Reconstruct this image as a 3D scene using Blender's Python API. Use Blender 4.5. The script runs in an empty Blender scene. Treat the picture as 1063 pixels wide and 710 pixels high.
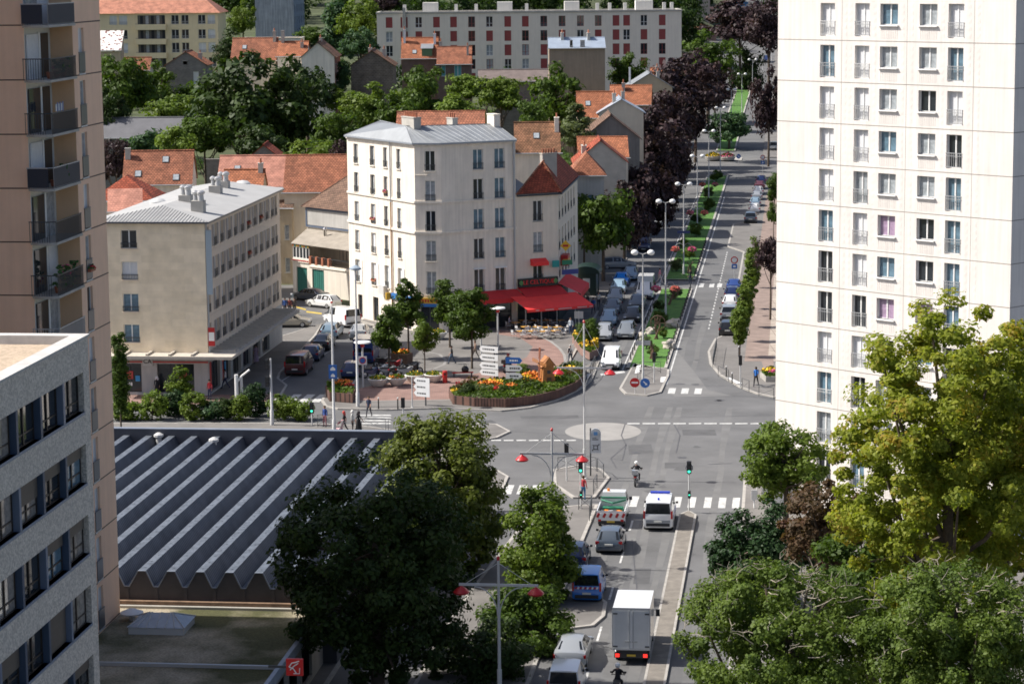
import bpy, bmesh, math, random
import numpy as np
from mathutils import Matrix, Vector
PI = math.pi
SC = bpy.context.scene
COL = SC.collection
R = math.radians
rnd = random.Random(7)

# ---------------------------------------------------------------- camera calibration
CAM_H = 37.0; FPX = 2559.0; PITCH = R(8.69); ROLL = R(.547)
_F = Vector((0, math.cos(PITCH), -math.sin(PITCH)))
_R = Vector((1, 0, 0)); _U = Vector((0, math.sin(PITCH), math.cos(PITCH)))
CR = _R*math.cos(ROLL) - _U*math.sin(ROLL)
CU = _U*math.cos(ROLL) + _R*math.sin(ROLL)
def ray(x, y): return _F + CR*((x-531.5)/FPX) - CU*((y-355)/FPX)
def G(x, y, z=0.0):
    d = ray(x, y); t = (z-CAM_H)/d.z
    return (d.x*t, d.y*t)
def D(x, y, Y):
    d = ray(x, y); t = Y/d.y
    return (d.x*t, Y, CAM_H+d.z*t)
AX = R(6.6); SA, CA = math.sin(AX), math.cos(AX)
def W(s, t): return (s*SA+t*CA, s*CA-t*SA)
def ST(x, y): return (x*SA+y*CA, x*CA-y*SA)
def off(A, ang, L): return (A[0]+math.sin(R(ang))*L, A[1]+math.cos(R(ang))*L)
def sm(a, b, x):
    t = min(1, max(0, (x-a)/(b-a))); return t*t*(3-2*t)
def ground_z(x, y):
    s, t = ST(x, y)
    left = 14.5*sm(285, 485, y) + 8*sm(500, 700, y) + 22*sm(680, 1000, y)
    ave = 3.5*sm(440, 600, y) + 9*sm(600, 800, y) + 24*sm(800, 1050, y)
    w = sm(-22, -50, t) if True else 0
    w = 1-sm(-60, -24, t)
    return left*w + ave*(1-w)
def GT(x, y):
    lo, hi = 60.0, 1400.0
    d = ray(x, y)
    Y = 60.0
    while Y < 1400:
        t = Y/d.y
        if CAM_H+d.z*t <= ground_z(d.x*t, Y): break
        Y += 1.0
    t = Y/d.y
    return (d.x*t, Y, ground_z(d.x*t, Y))

# ---------------------------------------------------------------- materials
def new_mat(name):
    m = bpy.data.materials.new(name); m.use_nodes = True
    nt = m.node_tree; b = nt.nodes['Principled BSDF']
    return m, nt, b
MATS = {}
def lin(c): return tuple(((v/255)/12.92 if v/255 <= .04045 else ((v/255+.055)/1.055)**2.4) for v in c)
def mat(name, col, rough=.8, var=.25, scale=1.5, bump=0.0, bscale=20., metal=0., spec=.5, detail=6., coat=0.):
    """colour with two octaves of natural variation in object space"""
    if name in MATS: return MATS[name]
    m, nt, b = new_mat(name); N = nt.nodes; Lk = nt.links
    b.inputs['Roughness'].default_value = rough; b.inputs['Metallic'].default_value = metal
    b.inputs['Specular IOR Level'].default_value = spec
    if coat: b.inputs['Coat Weight'].default_value = coat; b.inputs['Coat Roughness'].default_value = .08
    tc = N.new('ShaderNodeTexCoord')
    if var:
        n = N.new('ShaderNodeTexNoise'); n.inputs['Scale'].default_value = scale; n.inputs['Detail'].default_value = detail
        n.inputs['Roughness'].default_value = .65
        Lk.new(tc.outputs['Object'], n.inputs['Vector'])
        r = N.new('ShaderNodeValToRGB'); r.color_ramp.elements[0].position = .3; r.color_ramp.elements[1].position = .7
        r.color_ramp.elements[0].color = (*[c*(1-var) for c in col], 1); r.color_ramp.elements[1].color = (*[min(1, c*(1+var)) for c in col], 1)
        Lk.new(n.outputs['Fac'], r.inputs['Fac']); Lk.new(r.outputs['Color'], b.inputs['Base Color'])
    else:
        b.inputs['Base Color'].default_value = (*col, 1)
    if bump:
        n2 = N.new('ShaderNodeTexNoise'); n2.inputs['Scale'].default_value = bscale; n2.inputs['Detail'].default_value = 4
        Lk.new(tc.outputs['Object'], n2.inputs['Vector'])
        bp = N.new('ShaderNodeBump'); bp.inputs['Strength'].default_value = bump; bp.inputs['Distance'].default_value = .05
        Lk.new(n2.outputs['Fac'], bp.inputs['Height']); Lk.new(bp.outputs['Normal'], b.inputs['Normal'])
    MATS[name] = m
    return m
def facade_mat(name, col, var=.1, streak=.12, joint=None, jw=.012, jcol=.6, rough=.9):
    """wall plaster: blotches, vertical rain streaks, optional panel joints (sx, sz)"""
    m, nt, b = new_mat(name); N = nt.nodes; Lk = nt.links
    b.inputs['Roughness'].default_value = rough; b.inputs['Specular IOR Level'].default_value = .25
    tc = N.new('ShaderNodeTexCoord')
    n = N.new('ShaderNodeTexNoise'); n.inputs['Scale'].default_value = .6; n.inputs['Detail'].default_value = 8; n.inputs['Roughness'].default_value = .7
    Lk.new(tc.outputs['Object'], n.inputs['Vector'])
    mp = N.new('ShaderNodeMapping'); mp.inputs['Scale'].default_value = (2.2, 2.2, .12)
    Lk.new(tc.outputs['Object'], mp.inputs['Vector'])
    s = N.new('ShaderNodeTexNoise'); s.inputs['Scale'].default_value = 1.5; s.inputs['Detail'].default_value = 5
    Lk.new(mp.outputs['Vector'], s.inputs['Vector'])
    def ramp(v, amt):
        r = N.new('ShaderNodeMapRange'); r.inputs['From Min'].default_value = .3; r.inputs['From Max'].default_value = .7
        r.inputs['To Min'].default_value = 1-amt; r.inputs['To Max'].default_value = 1+amt*.6
        Lk.new(v, r.inputs['Value']); return r.outputs['Result']
    mu = N.new('ShaderNodeMath'); mu.operation = 'MULTIPLY'
    Lk.new(ramp(n.outputs['Fac'], var), mu.inputs[0]); Lk.new(ramp(s.outputs['Fac'], streak), mu.inputs[1])
    vm = N.new('ShaderNodeVectorMath'); vm.operation = 'SCALE'; vm.inputs[0].default_value = col
    Lk.new(mu.outputs[0], vm.inputs['Scale']); Lk.new(vm.outputs['Vector'], b.inputs['Base Color'])
    n2 = N.new('ShaderNodeTexNoise'); n2.inputs['Scale'].default_value = 12; n2.inputs['Detail'].default_value = 5
    Lk.new(tc.outputs['Object'], n2.inputs['Vector'])
    bp = N.new('ShaderNodeBump'); bp.inputs['Strength'].default_value = .25; bp.inputs['Distance'].default_value = .03
    Lk.new(n2.outputs['Fac'], bp.inputs['Height']); Lk.new(bp.outputs['Normal'], b.inputs['Normal'])
    MATS[name] = m
    return m
def brick_mat(name, c1, c2, mortar, bw, bh, ms=.02, rough=.9, off_=.5, bump=.3, var=.2, axis='xz'):
    """masonry or paving; axis picks which object axes carry the pattern"""
    m, nt, b = new_mat(name); N = nt.nodes; Lk = nt.links
    b.inputs['Roughness'].default_value = rough; b.inputs['Specular IOR Level'].default_value = .3
    tc = N.new('ShaderNodeTexCoord'); sp = N.new('ShaderNodeSeparateXYZ'); cb = N.new('ShaderNodeCombineXYZ')
    Lk.new(tc.outputs['Object'], sp.inputs[0])
    if axis == 'xz':
        ad = N.new('ShaderNodeMath'); ad.operation = 'ADD'
        Lk.new(sp.outputs['X'], ad.inputs[0]); Lk.new(sp.outputs['Y'], ad.inputs[1])
        Lk.new(ad.outputs[0], cb.inputs['X']); Lk.new(sp.outputs['Z'], cb.inputs['Y'])
    else:
        Lk.new(sp.outputs['X'], cb.inputs['X']); Lk.new(sp.outputs['Y'], cb.inputs['Y'])
    k = N.new('ShaderNodeTexBrick'); k.inputs['Scale'].default_value = 1
    k.inputs['Color1'].default_value = (*c1, 1); k.inputs['Color2'].default_value = (*c2, 1); k.inputs['Mortar'].default_value = (*mortar, 1)
    k.inputs['Brick Width'].default_value = bw; k.inputs['Row Height'].default_value = bh; k.inputs['Mortar Size'].default_value = ms
    k.offset = off_
    Lk.new(cb.outputs[0], k.inputs['Vector'])
    n = N.new('ShaderNodeTexNoise'); n.inputs['Scale'].default_value = .9; n.inputs['Detail'].default_value = 7
    Lk.new(tc.outputs['Object'], n.inputs['Vector'])
    r = N.new('ShaderNodeMapRange'); r.inputs['From Min'].default_value = .3; r.inputs['From Max'].default_value = .7
    r.inputs['To Min'].default_value = 1-var; r.inputs['To Max'].default_value = 1+var*.7
    Lk.new(n.outputs['Fac'], r.inputs['Value'])
    vm = N.new('ShaderNodeVectorMath'); vm.operation = 'SCALE'
    Lk.new(k.outputs['Color'], vm.inputs[0]); Lk.new(r.outputs['Result'], vm.inputs['Scale']); Lk.new(vm.outputs['Vector'], b.inputs['Base Color'])
    if bump:
        bp = N.new('ShaderNodeBump'); bp.inputs['Strength'].default_value = bump; bp.inputs['Distance'].default_value = .02; bp.invert = True
        Lk.new(k.outputs['Fac'], bp.inputs['Height']); Lk.new(bp.outputs['Normal'], b.inputs['Normal'])
    MATS[name] = m
    return m
def tile_mat(name, col, dark=.45, row=.3, var=.45, moss=.0):
    """clay tile roof: courses across the slope, each tile its own tone"""
    m, nt, b = new_mat(name); N = nt.nodes; Lk = nt.links
    b.inputs['Roughness'].default_value = .85; b.inputs['Specular IOR Level'].default_value = .3
    tc = N.new('ShaderNodeTexCoord'); sp = N.new('ShaderNodeSeparateXYZ'); cb = N.new('ShaderNodeCombineXYZ')
    Lk.new(tc.outputs['Object'], sp.inputs[0])
    ad = N.new('ShaderNodeMath'); ad.operation = 'ADD'
    Lk.new(sp.outputs['X'], ad.inputs[0]); 
    ys = N.new('ShaderNodeMath'); ys.operation = 'MULTIPLY'; ys.inputs[1].default_value = .13
    Lk.new(sp.outputs['Y'], ys.inputs[0]); Lk.new(ys.outputs[0], ad.inputs[1])
    zs = N.new('ShaderNodeMath'); zs.operation = 'MULTIPLY'; zs.inputs[1].default_value = 1.7
    Lk.new(sp.outputs['Z'], zs.inputs[0])
    Lk.new(ad.outputs[0], cb.inputs['X']); Lk.new(zs.outputs[0], cb.inputs['Y'])
    k = N.new('ShaderNodeTexBrick'); k.inputs['Scale'].default_value = 1; k.offset = .5
    k.inputs['Color1'].default_value = (*[c*(1-var*.5) for c in col], 1); k.inputs['Color2'].default_value = (*[min(1, c*(1+var*.5)) for c in col], 1)
    k.inputs['Mortar'].default_value = (*[c*dark for c in col], 1)
    k.inputs['Brick Width'].default_value = .34; k.inputs['Row Height'].default_value = row; k.inputs['Mortar Size'].default_value = .035
    Lk.new(cb.outputs[0], k.inputs['Vector'])
    n = N.new('ShaderNodeTexNoise'); n.inputs['Scale'].default_value = .8; n.inputs['Detail'].default_value = 9; n.inputs['Roughness'].default_value = .7
    Lk.new(tc.outputs['Object'], n.inputs['Vector'])
    r = N.new('ShaderNodeValToRGB'); r.color_ramp.elements[0].position = .38; r.color_ramp.elements[1].position = .62
    r.color_ramp.elements[0].color = (.55-.2*moss, .52-.15*moss, .5-.2*moss, 1); r.color_ramp.elements[1].color = (1.1, 1.05, 1, 1)
    Lk.new(n.outputs['Fac'], r.inputs['Fac'])
    vm = N.new('ShaderNodeMix'); vm.data_type = 'RGBA'; vm.blend_type = 'MULTIPLY'; vm.inputs['Factor'].default_value = .8
    Lk.new(k.outputs['Color'], vm.inputs['A']); Lk.new(r.outputs['Color'], vm.inputs['B']); Lk.new(vm.outputs['Result'], b.inputs['Base Color'])
    bp = N.new('ShaderNodeBump'); bp.inputs['Strength'].default_value = .6; bp.inputs['Distance'].default_value = .05; bp.invert = True
    Lk.new(k.outputs['Fac'], bp.inputs['Height']); Lk.new(bp.outputs['Normal'], b.inputs['Normal'])
    MATS[name] = m
    return m
def leaf_mat(name, c1, c2, c3=None, trans=.3, rough=.55):
    m, nt, b = new_mat(name); N = nt.nodes; Lk = nt.links
    g = N.new('ShaderNodeNewGeometry'); r = N.new('ShaderNodeValToRGB')
    e = r.color_ramp.elements; e[0].color = (*c1, 1); e[0].position = 0; e[1].color = (*c2, 1); e[1].position = .8
    if c3 is not None: x = e.new(1.0); x.color = (*c3, 1)
    tc = N.new('ShaderNodeTexCoord'); n = N.new('ShaderNodeTexNoise'); n.inputs['Scale'].default_value = .45; n.inputs['Detail'].default_value = 3
    Lk.new(tc.outputs['Object'], n.inputs['Vector'])
    a = N.new('ShaderNodeMath'); a.operation = 'MULTIPLY_ADD'; a.inputs[1].default_value = 1.6; a.inputs[2].default_value = -.55
    Lk.new(n.outputs['Fac'], a.inputs[0])
    a2 = N.new('ShaderNodeMath'); a2.operation = 'MULTIPLY_ADD'; a2.inputs[1].default_value = .6
    Lk.new(g.outputs['Random Per Island'], a2.inputs[0]); Lk.new(a.outputs[0], a2.inputs[2])
    Lk.new(a2.outputs[0], r.inputs['Fac']); Lk.new(r.outputs['Color'], b.inputs['Base Color'])
    b.inputs['Roughness'].default_value = rough; b.inputs['Specular IOR Level'].default_value = .2
    t = N.new('ShaderNodeBsdfTranslucent'); mx = N.new('ShaderNodeMixShader'); mx.inputs[0].default_value = trans
    sc = N.new('ShaderNodeVectorMath'); sc.operation = 'MULTIPLY'; sc.inputs[1].default_value = (1.5, 1.6, .7)
    Lk.new(r.outputs['Color'], sc.inputs[0]); Lk.new(sc.outputs['Vector'], t.inputs['Color'])
    Lk.new(b.outputs[0], mx.inputs[1]); Lk.new(t.outputs[0], mx.inputs[2])
    Lk.new(mx.outputs[0], N['Material Output'].inputs['Surface'])
    MATS[name] = m
    return m
def emis(name, col, strength=2.):
    m, nt, b = new_mat(name)
    b.inputs['Base Color'].default_value = (*col, 1); b.inputs['Emission Color'].default_value = (*col, 1); b.inputs['Emission Strength'].default_value = strength
    MATS[name] = m; return m
def plain(name, col, rough=.5, metal=0., spec=.5, coat=0.): return mat(name, col, rough, 0, metal=metal, spec=spec, coat=coat)

# ---------------------------------------------------------------- mesh builder
class MB:
    def __init__(s):
        s.v = []; s.f = []; s.m = []; s.M = Matrix.Identity(4)
    def frame(s, ox=0, oy=0, ang=0, oz=0):
        s.M = Matrix.Translation((ox, oy, oz)) @ Matrix.Rotation(ang, 4, 'Z'); return s
    def a(s, p):
        q = s.M @ Vector(p); s.v.append((q.x, q.y, q.z)); return len(s.v)-1
    def face(s, pts, m=0):
        s.f.append([s.a(p) for p in pts]); s.m.append(m); return s
    def box(s, x0, y0, z0, x1, y1, z1, m=0):
        i = [s.a(p) for p in ((x0,y0,z0),(x1,y0,z0),(x1,y1,z0),(x0,y1,z0),(x0,y0,z1),(x1,y0,z1),(x1,y1,z1),(x0,y1,z1))]
        for q in ((0,3,2,1),(4,5,6,7),(0,1,5,4),(1,2,6,5),(2,3,7,6),(3,0,4,7)): s.f.append([i[k] for k in q]); s.m.append(m)
        return s
    def cbox(s, c, d, m=0, rz=0, rx=0, ry=0):
        K = s.M; s.M = K @ Matrix.Translation(c) @ Matrix.Rotation(rz, 4, 'Z') @ Matrix.Rotation(ry, 4, 'Y') @ Matrix.Rotation(rx, 4, 'X')
        s.box(-d[0]/2, -d[1]/2, -d[2]/2, d[0]/2, d[1]/2, d[2]/2, m); s.M = K; return s
    def prism(s, poly, z0, z1, m=0, mtop=None, bottom=True):
        n = len(poly); ar = sum(poly[i][0]*poly[(i+1)%n][1]-poly[(i+1)%n][0]*poly[i][1] for i in range(n))
        if ar < 0: poly = poly[::-1]
        lo = [s.a((p[0], p[1], z0)) for p in poly]; hi = [s.a((p[0], p[1], z1)) for p in poly]
        s.f.append(hi); s.m.append(m if mtop is None else mtop)
        if bottom: s.f.append(lo[::-1]); s.m.append(m)
        for i in range(n):
            j = (i+1) % n; s.f.append([lo[i], lo[j], hi[j], hi[i]]); s.m.append(m)
        return s
    def tube(s, pts, r, n=8, m=0, caps=True):
        """pts: points; r: radius or list of radii"""
        pts = [Vector(p) for p in pts]; rs = r if isinstance(r, (list, tuple)) else [r]*len(pts)
        rings = []; prev = None
        for i, p in enumerate(pts):
            d = (pts[min(i+1, len(pts)-1)]-pts[max(i-1, 0)]).normalized()
            u = d.cross(Vector((0, 0, 1)))
            if u.length < 1e-3: u = d.cross(Vector((0, 1, 0)))
            if prev is not None:
                q = prev - d*prev.dot(d)
                if q.length > 1e-3: u = q
            u.normalize(); prev = u; w = d.cross(u)
            rings.append([s.a(p + (u*math.cos(2*PI*k/n)+w*math.sin(2*PI*k/n))*rs[i]) for k in range(n)])
        for a, b in zip(rings, rings[1:]):
            for k in range(n): s.f.append([a[k], a[(k+1)%n], b[(k+1)%n], b[k]]); s.m.append(m)
        if caps:
            s.f.append(rings[0][::-1]); s.m.append(m); s.f.append(rings[-1]); s.m.append(m)
        return s
    def lathe(s, prof, c=(0,0,0), n=12, m=0):
        """prof: (radius, z) from bottom to top"""
        rings = [[s.a((c[0]+r*math.cos(2*PI*k/n), c[1]+r*math.sin(2*PI*k/n), c[2]+z)) for k in range(n)] for r, z in prof]
        for a, b in zip(rings, rings[1:]):
            for k in range(n): s.f.append([a[k], a[(k+1)%n], b[(k+1)%n], b[k]]); s.m.append(m)
        s.f.append(rings[0][::-1]); s.m.append(m); s.f.append(rings[-1]); s.m.append(m)
        return s
    def ball(s, c, r, n=10, m=0, sq=(1,1,1)):
        h = max(4, n//2)
        prof = [(math.sin(PI*i/h)*r+1e-4, -math.cos(PI*i/h)*r) for i in range(h+1)]
        K = s.M; s.M = K @ Matrix.Translation(c) @ Matrix.Diagonal((*sq, 1)); s.lathe(prof, n=n, m=m); s.M = K; return s
    def facade(s, L, z0, z1, op, depth=.15, m=0, mr=None, x0=0, back=None):
        """wall in the frame's plane y=0 (outside is -y) with openings (xa, za, xb, zb) cut out and reveals"""
        mr = m if mr is None else mr
        xs = sorted(set([x0, L]+[q for o in op for q in (o[0], o[2])])); zs = sorted(set([z0, z1]+[q for o in op for q in (o[1], o[3])]))
        for i in range(len(xs)-1):
            run = None
            for j in range(len(zs)-1):
                cx, cz = (xs[i]+xs[i+1])/2, (zs[j]+zs[j+1])/2
                hole = any(o[0] < cx < o[2] and o[1] < cz < o[3] for o in op)
                if not hole and run is None: run = zs[j]
                if hole and run is not None:
                    s.face([(xs[i],0,run),(xs[i+1],0,run),(xs[i+1],0,zs[j]),(xs[i],0,zs[j])], m); run = None
            if run is not None: s.face([(xs[i],0,run),(xs[i+1],0,run),(xs[i+1],0,z1),(xs[i],0,z1)], m)
        for a, b, c, d in op:
            s.face([(a,0,b),(a,depth,b),(a,depth,d),(a,0,d)][::-1], mr); s.face([(c,0,b),(c,depth,b),(c,depth,d),(c,0,d)], mr)
            s.face([(a,0,b),(c,0,b),(c,depth,b),(a,depth,b)], mr); s.face([(a,0,d),(c,0,d),(c,depth,d),(a,depth,d)][::-1], mr)
            if back is not None: s.face([(a,depth+.12,b),(c,depth+.12,b),(c,depth+.12,d),(a,depth+.12,d)], back)
        return s
    def mesh(s, name, mats, smooth=None):
        me = bpy.data.meshes.new(name); me.from_pydata(s.v, [], s.f)
        for m in mats: me.materials.append(m)
        if len(mats) > 1: me.polygons.foreach_set('material_index', s.m)
        if smooth is not None:
            me.polygons.foreach_set('use_smooth', [True]*len(me.polygons))
            me.set_sharp_from_angle(angle=R(smooth))
        me.update(); return me
    def build(s, name, mats, parent=None, smooth=None, weld=False):
        if not isinstance(mats, (list, tuple)): mats = [mats]
        return link(name, s.mesh(name, mats, smooth), parent)
def link(name, data, parent=None, loc=None, rz=None):
    o = bpy.data.objects.new(name, data); COL.objects.link(o)
    if parent is not None: o.parent = parent
    if loc is not None: o.location = loc
    if rz is not None: o.rotation_euler = (0, 0, rz)
    return o
LABELS = {}
def tag(o, label, cat, group=None, kind=None):
    if label: o['label'] = label
    if cat: o['category'] = cat
    if group: o['group'] = group
    if kind: o['kind'] = kind
    return o
def thing(name, label, cat, loc=(0,0,0), rz=0, group=None):
    o = bpy.data.objects.new(name, None); COL.objects.link(o); o.empty_display_size = .3
    o.location = loc if len(loc) == 3 else (*loc, 0); o.rotation_euler = (0, 0, rz)
    return tag(o, label, cat, group)
def struct(name, mb, mats, smooth=None):
    o = mb.build(name, mats, None, smooth); o['kind'] = 'structure'; return o
def kids(o): return KIDS.get(o.name, [])
def dup(root, loc, rz=None, label=None, group=None, swap=None, scale=None, only=None):
    """copy a thing with its parts and sub-parts; swap maps a part name to a material for slot 0"""
    def cp(o, par):
        c = o.copy(); COL.objects.link(c)
        if par is not None: c.parent = par
        if swap and o.type == 'MESH':
            base = o.name.split('.')[0]
            if base in swap:
                sw = swap[base]; sw = sw if isinstance(sw, dict) else {0: sw}
                for k, mm in sw.items():
                    c.material_slots[k].link = 'OBJECT'; c.material_slots[k].material = mm
        for ch in (o.children if only is None or par is not None else only): cp(ch, c)
        return c
    r = cp(root, None); r.location = loc if len(loc) == 3 else (*loc, 0)
    if rz is not None: r.rotation_euler = (0, 0, rz)
    if scale: r.scale = (scale,)*3
    if label: r['label'] = label
    if group: r['group'] = group
    return r
def text_mesh(txt, size, mat_, name, parent, loc, rot, ext=.01, width=None):
    cu = bpy.data.curves.new('t', 'FONT'); cu.body = txt; cu.size = size; cu.extrude = ext; cu.align_x = 'CENTER'; cu.align_y = 'CENTER'; cu.resolution_u = 2
    o = bpy.data.objects.new('t', cu); COL.objects.link(o)
    me = bpy.data.meshes.new_from_object(o.evaluated_get(bpy.context.evaluated_depsgraph_get()))
    bpy.data.objects.remove(o); me.materials.clear(); me.materials.append(mat_)
    p = link(name, me, parent, loc); p.rotation_euler = rot
    if width:
        xs = [v.co.x for v in me.vertices]; w = max(xs)-min(xs); p.scale = (width/w, 1, 1)
    return p

# ---------------------------------------------------------------- common materials
M_asphalt = mat('asphalt', (.122,.122,.123), .9, .26, .16, .25, 60, detail=12.)
M_asphalt2 = mat('asphalt_worn', (.142,.14,.138), .9, .22, .3, .2, 40)
M_pave = mat('pavement_asphalt', (.165,.155,.145), .92, .22, .35, .2, 40)
M_patch = mat('concrete_patch', (.27,.26,.245), .9, .12, .6)
M_kerb = mat('kerb_granite', (.36,.34,.31), .85, .2, 2.)
M_paint = mat('road_paint', (.48,.48,.465), .8, .4, 2.5, detail=10.)
M_pink = brick_mat('pink_paving', (.30,.185,.155), (.26,.155,.13), (.2,.15,.13), .4, .2, .02, bump=.1, axis='xy')
M_pale = brick_mat('pale_paving', (.42,.36,.30), (.38,.325,.275), (.25,.2,.17), 1.2, 1.2, .04, bump=.1, axis='xy', off_=0)
M_soil = mat('soil', (.07,.05,.035), 1, .3, 3.)
M_earth = mat('garden_earth', (.06,.075,.03), 1, .5, .2, .3, 5)
M_lawn = mat('lawn_green', (.07,.17,.025), .9, .3, 1.2, .5, 30)
M_conc = mat('concrete', (.42,.40,.36), .9, .15, .8, .15, 15)
M_white = facade_mat('white_paint_wall', (.74,.72,.67), .05, .06)
M_wpaint = plain('white_paint', (.78,.78,.76), .5)
M_grey = plain('grey_metal', (.42,.43,.44), .45, .3)
M_lgrey = plain('pale_grey_paint', (.55,.55,.54), .45)
M_dgrey = plain('dark_grey_paint', (.05,.055,.06), .5)
M_black = plain('black_paint', (.012,.012,.013), .4)
M_rubber = plain('rubber', (.018,.018,.019), .85)
M_glass = plain('window_glass', (.025,.03,.036), .06, spec=.6)
M_carglass = plain('car_glass', (.012,.015,.018), .04, spec=.7)
M_curt = mat('curtain_glass', (.33,.36,.38), .12, .35, 3., spec=.6)
M_blue_c = mat('blue_tinted_glass', (.12,.2,.26), .1, .4, 2., spec=.6)
M_blind = mat('white_blind', (.66,.67,.68), .6, .06, 4.)
M_brownblind = mat('brown_blind', (.10,.085,.07), .6, .1, 4.)
M_red = plain('red_paint', (.45,.02,.02), .45)
M_wood = mat('wood_orange', (.42,.17,.05), .7, .25, 3.)
M_woodd = mat('wood_brown', (.13,.075,.05), .8, .3, 3.)
M_zinc = mat('zinc_roof', (.235,.25,.265), .55, .14, .7, metal=.2)
M_bark = mat('bark', (.10,.075,.055), .95, .35, 4., .5, 12)
M_barkgrey = mat('bark_grey', (.20,.175,.15), .95, .3, 4., .5, 12)
M_terra = mat('terracotta', (.36,.13,.07), .8, .3, 3.)
M_chrome = plain('chrome', (.6,.6,.6), .2, 1.)
# ================================================================ GROUND, ROADS, PAVEMENTS
def grid_terrain():
    xs = np.concatenate([np.arange(-600, -200, 25), np.arange(-200, 200, 8), np.arange(200, 601, 25)])
    ys = np.concatenate([np.arange(20, 280, 20), np.arange(280, 800, 8), np.arange(800, 1500, 25)])
    v = [(float(x), float(y), ground_z(float(x), float(y))) for y in ys for x in xs]
    nx = len(xs); f = [(j*nx+i, j*nx+i+1, (j+1)*nx+i+1, (j+1)*nx+i) for j in range(len(ys)-1) for i in range(nx-1)]
    me = bpy.data.meshes.new('ground'); me.from_pydata(v, [], f); me.materials.append(M_earth)
    me.polygons.foreach_set('use_smooth', [True]*len(f))
    link('ground', me)['kind'] = 'structure'
grid_terrain()
def flat(name, poly, z, m): return struct(name, MB().face([(p[0], p[1], z) for p in ccw(poly)]), m)
def ccw(p):
    a = sum(p[i][0]*p[(i+1) % len(p)][1]-p[(i+1) % len(p)][0]*p[i][1] for i in range(len(p)))
    return p if a > 0 else p[::-1]
def pave(name, poly, m=None, h=.12, kerb=True, kw=.22):
    poly = ccw(poly)
    b = MB().prism(poly, -.05, h, 0, bottom=False)
    struct(name, b, m or M_pave)
    if kerb:
        k = MB(); n = len(poly)
        # kerb stones: a ring standing just outside the slab
        P = [Vector(p[:2]) for p in poly]; o = []
        for i in range(n):
            e1 = (P[i]-P[i-1]).normalized(); e2 = (P[(i+1) % n]-P[i]).normalized()
            n1 = Vector((e1.y, -e1.x)); n2 = Vector((e2.y, -e2.x)); q = n1+n2
            q = q/max(.5, q.dot(n1)) if q.length > .1 else n1
            o.append(P[i]+q*kw)
        for i in range(n):
            j = (i+1) % n
            if (P[j]-P[i]).length < .02: continue
            k.face([(*P[i], h+.012), (*o[i], h+.012), (*o[j], h+.012), (*P[j], h+.012)])
            k.face([(*o[i], -.05), (*o[j], -.05), (*o[j], h+.012), (*o[i], h+.012)])
        struct('kerb', k, M_kerb)
def strip(name, t0, t1, s0, s1, z, m, step=8, edge=False):
    b = MB(); n = max(1, int((s1-s0)/step)); 
    f = lambda s, t: (*W(s, t), ground_z(*W(s, t))+z(s) if callable(z) else ground_z(*W(s, t))+z)
    for i in range(n):
        a, c = s0+(s1-s0)*i/n, s0+(s1-s0)*(i+1)/n
        b.face([f(a, t0), f(a, t1), f(c, t1), f(c, t0)])
        if edge:
            for t, sg in ((t0, 1), (t1, 0)):
                p = [f(a, t), f(c, t)]; q = [(x, y, w-.3) for x, y, w in p]
                b.face([p[0], p[1], q[1], q[0]] if sg else [p[1], p[0], q[0], q[1]])
    return struct(name, b, m)
far = lambda base: (lambda s: base+.07*sm(395, 430, s))
flat('road', [(-120, 60), (120, 60), (120, 264), (-120, 264)], .006, M_asphalt)
strip('avenue', -23.5, -5.2, 255, 1000, lambda s: .010+.07*sm(395, 430, s), M_asphalt)
for a_ in range(-34, 40, 6): strip('crossing_street', a_, a_+6, 436, 471, .095, M_asphalt2, 8)
# far branch of the street beside the garages
flat('lane', [G(262, 318), G(300, 322), G(372, 340), G(330, 300), G(285, 285), G(250, 285)], .011, M_asphalt2)

px = lambda *pts: [G(*p) for p in pts]
pave('bank_pavement', [(-75, G(40, 424)[1])] + px((60, 424), (262, 424), (280, 421), (290, 411), (296, 401), (287, 394), (289, 388), (308, 368), (326, 349), (334, 337)) + [(-23.5, 246), (-75, 246)])
pave('plaza', px((336, 417), (341, 408), (352, 403.5), (366, 402), (378, 386), (388, 367), (393.5, 351), (388, 338), (374, 334)) + [(-14, 262), (4, 262), W(262, -21.1), W(228, -21.1), W(222.5, -20.4)] + px((622, 376), (613, 394), (606, 401), (592, 409), (575, 417), (548, 424), (520, 427), (490, 425.5), (466, 424), (400, 426), (352, 425), (340, 422.5)))
pave('roadside_pavement', [W(50, -19.3), W(136, -19.3)] + px((556, 531), (601, 526.5), (617.5, 526)) + [W(150, -13.73), W(142.6, -13.73), W(141.4, -11.6), W(140, -10.95), W(137, -10.85), W(135, -11.3), W(133.6, -13.73), W(50, -13.73)])
pave('crossing_island', px((577, 489), (600, 485), (621, 488), (630, 497), (615, 517), (597, 517), (578, 504)), M_pave)
pave('corner_island', px((470, 456), (498, 441), (514, 442), (527, 449), (514, 455), (490, 459)))
pave('hall_pavement', px((430, 520), (468, 500), (513, 489), (525, 496), (520, 507)) + [W(140, -24.2), W(50, -24.2), W(50, -46), W(150, -46)])
pave('hedge_corner', [(-75, 197)] + px((120, 441), (300, 441), (372, 443), (436, 452), (474, 463), (474, 480), (380, 478)) + [(-75, 172)])
pave('road_median', [W(50, -7.5), W(163.5, -7.5), W(164.6, -7.05), W(163.5, -6.6), W(50, -6.6)], mat('median_gravel', (.20, .18, .155), .95, .25, 1.5), .14, True, .14)
pave('avenue_tip', px((645.5, 404), (651, 409.5), (671, 411), (684, 408), (692, 391), (692.5, 385), (659, 379)), M_pave)
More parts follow.
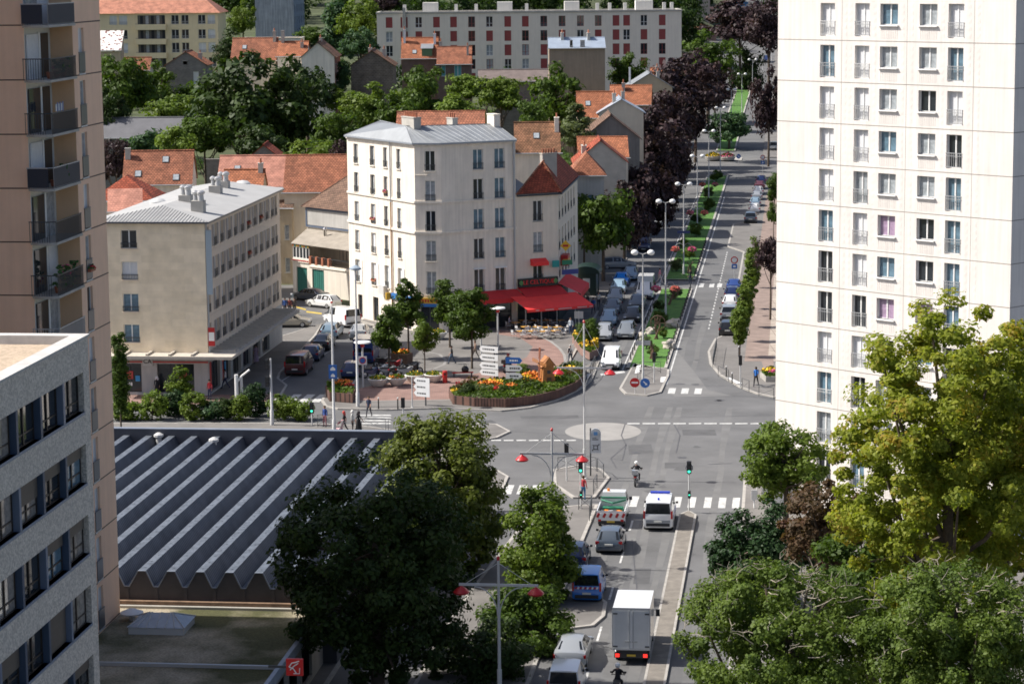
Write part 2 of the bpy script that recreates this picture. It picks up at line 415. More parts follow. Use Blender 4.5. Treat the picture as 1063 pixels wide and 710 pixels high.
pave('avenue_pavement', [(90, 209)] + px((805, 413), (787, 409), (769, 402), (749, 390), (739, 378), (737, 366), (744, 353), (757, 347)) + [W(250, -6.4), W(318, -6.4), W(324, -8.6), W(352, -8.6), W(356, -6.4), W(398, -6.4), W(398, 40)], M_pave)
pave('tower_pavement', px((775, 500), (771, 560)) + [W(100, -3.0), W(60, -3.0), (60, 70), (90, 176), (30, 176)] + px((790, 493), (780, 494)), M_pave)
strip('avenue_pavement', -6.4, 30, 398.05, 437, lambda s: .12+.07*sm(395, 430, s), M_pave, 6, True)
strip('avenue_pavement', -6.2, 30, 470, 800, .24, M_pave, 6, True)
strip('avenue_pavement', -27, -21.1, 262.05, 437, far(.12), M_pave, 6, True)
strip('avenue_pavement', -27, -21.6, 470, 800, .24, M_pave, 6, True)
# paving tiles of the right-hand pavement
M_pinkpale = brick_mat('faded_pink_paving', (.30, .225, .19), (.265, .20, .17), (.2, .16, .14), .4, .2, .02, bump=.1, axis='xy')
strip('brick_paving', -4.6, -2.4, 229, 398, .127, M_pinkpale)
strip('tile_paving', -2.4, 2.3, 229, 397, .131, M_pale)
strip('brick_paving', 2.3, 7, 222, 397, .127, M_pinkpale)
flat('brick_paving', px((789, 372), (803, 370), (803, 392), (795, 390)), .134, M_pinkpale)
# plaza paving pattern
flat('brick_paving', px((362, 418), (362, 407), (400, 399), (440, 394), (480, 392), (520, 384), (547, 372), (553, 361), (540, 352), (516, 348), (516, 343.5), (545, 346), (572, 356), (586, 370), (588, 384), (580, 397), (560, 404), (520, 411), (478, 416), (440, 417)), .127, M_pink)
flat('brick_paving', px((124, 421), (262, 421), (276, 418), (286, 410), (240, 411), (124, 411)), .127, M_pink)
def arc_line(pts, w=.28, z=.133):
    b = MB(); P = [Vector(G(*p)) for p in pts]
    for i in range(len(P)-1):
        d = (P[i+1]-P[i]).normalized(); n = Vector((-d.y, d.x))*w/2
        b.face([(*(P[i]-n), z), (*(P[i+1]-n), z), (*(P[i+1]+n), z), (*(P[i]+n), z)])
    struct('paving_band', b, M_patch)
arc_line([(516, 343.5), (545, 346), (560, 350), (572, 356), (581, 363), (586, 370), (588, 384), (584, 392)])
arc_line([(440, 366), (456, 369), (463, 375), (461, 380), (450, 384.5), (430, 386)])
arc_line([(362, 418), (440, 417), (478, 416)])
# the grass of the avenue's median
def median(s0, s1, z=.12):
    b = MB()
    strip('median_lawn', -15.1, -11.9, s0+.3, s1-.3, (lambda s: z+.07*sm(395, 430, s)), M_lawn, 8)
    for t in (-15.4, -11.9): strip('kerb', t, t+.3, s0, s1, (lambda s: z+.03+.07*sm(395, 430, s)), M_kerb, 8, True)
    for s in (s0, s1-.3): strip('kerb', -15.1, -11.9, s, s+.3, (lambda q: z+.03+.07*sm(395, 430, q)), M_kerb, 8, True)
median(224.5, 281); median(289, 433)
median(482, 700, .2)
strip('island_planter_ground', -15.4, -10, 464, 470, .2, M_kerb, 6, True)

# ---------------------------------------------------------------- painted markings
def mark(name, polys, z=.013, m=None):
    b = MB()
    for p in polys: b.face([(q[0], q[1], z) for q in ccw(p)])
    return struct(name, b, m or M_paint)
def stripes(s0, s1, ts, w=.5): return [[W(s0, t), W(s0, t+w), W(s1, t+w), W(s1, t)] for t in ts]
mark('crosswalk_marking', stripes(166.2, 169.6, [-13.2, -12.2, -11.2, -10.2, -9.2, -8.2, -7.2, -6.1, -5.1, -4.15]))
mark('crosswalk_marking', stripes(211.6, 214.4, [-10.9, -9.75, -8.6], .62))
mark('crosswalk_marking', stripes(283, 286.5, [-11, -9.8, -8.9], .55) + stripes(283, 286.5, [-20, -19, -18, -17, -16], .5))
mark('crosswalk_marking', [[(p[0], p[1]) for p in px((x, 417.5), (x+9, 417.5), (x+18, 409.5), (x+9.5, 409.5))] for x in (276, 295.5, 309.5, 322.5)])
mark('crosswalk_marking', [px((373, y), (405, y), (406.5, y+1.2), (371, y+1.2)) for y in (430.5, 433.2, 436, 439)])
mark('crosswalk_marking', [px((x, 513), (x+8.5, 513), (x+12, 503.5), (x+3.5, 503.5)) for x in (522, 536, 550)])
mark('stop_line', [px((623, 388), (648, 385), (649, 387), (624, 390))])
mark('centre_line', [px((x, 439.2), (x+13, 439.1), (x+13, 440.2), (x, 440.3)) for x in range(651, 800, 16)])
mark('centre_line', [px((x, 456.6), (x+10, 456.5), (x+10, 457.6), (x, 457.7)) for x in range(510, 600, 13)])
mark('lane_line', [[W(s, -10.75), W(s, -10.62), W(s+3, -10.62), W(s+3, -10.75)] for s in range(96, 165, 9)])
mark('edge_line', [[W(224, -15.75), W(224, -15.63), W(433, -15.63), W(433, -15.75)], [W(216, -11.3), W(216, -11.16), W(395, -11.16), W(395, -11.3)]], .016)
mark('edge_line', [px((283.5, 400.6), (285, 400.6), (346, 362.5), (345, 362.5))], .015)
mark('parking_line', [[W(s, -8.75), W(s, -8.6), W(s+1.2, -8.6), W(s+1.2, -8.75)] for s in np.arange(250, 318, 2.4)], .016)
mark('parking_line', [[W(s, -11.6), W(s, -11.4), W(s+.8, -11.4), W(s+.8, -11.6)] for s in np.arange(110, 133, 1.6)], .016, plain('blue_paint_line', (.12, .25, .5)))
mark('parking_line', [px((318, 323), (334, 325), (334, 326.5), (318, 324.5))], .016, plain('yellow_paint_line', (.55, .4, .06)))
mark('parking_line', [px((296, 315), (318, 321), (317, 322.2), (295, 316))], .016, MATS['yellow_paint_line'])
e = [G(626+39.5*math.cos(a), 448+9.3*math.sin(a)) for a in np.linspace(0, 2*PI, 48, endpoint=False)]
mark('road_patch', [e], .011, M_patch)
mark('road_patch', [px((676, 388), (692, 360), (699, 360), (720, 385), (735, 405), (760, 411), (700, 412))], .0095, mat('asphalt_pale', (.16, .158, .155), .9, .12, .4))
# worn strips, tar seams and lids in the carriageways
seam = mat('tar_seam', (.075, .075, .08), .7, .2, 2.)
def crack(pts, w=.09):
    b = MB(); P = [Vector(G(*p)) for p in pts]
    for i in range(len(P)-1):
        d = (P[i+1]-P[i]).normalized(); n = Vector((-d.y, d.x))*w/2
        b.face([(*(P[i]-n), .0145), (*(P[i+1]-n), .0145), (*(P[i+1]+n), .0145), (*(P[i]+n), .0145)])
    struct('tar_seam', b, seam)
crack([(649, 440), (645, 452), (650, 462), (634, 476), (640, 486)]); crack([(700, 441), (706, 452), (702, 470)]); crack([(634, 476), (646, 478), (650, 462)])
crack([(560, 437), (600, 433), (680, 434), (800, 431)], .07); crack([(440, 441), (520, 447), (590, 452)], .07); crack([(735, 482), (760, 481)], .2)
crack([(656, 560), (662, 620), (668, 690)], .08); crack([(700, 320), (708, 260), (735, 200)], .08); crack([(704, 409), (805, 413)], .07)
for a, b in ((708, 475), (745, 416), (748, 415.6), (636, 600), (660, 470), (480, 446)):
    c = G(a, b); mark('manhole_cover', [[(c[0]+.36*math.cos(q), c[1]+.36*math.sin(q)) for q in np.linspace(0, 2*PI, 16, endpoint=False)]], .017, seam)

dk = mat('asphalt_repair', (.088, .088, .09), .9, .2, .8); lt = mat('asphalt_polished', (.138, .137, .135), .85, .2, .5)
for t0, t1, s0, s1 in ((-12.2, -11.7, 60, 205), (-10.6, -10.1, 60, 205), (-9.8, -9.3, 60, 205), (-8.5, -8.0, 60, 165), (-5.6, -5.1, 60, 205), (-4.2, -3.7, 60, 165), (-18.4, -17.9, 225, 395), (-16.9, -16.4, 225, 395), (-10.9, -10.4, 212, 395), (-9.5, -9.0, 212, 395)):
    n_ = int((s1-s0)/9); b = MB()
    for i in range(n_):
        a, c = s0+(s1-s0)*i/n_, s0+(s1-s0)*(i+1)/n_; w = .12*math.sin(i*1.7)
        b.face([(*W(a, t0+.12*math.sin((i-1)*1.7)), .0085), (*W(a, t1+.1*math.sin((i-1)*2.3)), .0085), (*W(c, t1+.1*math.sin(i*2.3)), .0085), (*W(c, t0+w), .0085)])
    struct('wheel_track', b, lt)
for q in (((652, 462), (676, 461), (678, 470), (653, 472)), ((708, 446), (742, 446), (744, 452), (709, 452)), ((540, 432), (600, 431), (601, 434), (541, 435)), ((690, 480), (716, 480), (717, 486), (690, 486)), ((660, 590), (676, 590), (674, 606), (657, 606)), ((712, 330), (722, 330), (716, 350), (706, 350)), ((470, 438), (510, 436), (516, 439), (474, 441)), ((300, 330), (330, 332), (326, 336), (296, 334))): mark('road_patch', [px(*q)], .0105, dk)
for i in range(26):
    c = G(rnd.uniform(560, 760), rnd.uniform(425, 640)) if i < 18 else G(rnd.uniform(690, 740), rnd.uniform(290, 400)); r_ = rnd.uniform(.12, .4)
    if not -13 < ST(*c)[1] < -3.6 and i < 18: continue
    mark('oil_stain', [[(c[0]+r_*(1+.3*math.sin(3*q+i))*math.cos(q), c[1]+1.6*r_*math.sin(q)) for q in np.linspace(0, 2*PI, 14, endpoint=False)]], .0108, dk)
# ================================================================ BUILDINGS
WIN = {}
def window_mesh(w, h, mull, trans):
    k = ('f', round(w, 2), round(h, 2), mull, trans)
    if k not in WIN:
        b = MB(); t = .055
        b.box(0, 0, 0, t, .06, h); b.box(w-t, 0, 0, w, .06, h); b.box(t, 0, 0, w-t, .06, t); b.box(t, 0, h-t, w-t, .06, h)
        for i in range(mull):
            x = w*(i+1)/(mull+1); b.box(x-.05, -.01, t, x+.05, .055, h-t)
        if trans: b.box(t, .005, h*trans-.03, w-t, .05, h*trans+.03)
        WIN[k] = b.mesh('window', [M_wpaint])
    return WIN[k]
def pane_mesh(w, h):
    k = ('p', round(w, 2), round(h, 2))
    if k not in WIN: WIN[k] = MB().face([(.03, .035, .03), (w-.03, .035, .03), (w-.03, .035, h-.03), (.03, .035, h-.03)]).mesh('pane', [M_glass])
    return WIN[k]
def rail_mesh(w, d, hh, style):
    k = ('r', round(w, 2), round(d, 2), round(hh, 2), style)
    if k not in WIN:
        b = MB(); y = -d-.04
        if style == 'bars':
            b.box(-.04, y, hh-.04, w+.04, y+.04, hh); b.box(-.04, y, .08, w+.04, y+.035, .12); b.box(-.04, y, hh*.78, w+.04, y+.03, hh*.78+.03)
            n = max(3, int(w/.14))
            for i in range(n+1): x = w*i/n; b.box(x-.01, y+.01, .1, x+.01, y+.03, hh)
        elif style == 'panel':
            b.box(-.03, y, .05, w+.03, y+.03, hh*.95); b.box(-.05, y-.01, hh-.04, w+.05, y+.04, hh)
        WIN[k] = b.mesh('railing', [M_dgrey])
    return WIN[k]
def sill_mesh(w, d, th, out):
    k = ('s', round(w, 2), round(d, 2), th, out)
    if k not in WIN: WIN[k] = MB().box(-.08, -d-out, -th, w+.08, 0, 0).mesh('sill', [M_conc])
    return WIN[k]
def om(o, m, i=0):
    o.material_slots[i].link = 'OBJECT'; o.material_slots[i].material = m; return o
def place(root, fr, x, y, z):
    c, s = math.cos(fr[2]), math.sin(fr[2])
    return (fr[0]+c*x-s*y, fr[1]+s*x+c*y, z)
def win(root, fr, x0, z0, x1, z1, depth=.15, pane=None, mull=1, trans=0, rail=None, rail_h=.95, sill=True, frame=None, railm=None, sillm=None, out=.07, blind=0., blindm=None, name='window'):
    w, h = x1-x0, z1-z0
    o = link(name, window_mesh(w, h, mull, trans), root, place(root, fr, x0, depth, z0), fr[2])
    if frame: om(o, frame)
    p = link('pane', pane_mesh(w, h), o)
    if pane: om(p, pane)
    if rail:
        r = link('railing', rail_mesh(w, depth, rail_h, rail), o)
        if railm: om(r, railm)
    if sill:
        s = link('sill', sill_mesh(w, depth, .08, out), o)
        if sillm: om(s, sillm)
    if blind:
        k = ('b', round(w, 2), round(h*blind, 2), round(h, 2))
        if k not in WIN: WIN[k] = MB().box(.03, -.03, h*(1-blind), w-.03, -.015, h-.01).mesh('blind', [M_blind])
        q = link('blind', WIN[k], o)
        if blindm: om(q, blindm)
    return o
def flower_box(o, w, d, m):
    b = MB(); b.box(0.05, -d-.22, .42, w-.05, -d-.05, .58)
    r = random.Random(int(w*100))
    for i in range(26):
        x = r.uniform(.05, w-.05); b.cbox((x, -d-.13+r.uniform(-.08, .08), .62+r.uniform(-.12, .1)), (.1, .09, .08), 1 if i % 2 else 2, r.random()*3, r.random())
    b.build('flower_box', [M_terra, m, MATS['plant_green']], o)
mat('plant_green', (.05, .12, .025), .8, .4, 6.); M_flred = mat('flower_red', (.5, .03, .03), .7, .3, 8.); M_flpink = mat('flower_pink', (.62, .1, .22), .7, .3, 8.)
M_flyel = mat('flower_yellow', (.75, .48, .02), .7, .25, 8.); M_florange = mat('flower_orange', (.7, .2, .02), .7, .25, 8.)
def pick(r, opts):
    t = r.random()*sum(w for _, w in opts)
    for v, w in opts:
        t -= w
        if t <= 0: return v
    return opts[-1][0]
def broot(name, label, cat, A, ang, z=0, group=None): return thing(name, label, cat, (A[0], A[1], z), PI/2-R(ang), group)
def tolocal(root, p):
    a = root.rotation_euler.z; dx, dy = p[0]-root.location.x, p[1]-root.location.y
    return (dx*math.cos(a)+dy*math.sin(a), -dx*math.sin(a)+dy*math.cos(a))
def fr_between(root, P, Q):
    p, q = tolocal(root, P), tolocal(root, Q)
    return (p[0], p[1], math.atan2(q[1]-p[1], q[0]-p[0])), math.hypot(q[0]-p[0], q[1]-p[1])
FR = lambda L, Dp: dict(front=(0, 0, 0), left=(0, Dp, -PI/2), right=(L, 0, PI/2), back=(L, Dp, PI))
def slab_poly(b, poly, z0, z1, m=0, mtop=None): b.prism(poly, z0, z1, m, mtop)
# ---------------------------------------------------------------- white tower on the right
def right_tower():
    ang = 137.2; A = D(806.5, 200, 168)[:2]; L, Dp, H = 19.4, 15, 47.1
    t = broot('apartment_tower', 'tall white concrete apartment tower with columns of windows, beside the avenue', 'apartment tower', A, ang)
    F = FR(L, Dp); mw = facade_mat('tower_white', (.79, .745, .695), .06, .10); J0 = 1.61; S = 2.75
    cols = [(3.72, .28, 4.95, 2.44, 'd'), (6.67, .28, 7.87, 2.44, 'd'), (8.75, 1.05, 10.2, 2.42, 'w'), (11.95, 1.05, 13.36, 2.42, 'w'), (14.24, .28, 15.45, 2.44, 'd')]
    ns = 12; ops = []
    for k in range(ns+1):
        for a, b_, c, d, q in cols: ops.append((a, J0+S*k+b_, c, J0+S*k+d))
    b = MB(); b.frame(*F['front'][:2], 0); b.facade(L, 0, H, ops, .22)
    b.frame(*F['left']); b.facade(Dp, 0, H, [], .2)
    rops = [(2+i*3.4, J0+S*k+.28, 3.3+i*3.4, J0+S*k+2.44) for k in range(ns+1) for i in range(3)]
    b.frame(*F['right']); b.facade(Dp, 0, H, rops, .2)
    b.frame(*F['back']); b.facade(L, 0, H, [])
    b.frame(); b.face([(0, 0, H), (L, 0, H), (L, Dp, H), (0, Dp, H)])
    b.build('wall', mw, t)
    g = MB(); jm = mat('joint_dull_brown', (.30, .27, .24), .9, .1)  # dull brown strips mark the panel joints
    for k in range(17):
        z = J0+S*k; g.box(-.004, -.006, z-.025, L+.004, .02, z+.025); g.box(L-.02, 0, z-.025, L+.006, Dp, z+.025); g.box(-.006, .02, z-.025, .02, Dp, z+.025)
    for x in (5.55, 10.95, 16.25): g.box(x, -.005, J0, x+.025, .02, H)
    g.build('panel_joint', jm, t)
    e = MB()
    for k in range(13):
        z = J0+S*k
        for cx in (5.85, 6.28, 8.28, 10.6, 11.35, 13.8, 15.9, 16.6):
            for i in range(5):
                zz = z+.3+i*.47; e.box(cx-.13, -.006, zz, cx+.13, .01, zz+.27); e.box(cx-.06, -.010, zz+.07, cx+.06, 0, zz+.2)
        for a, c in ((8.75, 10.2), (11.95, 13.36)):
            for i in range(10): x = a+.06+(c-a-.12)*i/9.; e.box(x-.03, -.012, z+.18, x+.03, .01, z+.86)
    e.build('relief_panel', mw, t)
    r = random.Random(11); mb = facade_mat('tower_white_sill', (.84, .83, .81), .02, .02)
    for k in range(ns+1):
        for ci, (a, b_, c, d, q) in enumerate(cols):
            z = J0+S*k
            if q == 'd':
                p = pick(r, [(M_blind, 5 if ci in (1, 4) else 2), (M_glass, 3), (M_curt, 2), (M_blue_c, 2)])
                win(t, F['front'], a, z+b_, c, z+d, .22, p, 1, 0, 'bars', 1.0, False, railm=M_grey if r.random() < .85 else M_lgrey)
            else:
                p = pick(r, [(M_curt, 4), (M_glass, 3), (M_blue_c, 2), (M_lilac, 1)])
                win(t, F['front'], a, z+b_, c, z+d, .22, p, 1, 0, None, 1, True, sillm=mb, out=.16)
    for k in range(ns+1):
        for i in range(3): win(t, F['right'], 2+i*3.4, J0+S*k+.28, 3.3+i*3.4, J0+S*k+2.44, .2, pick(r, [(M_glass, 2), (M_blind, 2)]), 1, 0, 'panel', 1, False, railm=M_grey)
M_lilac = mat('lilac_curtain', (.35, .25, .36), .3, .3, 4.)
right_tower()

# ---------------------------------------------------------------- pink tower with corner loggias on the left
def left_tower():
    C1 = D(118, 440.5, 127.5)[:2]; K = off(C1, 186.7, 9.0)
    # root at K: front facade of this frame is the east face, going away from the camera
    t = broot('apartment_tower', 'pinkish brown concrete apartment tower with corner loggias behind the grey office block', 'apartment tower', K, 6.7)
    L, Dp, H = 9.0, 16.0, 46.0; base = 0
    mw = facade_mat('tower_pink', (.87, .60, .43), .06, .05); mt = facade_mat('loggia_tan', (.85, .55, .33), .05, .03)
    J = 21.37; S = 2.6; rec = 1.15
    js = [J+S*k for k in range(-8, 6)]
    F = FR(L, Dp); b = MB()
    ops = [(0, z-2.42, 4.1, z-.02) for z in js] ; wops = [(5.05, z-2.52, 6.0, z-.28) for z in js]
    # east face in two runs: loggia bays (open) and the panel strip
    b.facade(L, base, H, wops, .12, 0, x0=4.1)
    b.frame(*F['back']); b.facade(L, base, H, [])
    b.frame(0, rec, 0, 0)
    b.frame(*F['left']); 
    # south face starts 1.15 m in from the corner
    b.facade(Dp-rec, base, H, []) 
    b.frame(*F['right']); b.facade(Dp, base, H, [])
    b.frame(); b.face([(0, 0, H), (L, 0, H), (L, Dp, H), (0, Dp, H)]); b.box(-17, 6.5, 0, -.01, Dp, H)  # far box is an unseen wing added to shade the annexe roof
    b.build('wall', mw, t)
    lg = MB()
    lg.face([(4.1, 0, 0), (4.1, 0, H), (4.1, rec, H), (4.1, rec, 0)], 0)           # end wall seen from the south
    lg.face([(0, rec, 0), (4.1, rec, 0), (4.1, rec, H), (0, rec, H)], 1)            # back wall
    lg.build('loggia_wall', [mt, M_white], t)
    jn = MB(); jm = mat('joint_brown', (.10, .075, .06), .9, .1)
    for z in js:
        jn.box(4.12, -.006, z-.03, L+.006, .02, z+.03); jn.box(-.006, rec+.02, z-.03, .02, 6.4, z+.03)
    jn.build('panel_joint', jm, t)['kind'] = 'stuff'
    r = random.Random(3)
    slab = MB().prism([(-.25, -.18), (4.08, -.18), (4.08, rec-.005), (-.25, rec-.005), (-.45, rec*.6), (-.45, .1)], -.12, .0, 0).mesh('balcony', [M_conc])
    bars = MB()
    for p, q in (((-.38, .15), (-.38, rec-.02)), ((-.2, -.12), (4.05, -.12))):
        P, Q = Vector(p), Vector(q); n = int((Q-P).length/.12)
        for i in range(n+1): v = P.lerp(Q, i/n); bars.box(v.x-.012, v.y-.012, 0, v.x+.012, v.y+.012, .98)
        d = (Q-P); a = math.atan2(d.y, d.x); bars.cbox(((P.x+Q.x)/2, (P.y+Q.y)/2, 1.0), (d.length+.06, .05, .05), 0, a)
    bars.tube([(-.38, .15, 1.0), (-.2, -.12, 1.0)], .025, 4)
    bars = bars.mesh('railing', [M_dgrey])
    wrap = MB(); wrap.box(-.41, .1, .06, -.39, rec-.02, .97); wrap.box(-.22, -.15, .06, 4.05, -.135, .97); wrap = wrap.mesh('privacy_screen', [plain('dark_screen', (.025, .03, .045), .7)])
    door = MB()
    door.box(.15, rec-.09, 0, 1.9, rec-.03, 2.15, 0); door.box(2.3, rec-.09, 0, 3.5, rec-.03, 2.15, 1); door.box(1.95, rec-.10, 0, 2.2, rec-.02, 2.2, 2)
    door_m = door.mesh('loggia_door', [M_curt, M_glass, M_wpaint])
    dk = [M_glass, M_blind, M_blind, M_curt, M_glass, M_glass, M_blind, M_glass, M_curt]
    for i, z in enumerate(js):
        if z > 36.5: continue
        s = link('balcony', slab, t, (0, 0, z))
        rl = link('railing', bars, s)
        om(rl, [M_dgrey, M_grey, M_dgrey][i % 3])
        d = link('loggia_door', door_m, s); om(d, dk[(i*2) % 9], 0); om(d, dk[(i*2+3) % 9], 1)
        if abs(z-26.57) < .1 or abs(z-29.17-2.6*2) < .1: link('privacy_screen', wrap, s)
        if i % 2 == 0:
            p = MB()
            for q in range(90 if abs(z-21.37) < .1 else 25):
                x = r.uniform(.2, 3.6) if abs(z-21.37) < .1 else r.uniform(1.6, 3.2)
                p.cbox((x, r.uniform(-.1, .35), r.uniform(.25, 1.35 if abs(z-21.37) < .1 else .95)), (.2, .13, .05), 0 if q % 7 else 1, r.random()*3, r.random()*2)
            for x in (.8, 1.9, 2.9): p.lathe([(.13, 0), (.19, .32)], (x, .2, .02), 8, 2)
            p.build('potted_plants', [MATS['plant_green'], M_flred if i % 4 else M_flpink, M_terra], s)
        if abs(z-29.17) < .1:
            c = MB()
            for q in range(6): c.cbox((2.1+q*.22, .35, 1.15), (.16, .03, .5 if q % 2 else .35), q % 2)
            c.build('drying_laundry', [M_wpaint, plain('blue_grey_cloth', (.25, .28, .42), .9)], s)
        w = win(t, F['front'], 5.05, z-2.52, 6.0, z-.28, .12, pick(r, [(M_blind, 3), (M_curt, 2), (M_glass, 1)]), 0, 0, 'panel', 1.05, True, sillm=M_lgrey, out=.03, railm=plain('smoked_panel', (.10, .11, .125), .3))
        if abs(z-23.97) < .1: flower_box(w, .95, .12, M_flred)
left_tower()

# ---------------------------------------------------------------- grey office block, front left
def office_block():
    Cn = D(91, 349, 92)[:2]; zt = D(91, 349, 92)[2]
    A = off(Cn, 186.6, 26)
    t = broot('office_block', 'grey pebble-faced office block with blue window fins and gravel roof', 'office block', A, 6.6)
    L, Dp = 26.0, 18.0
    mp, nt, bb = new_mat('pebble_panel'); N = nt.nodes; Lk = nt.links
    tc = N.new('ShaderNodeTexCoord'); v = N.new('ShaderNodeTexVoronoi'); v.inputs['Scale'].default_value = 14
    Lk.new(tc.outputs['Object'], v.inputs['Vector']); rp = N.new('ShaderNodeValToRGB'); e = rp.color_ramp.elements
    e[0].color = (.46, .42, .365, 1); e[1].color = (.72, .66, .575, 1); e[0].position = .1; e[1].position = .9
    sx = N.new('ShaderNodeSeparateColor'); Lk.new(v.outputs['Color'], sx.inputs[0]); Lk.new(sx.outputs[0], rp.inputs['Fac']); Lk.new(rp.outputs['Color'], bb.inputs['Base Color'])
    bb.inputs['Roughness'].default_value = .9
    bp = N.new('ShaderNodeBump'); bp.inputs['Strength'].default_value = .6; bp.inputs['Distance'].default_value = .03; Lk.new(v.outputs['Distance'], bp.inputs['Height']); Lk.new(bp.outputs['Normal'], bb.inputs['Normal'])
    S = 2.72; dep = .45; ops = []; rows = []
    top = zt-1.25
    k = 0; dep = .26
    while top-1.5-S*k > .5:
        z1 = top-S*k; rows.append((z1-1.5, z1)); ops.append((.6, z1-1.5, L-.75, z1)); k += 1
    b = MB(); F = FR(L, Dp); b.facade(L, 0, zt, ops, dep, 0, 1)
    b.frame(*F['left']); b.facade(Dp, 0, zt, []); b.frame(*F['right']); b.facade(Dp, 0, zt, []); b.frame(*F['back']); b.facade(L, 0, zt, [])
    b.build('wall', [mp, mp], t)
    rf = MB(); rf.face([(.5, .5, zt-.25), (L-.5, .5, zt-.25), (L-.5, Dp-.5, zt-.25), (.5, Dp-.5, zt-.25)], 0)
    for i in range(60): rf.cbox((rnd.uniform(2, L-2), rnd.uniform(1, Dp-1), zt-.24), (.25, .2, .05), 0, rnd.random()*3)
    for p in ((2.2, 3.2), (22.5, 2.9), (20, 3.4)): rf.lathe([(.28, 0), (.34, .12), (.1, .22)], (p[0], p[1], zt-.24), 8, 1)
    rf.build('gravel_roof', [mat('roof_gravel', (.48, .38, .28), .95, .3, 6., .6, 40), M_lgrey], t)
    cp = MB()
    cp.box(-.06, -.06, zt, L+.06, .55, zt+.09); cp.box(L-.55, .55, zt, L+.06, Dp+.06, zt+.09); cp.box(-.06, .55, zt, .5, Dp+.06, zt+.09)
    cp.box(.5, .5, zt-.3, L-.5, .55, zt); cp.box(L-.55, .5, zt-.3, L-.5, Dp, zt)
    cp.build('roof_coping', mat('coping_stone', (.5, .49, .47), .85, .15, 1.5), t)
    fn = plain('fin_blue', (.055, .085, .14), .5); fl = plain('fin_pale', (.16, .20, .28), .45)
    sl = MB()
    for a, z in rows: sl.box(.6, -.03, a-.10, L-.75, dep, a)
    sl.build('window_ledge', plain('ledge_blue_grey', (.20, .24, .31), .5), t)
    r = random.Random(5); bay = 2.75
    nb = int((L-1.35)/bay)
    for ri, (a, z) in enumerate(rows):
        for i in range(nb):
            x1 = L-.78-i*bay; x0 = x1-bay+.28
            if x0 < 7: continue
            p = pick(r, [(M_warm, 3), (M_glass, 3), (M_blue_c, 1)])
            w = win(t, F['front'], x0, a, x1, z, dep-.05, p, 1, .28, None, 1, False, frame=plain('dark_brown_frame', (.03, .022, .018), .5))
            if r.random() < .45:
                hb = r.choice([.35, .55, .95]); bm = MB().box(.03, -.04, (z-a)*(1-hb), x1-x0-.03, -.02, z-a-.02).build('blind', M_brownblind, w)
            f = MB().box(-.24, -dep+.02, -.02, -.02, .02, z-a).build('fin', fl if (i+ri) % 3 == 0 else fn, w)
M_warm = mat('painted_reflection_glass', (.30, .27, .24), .08, .6, 2.2, spec=.6)  # warm reflections are put into the pane colour as mottling
office_block()

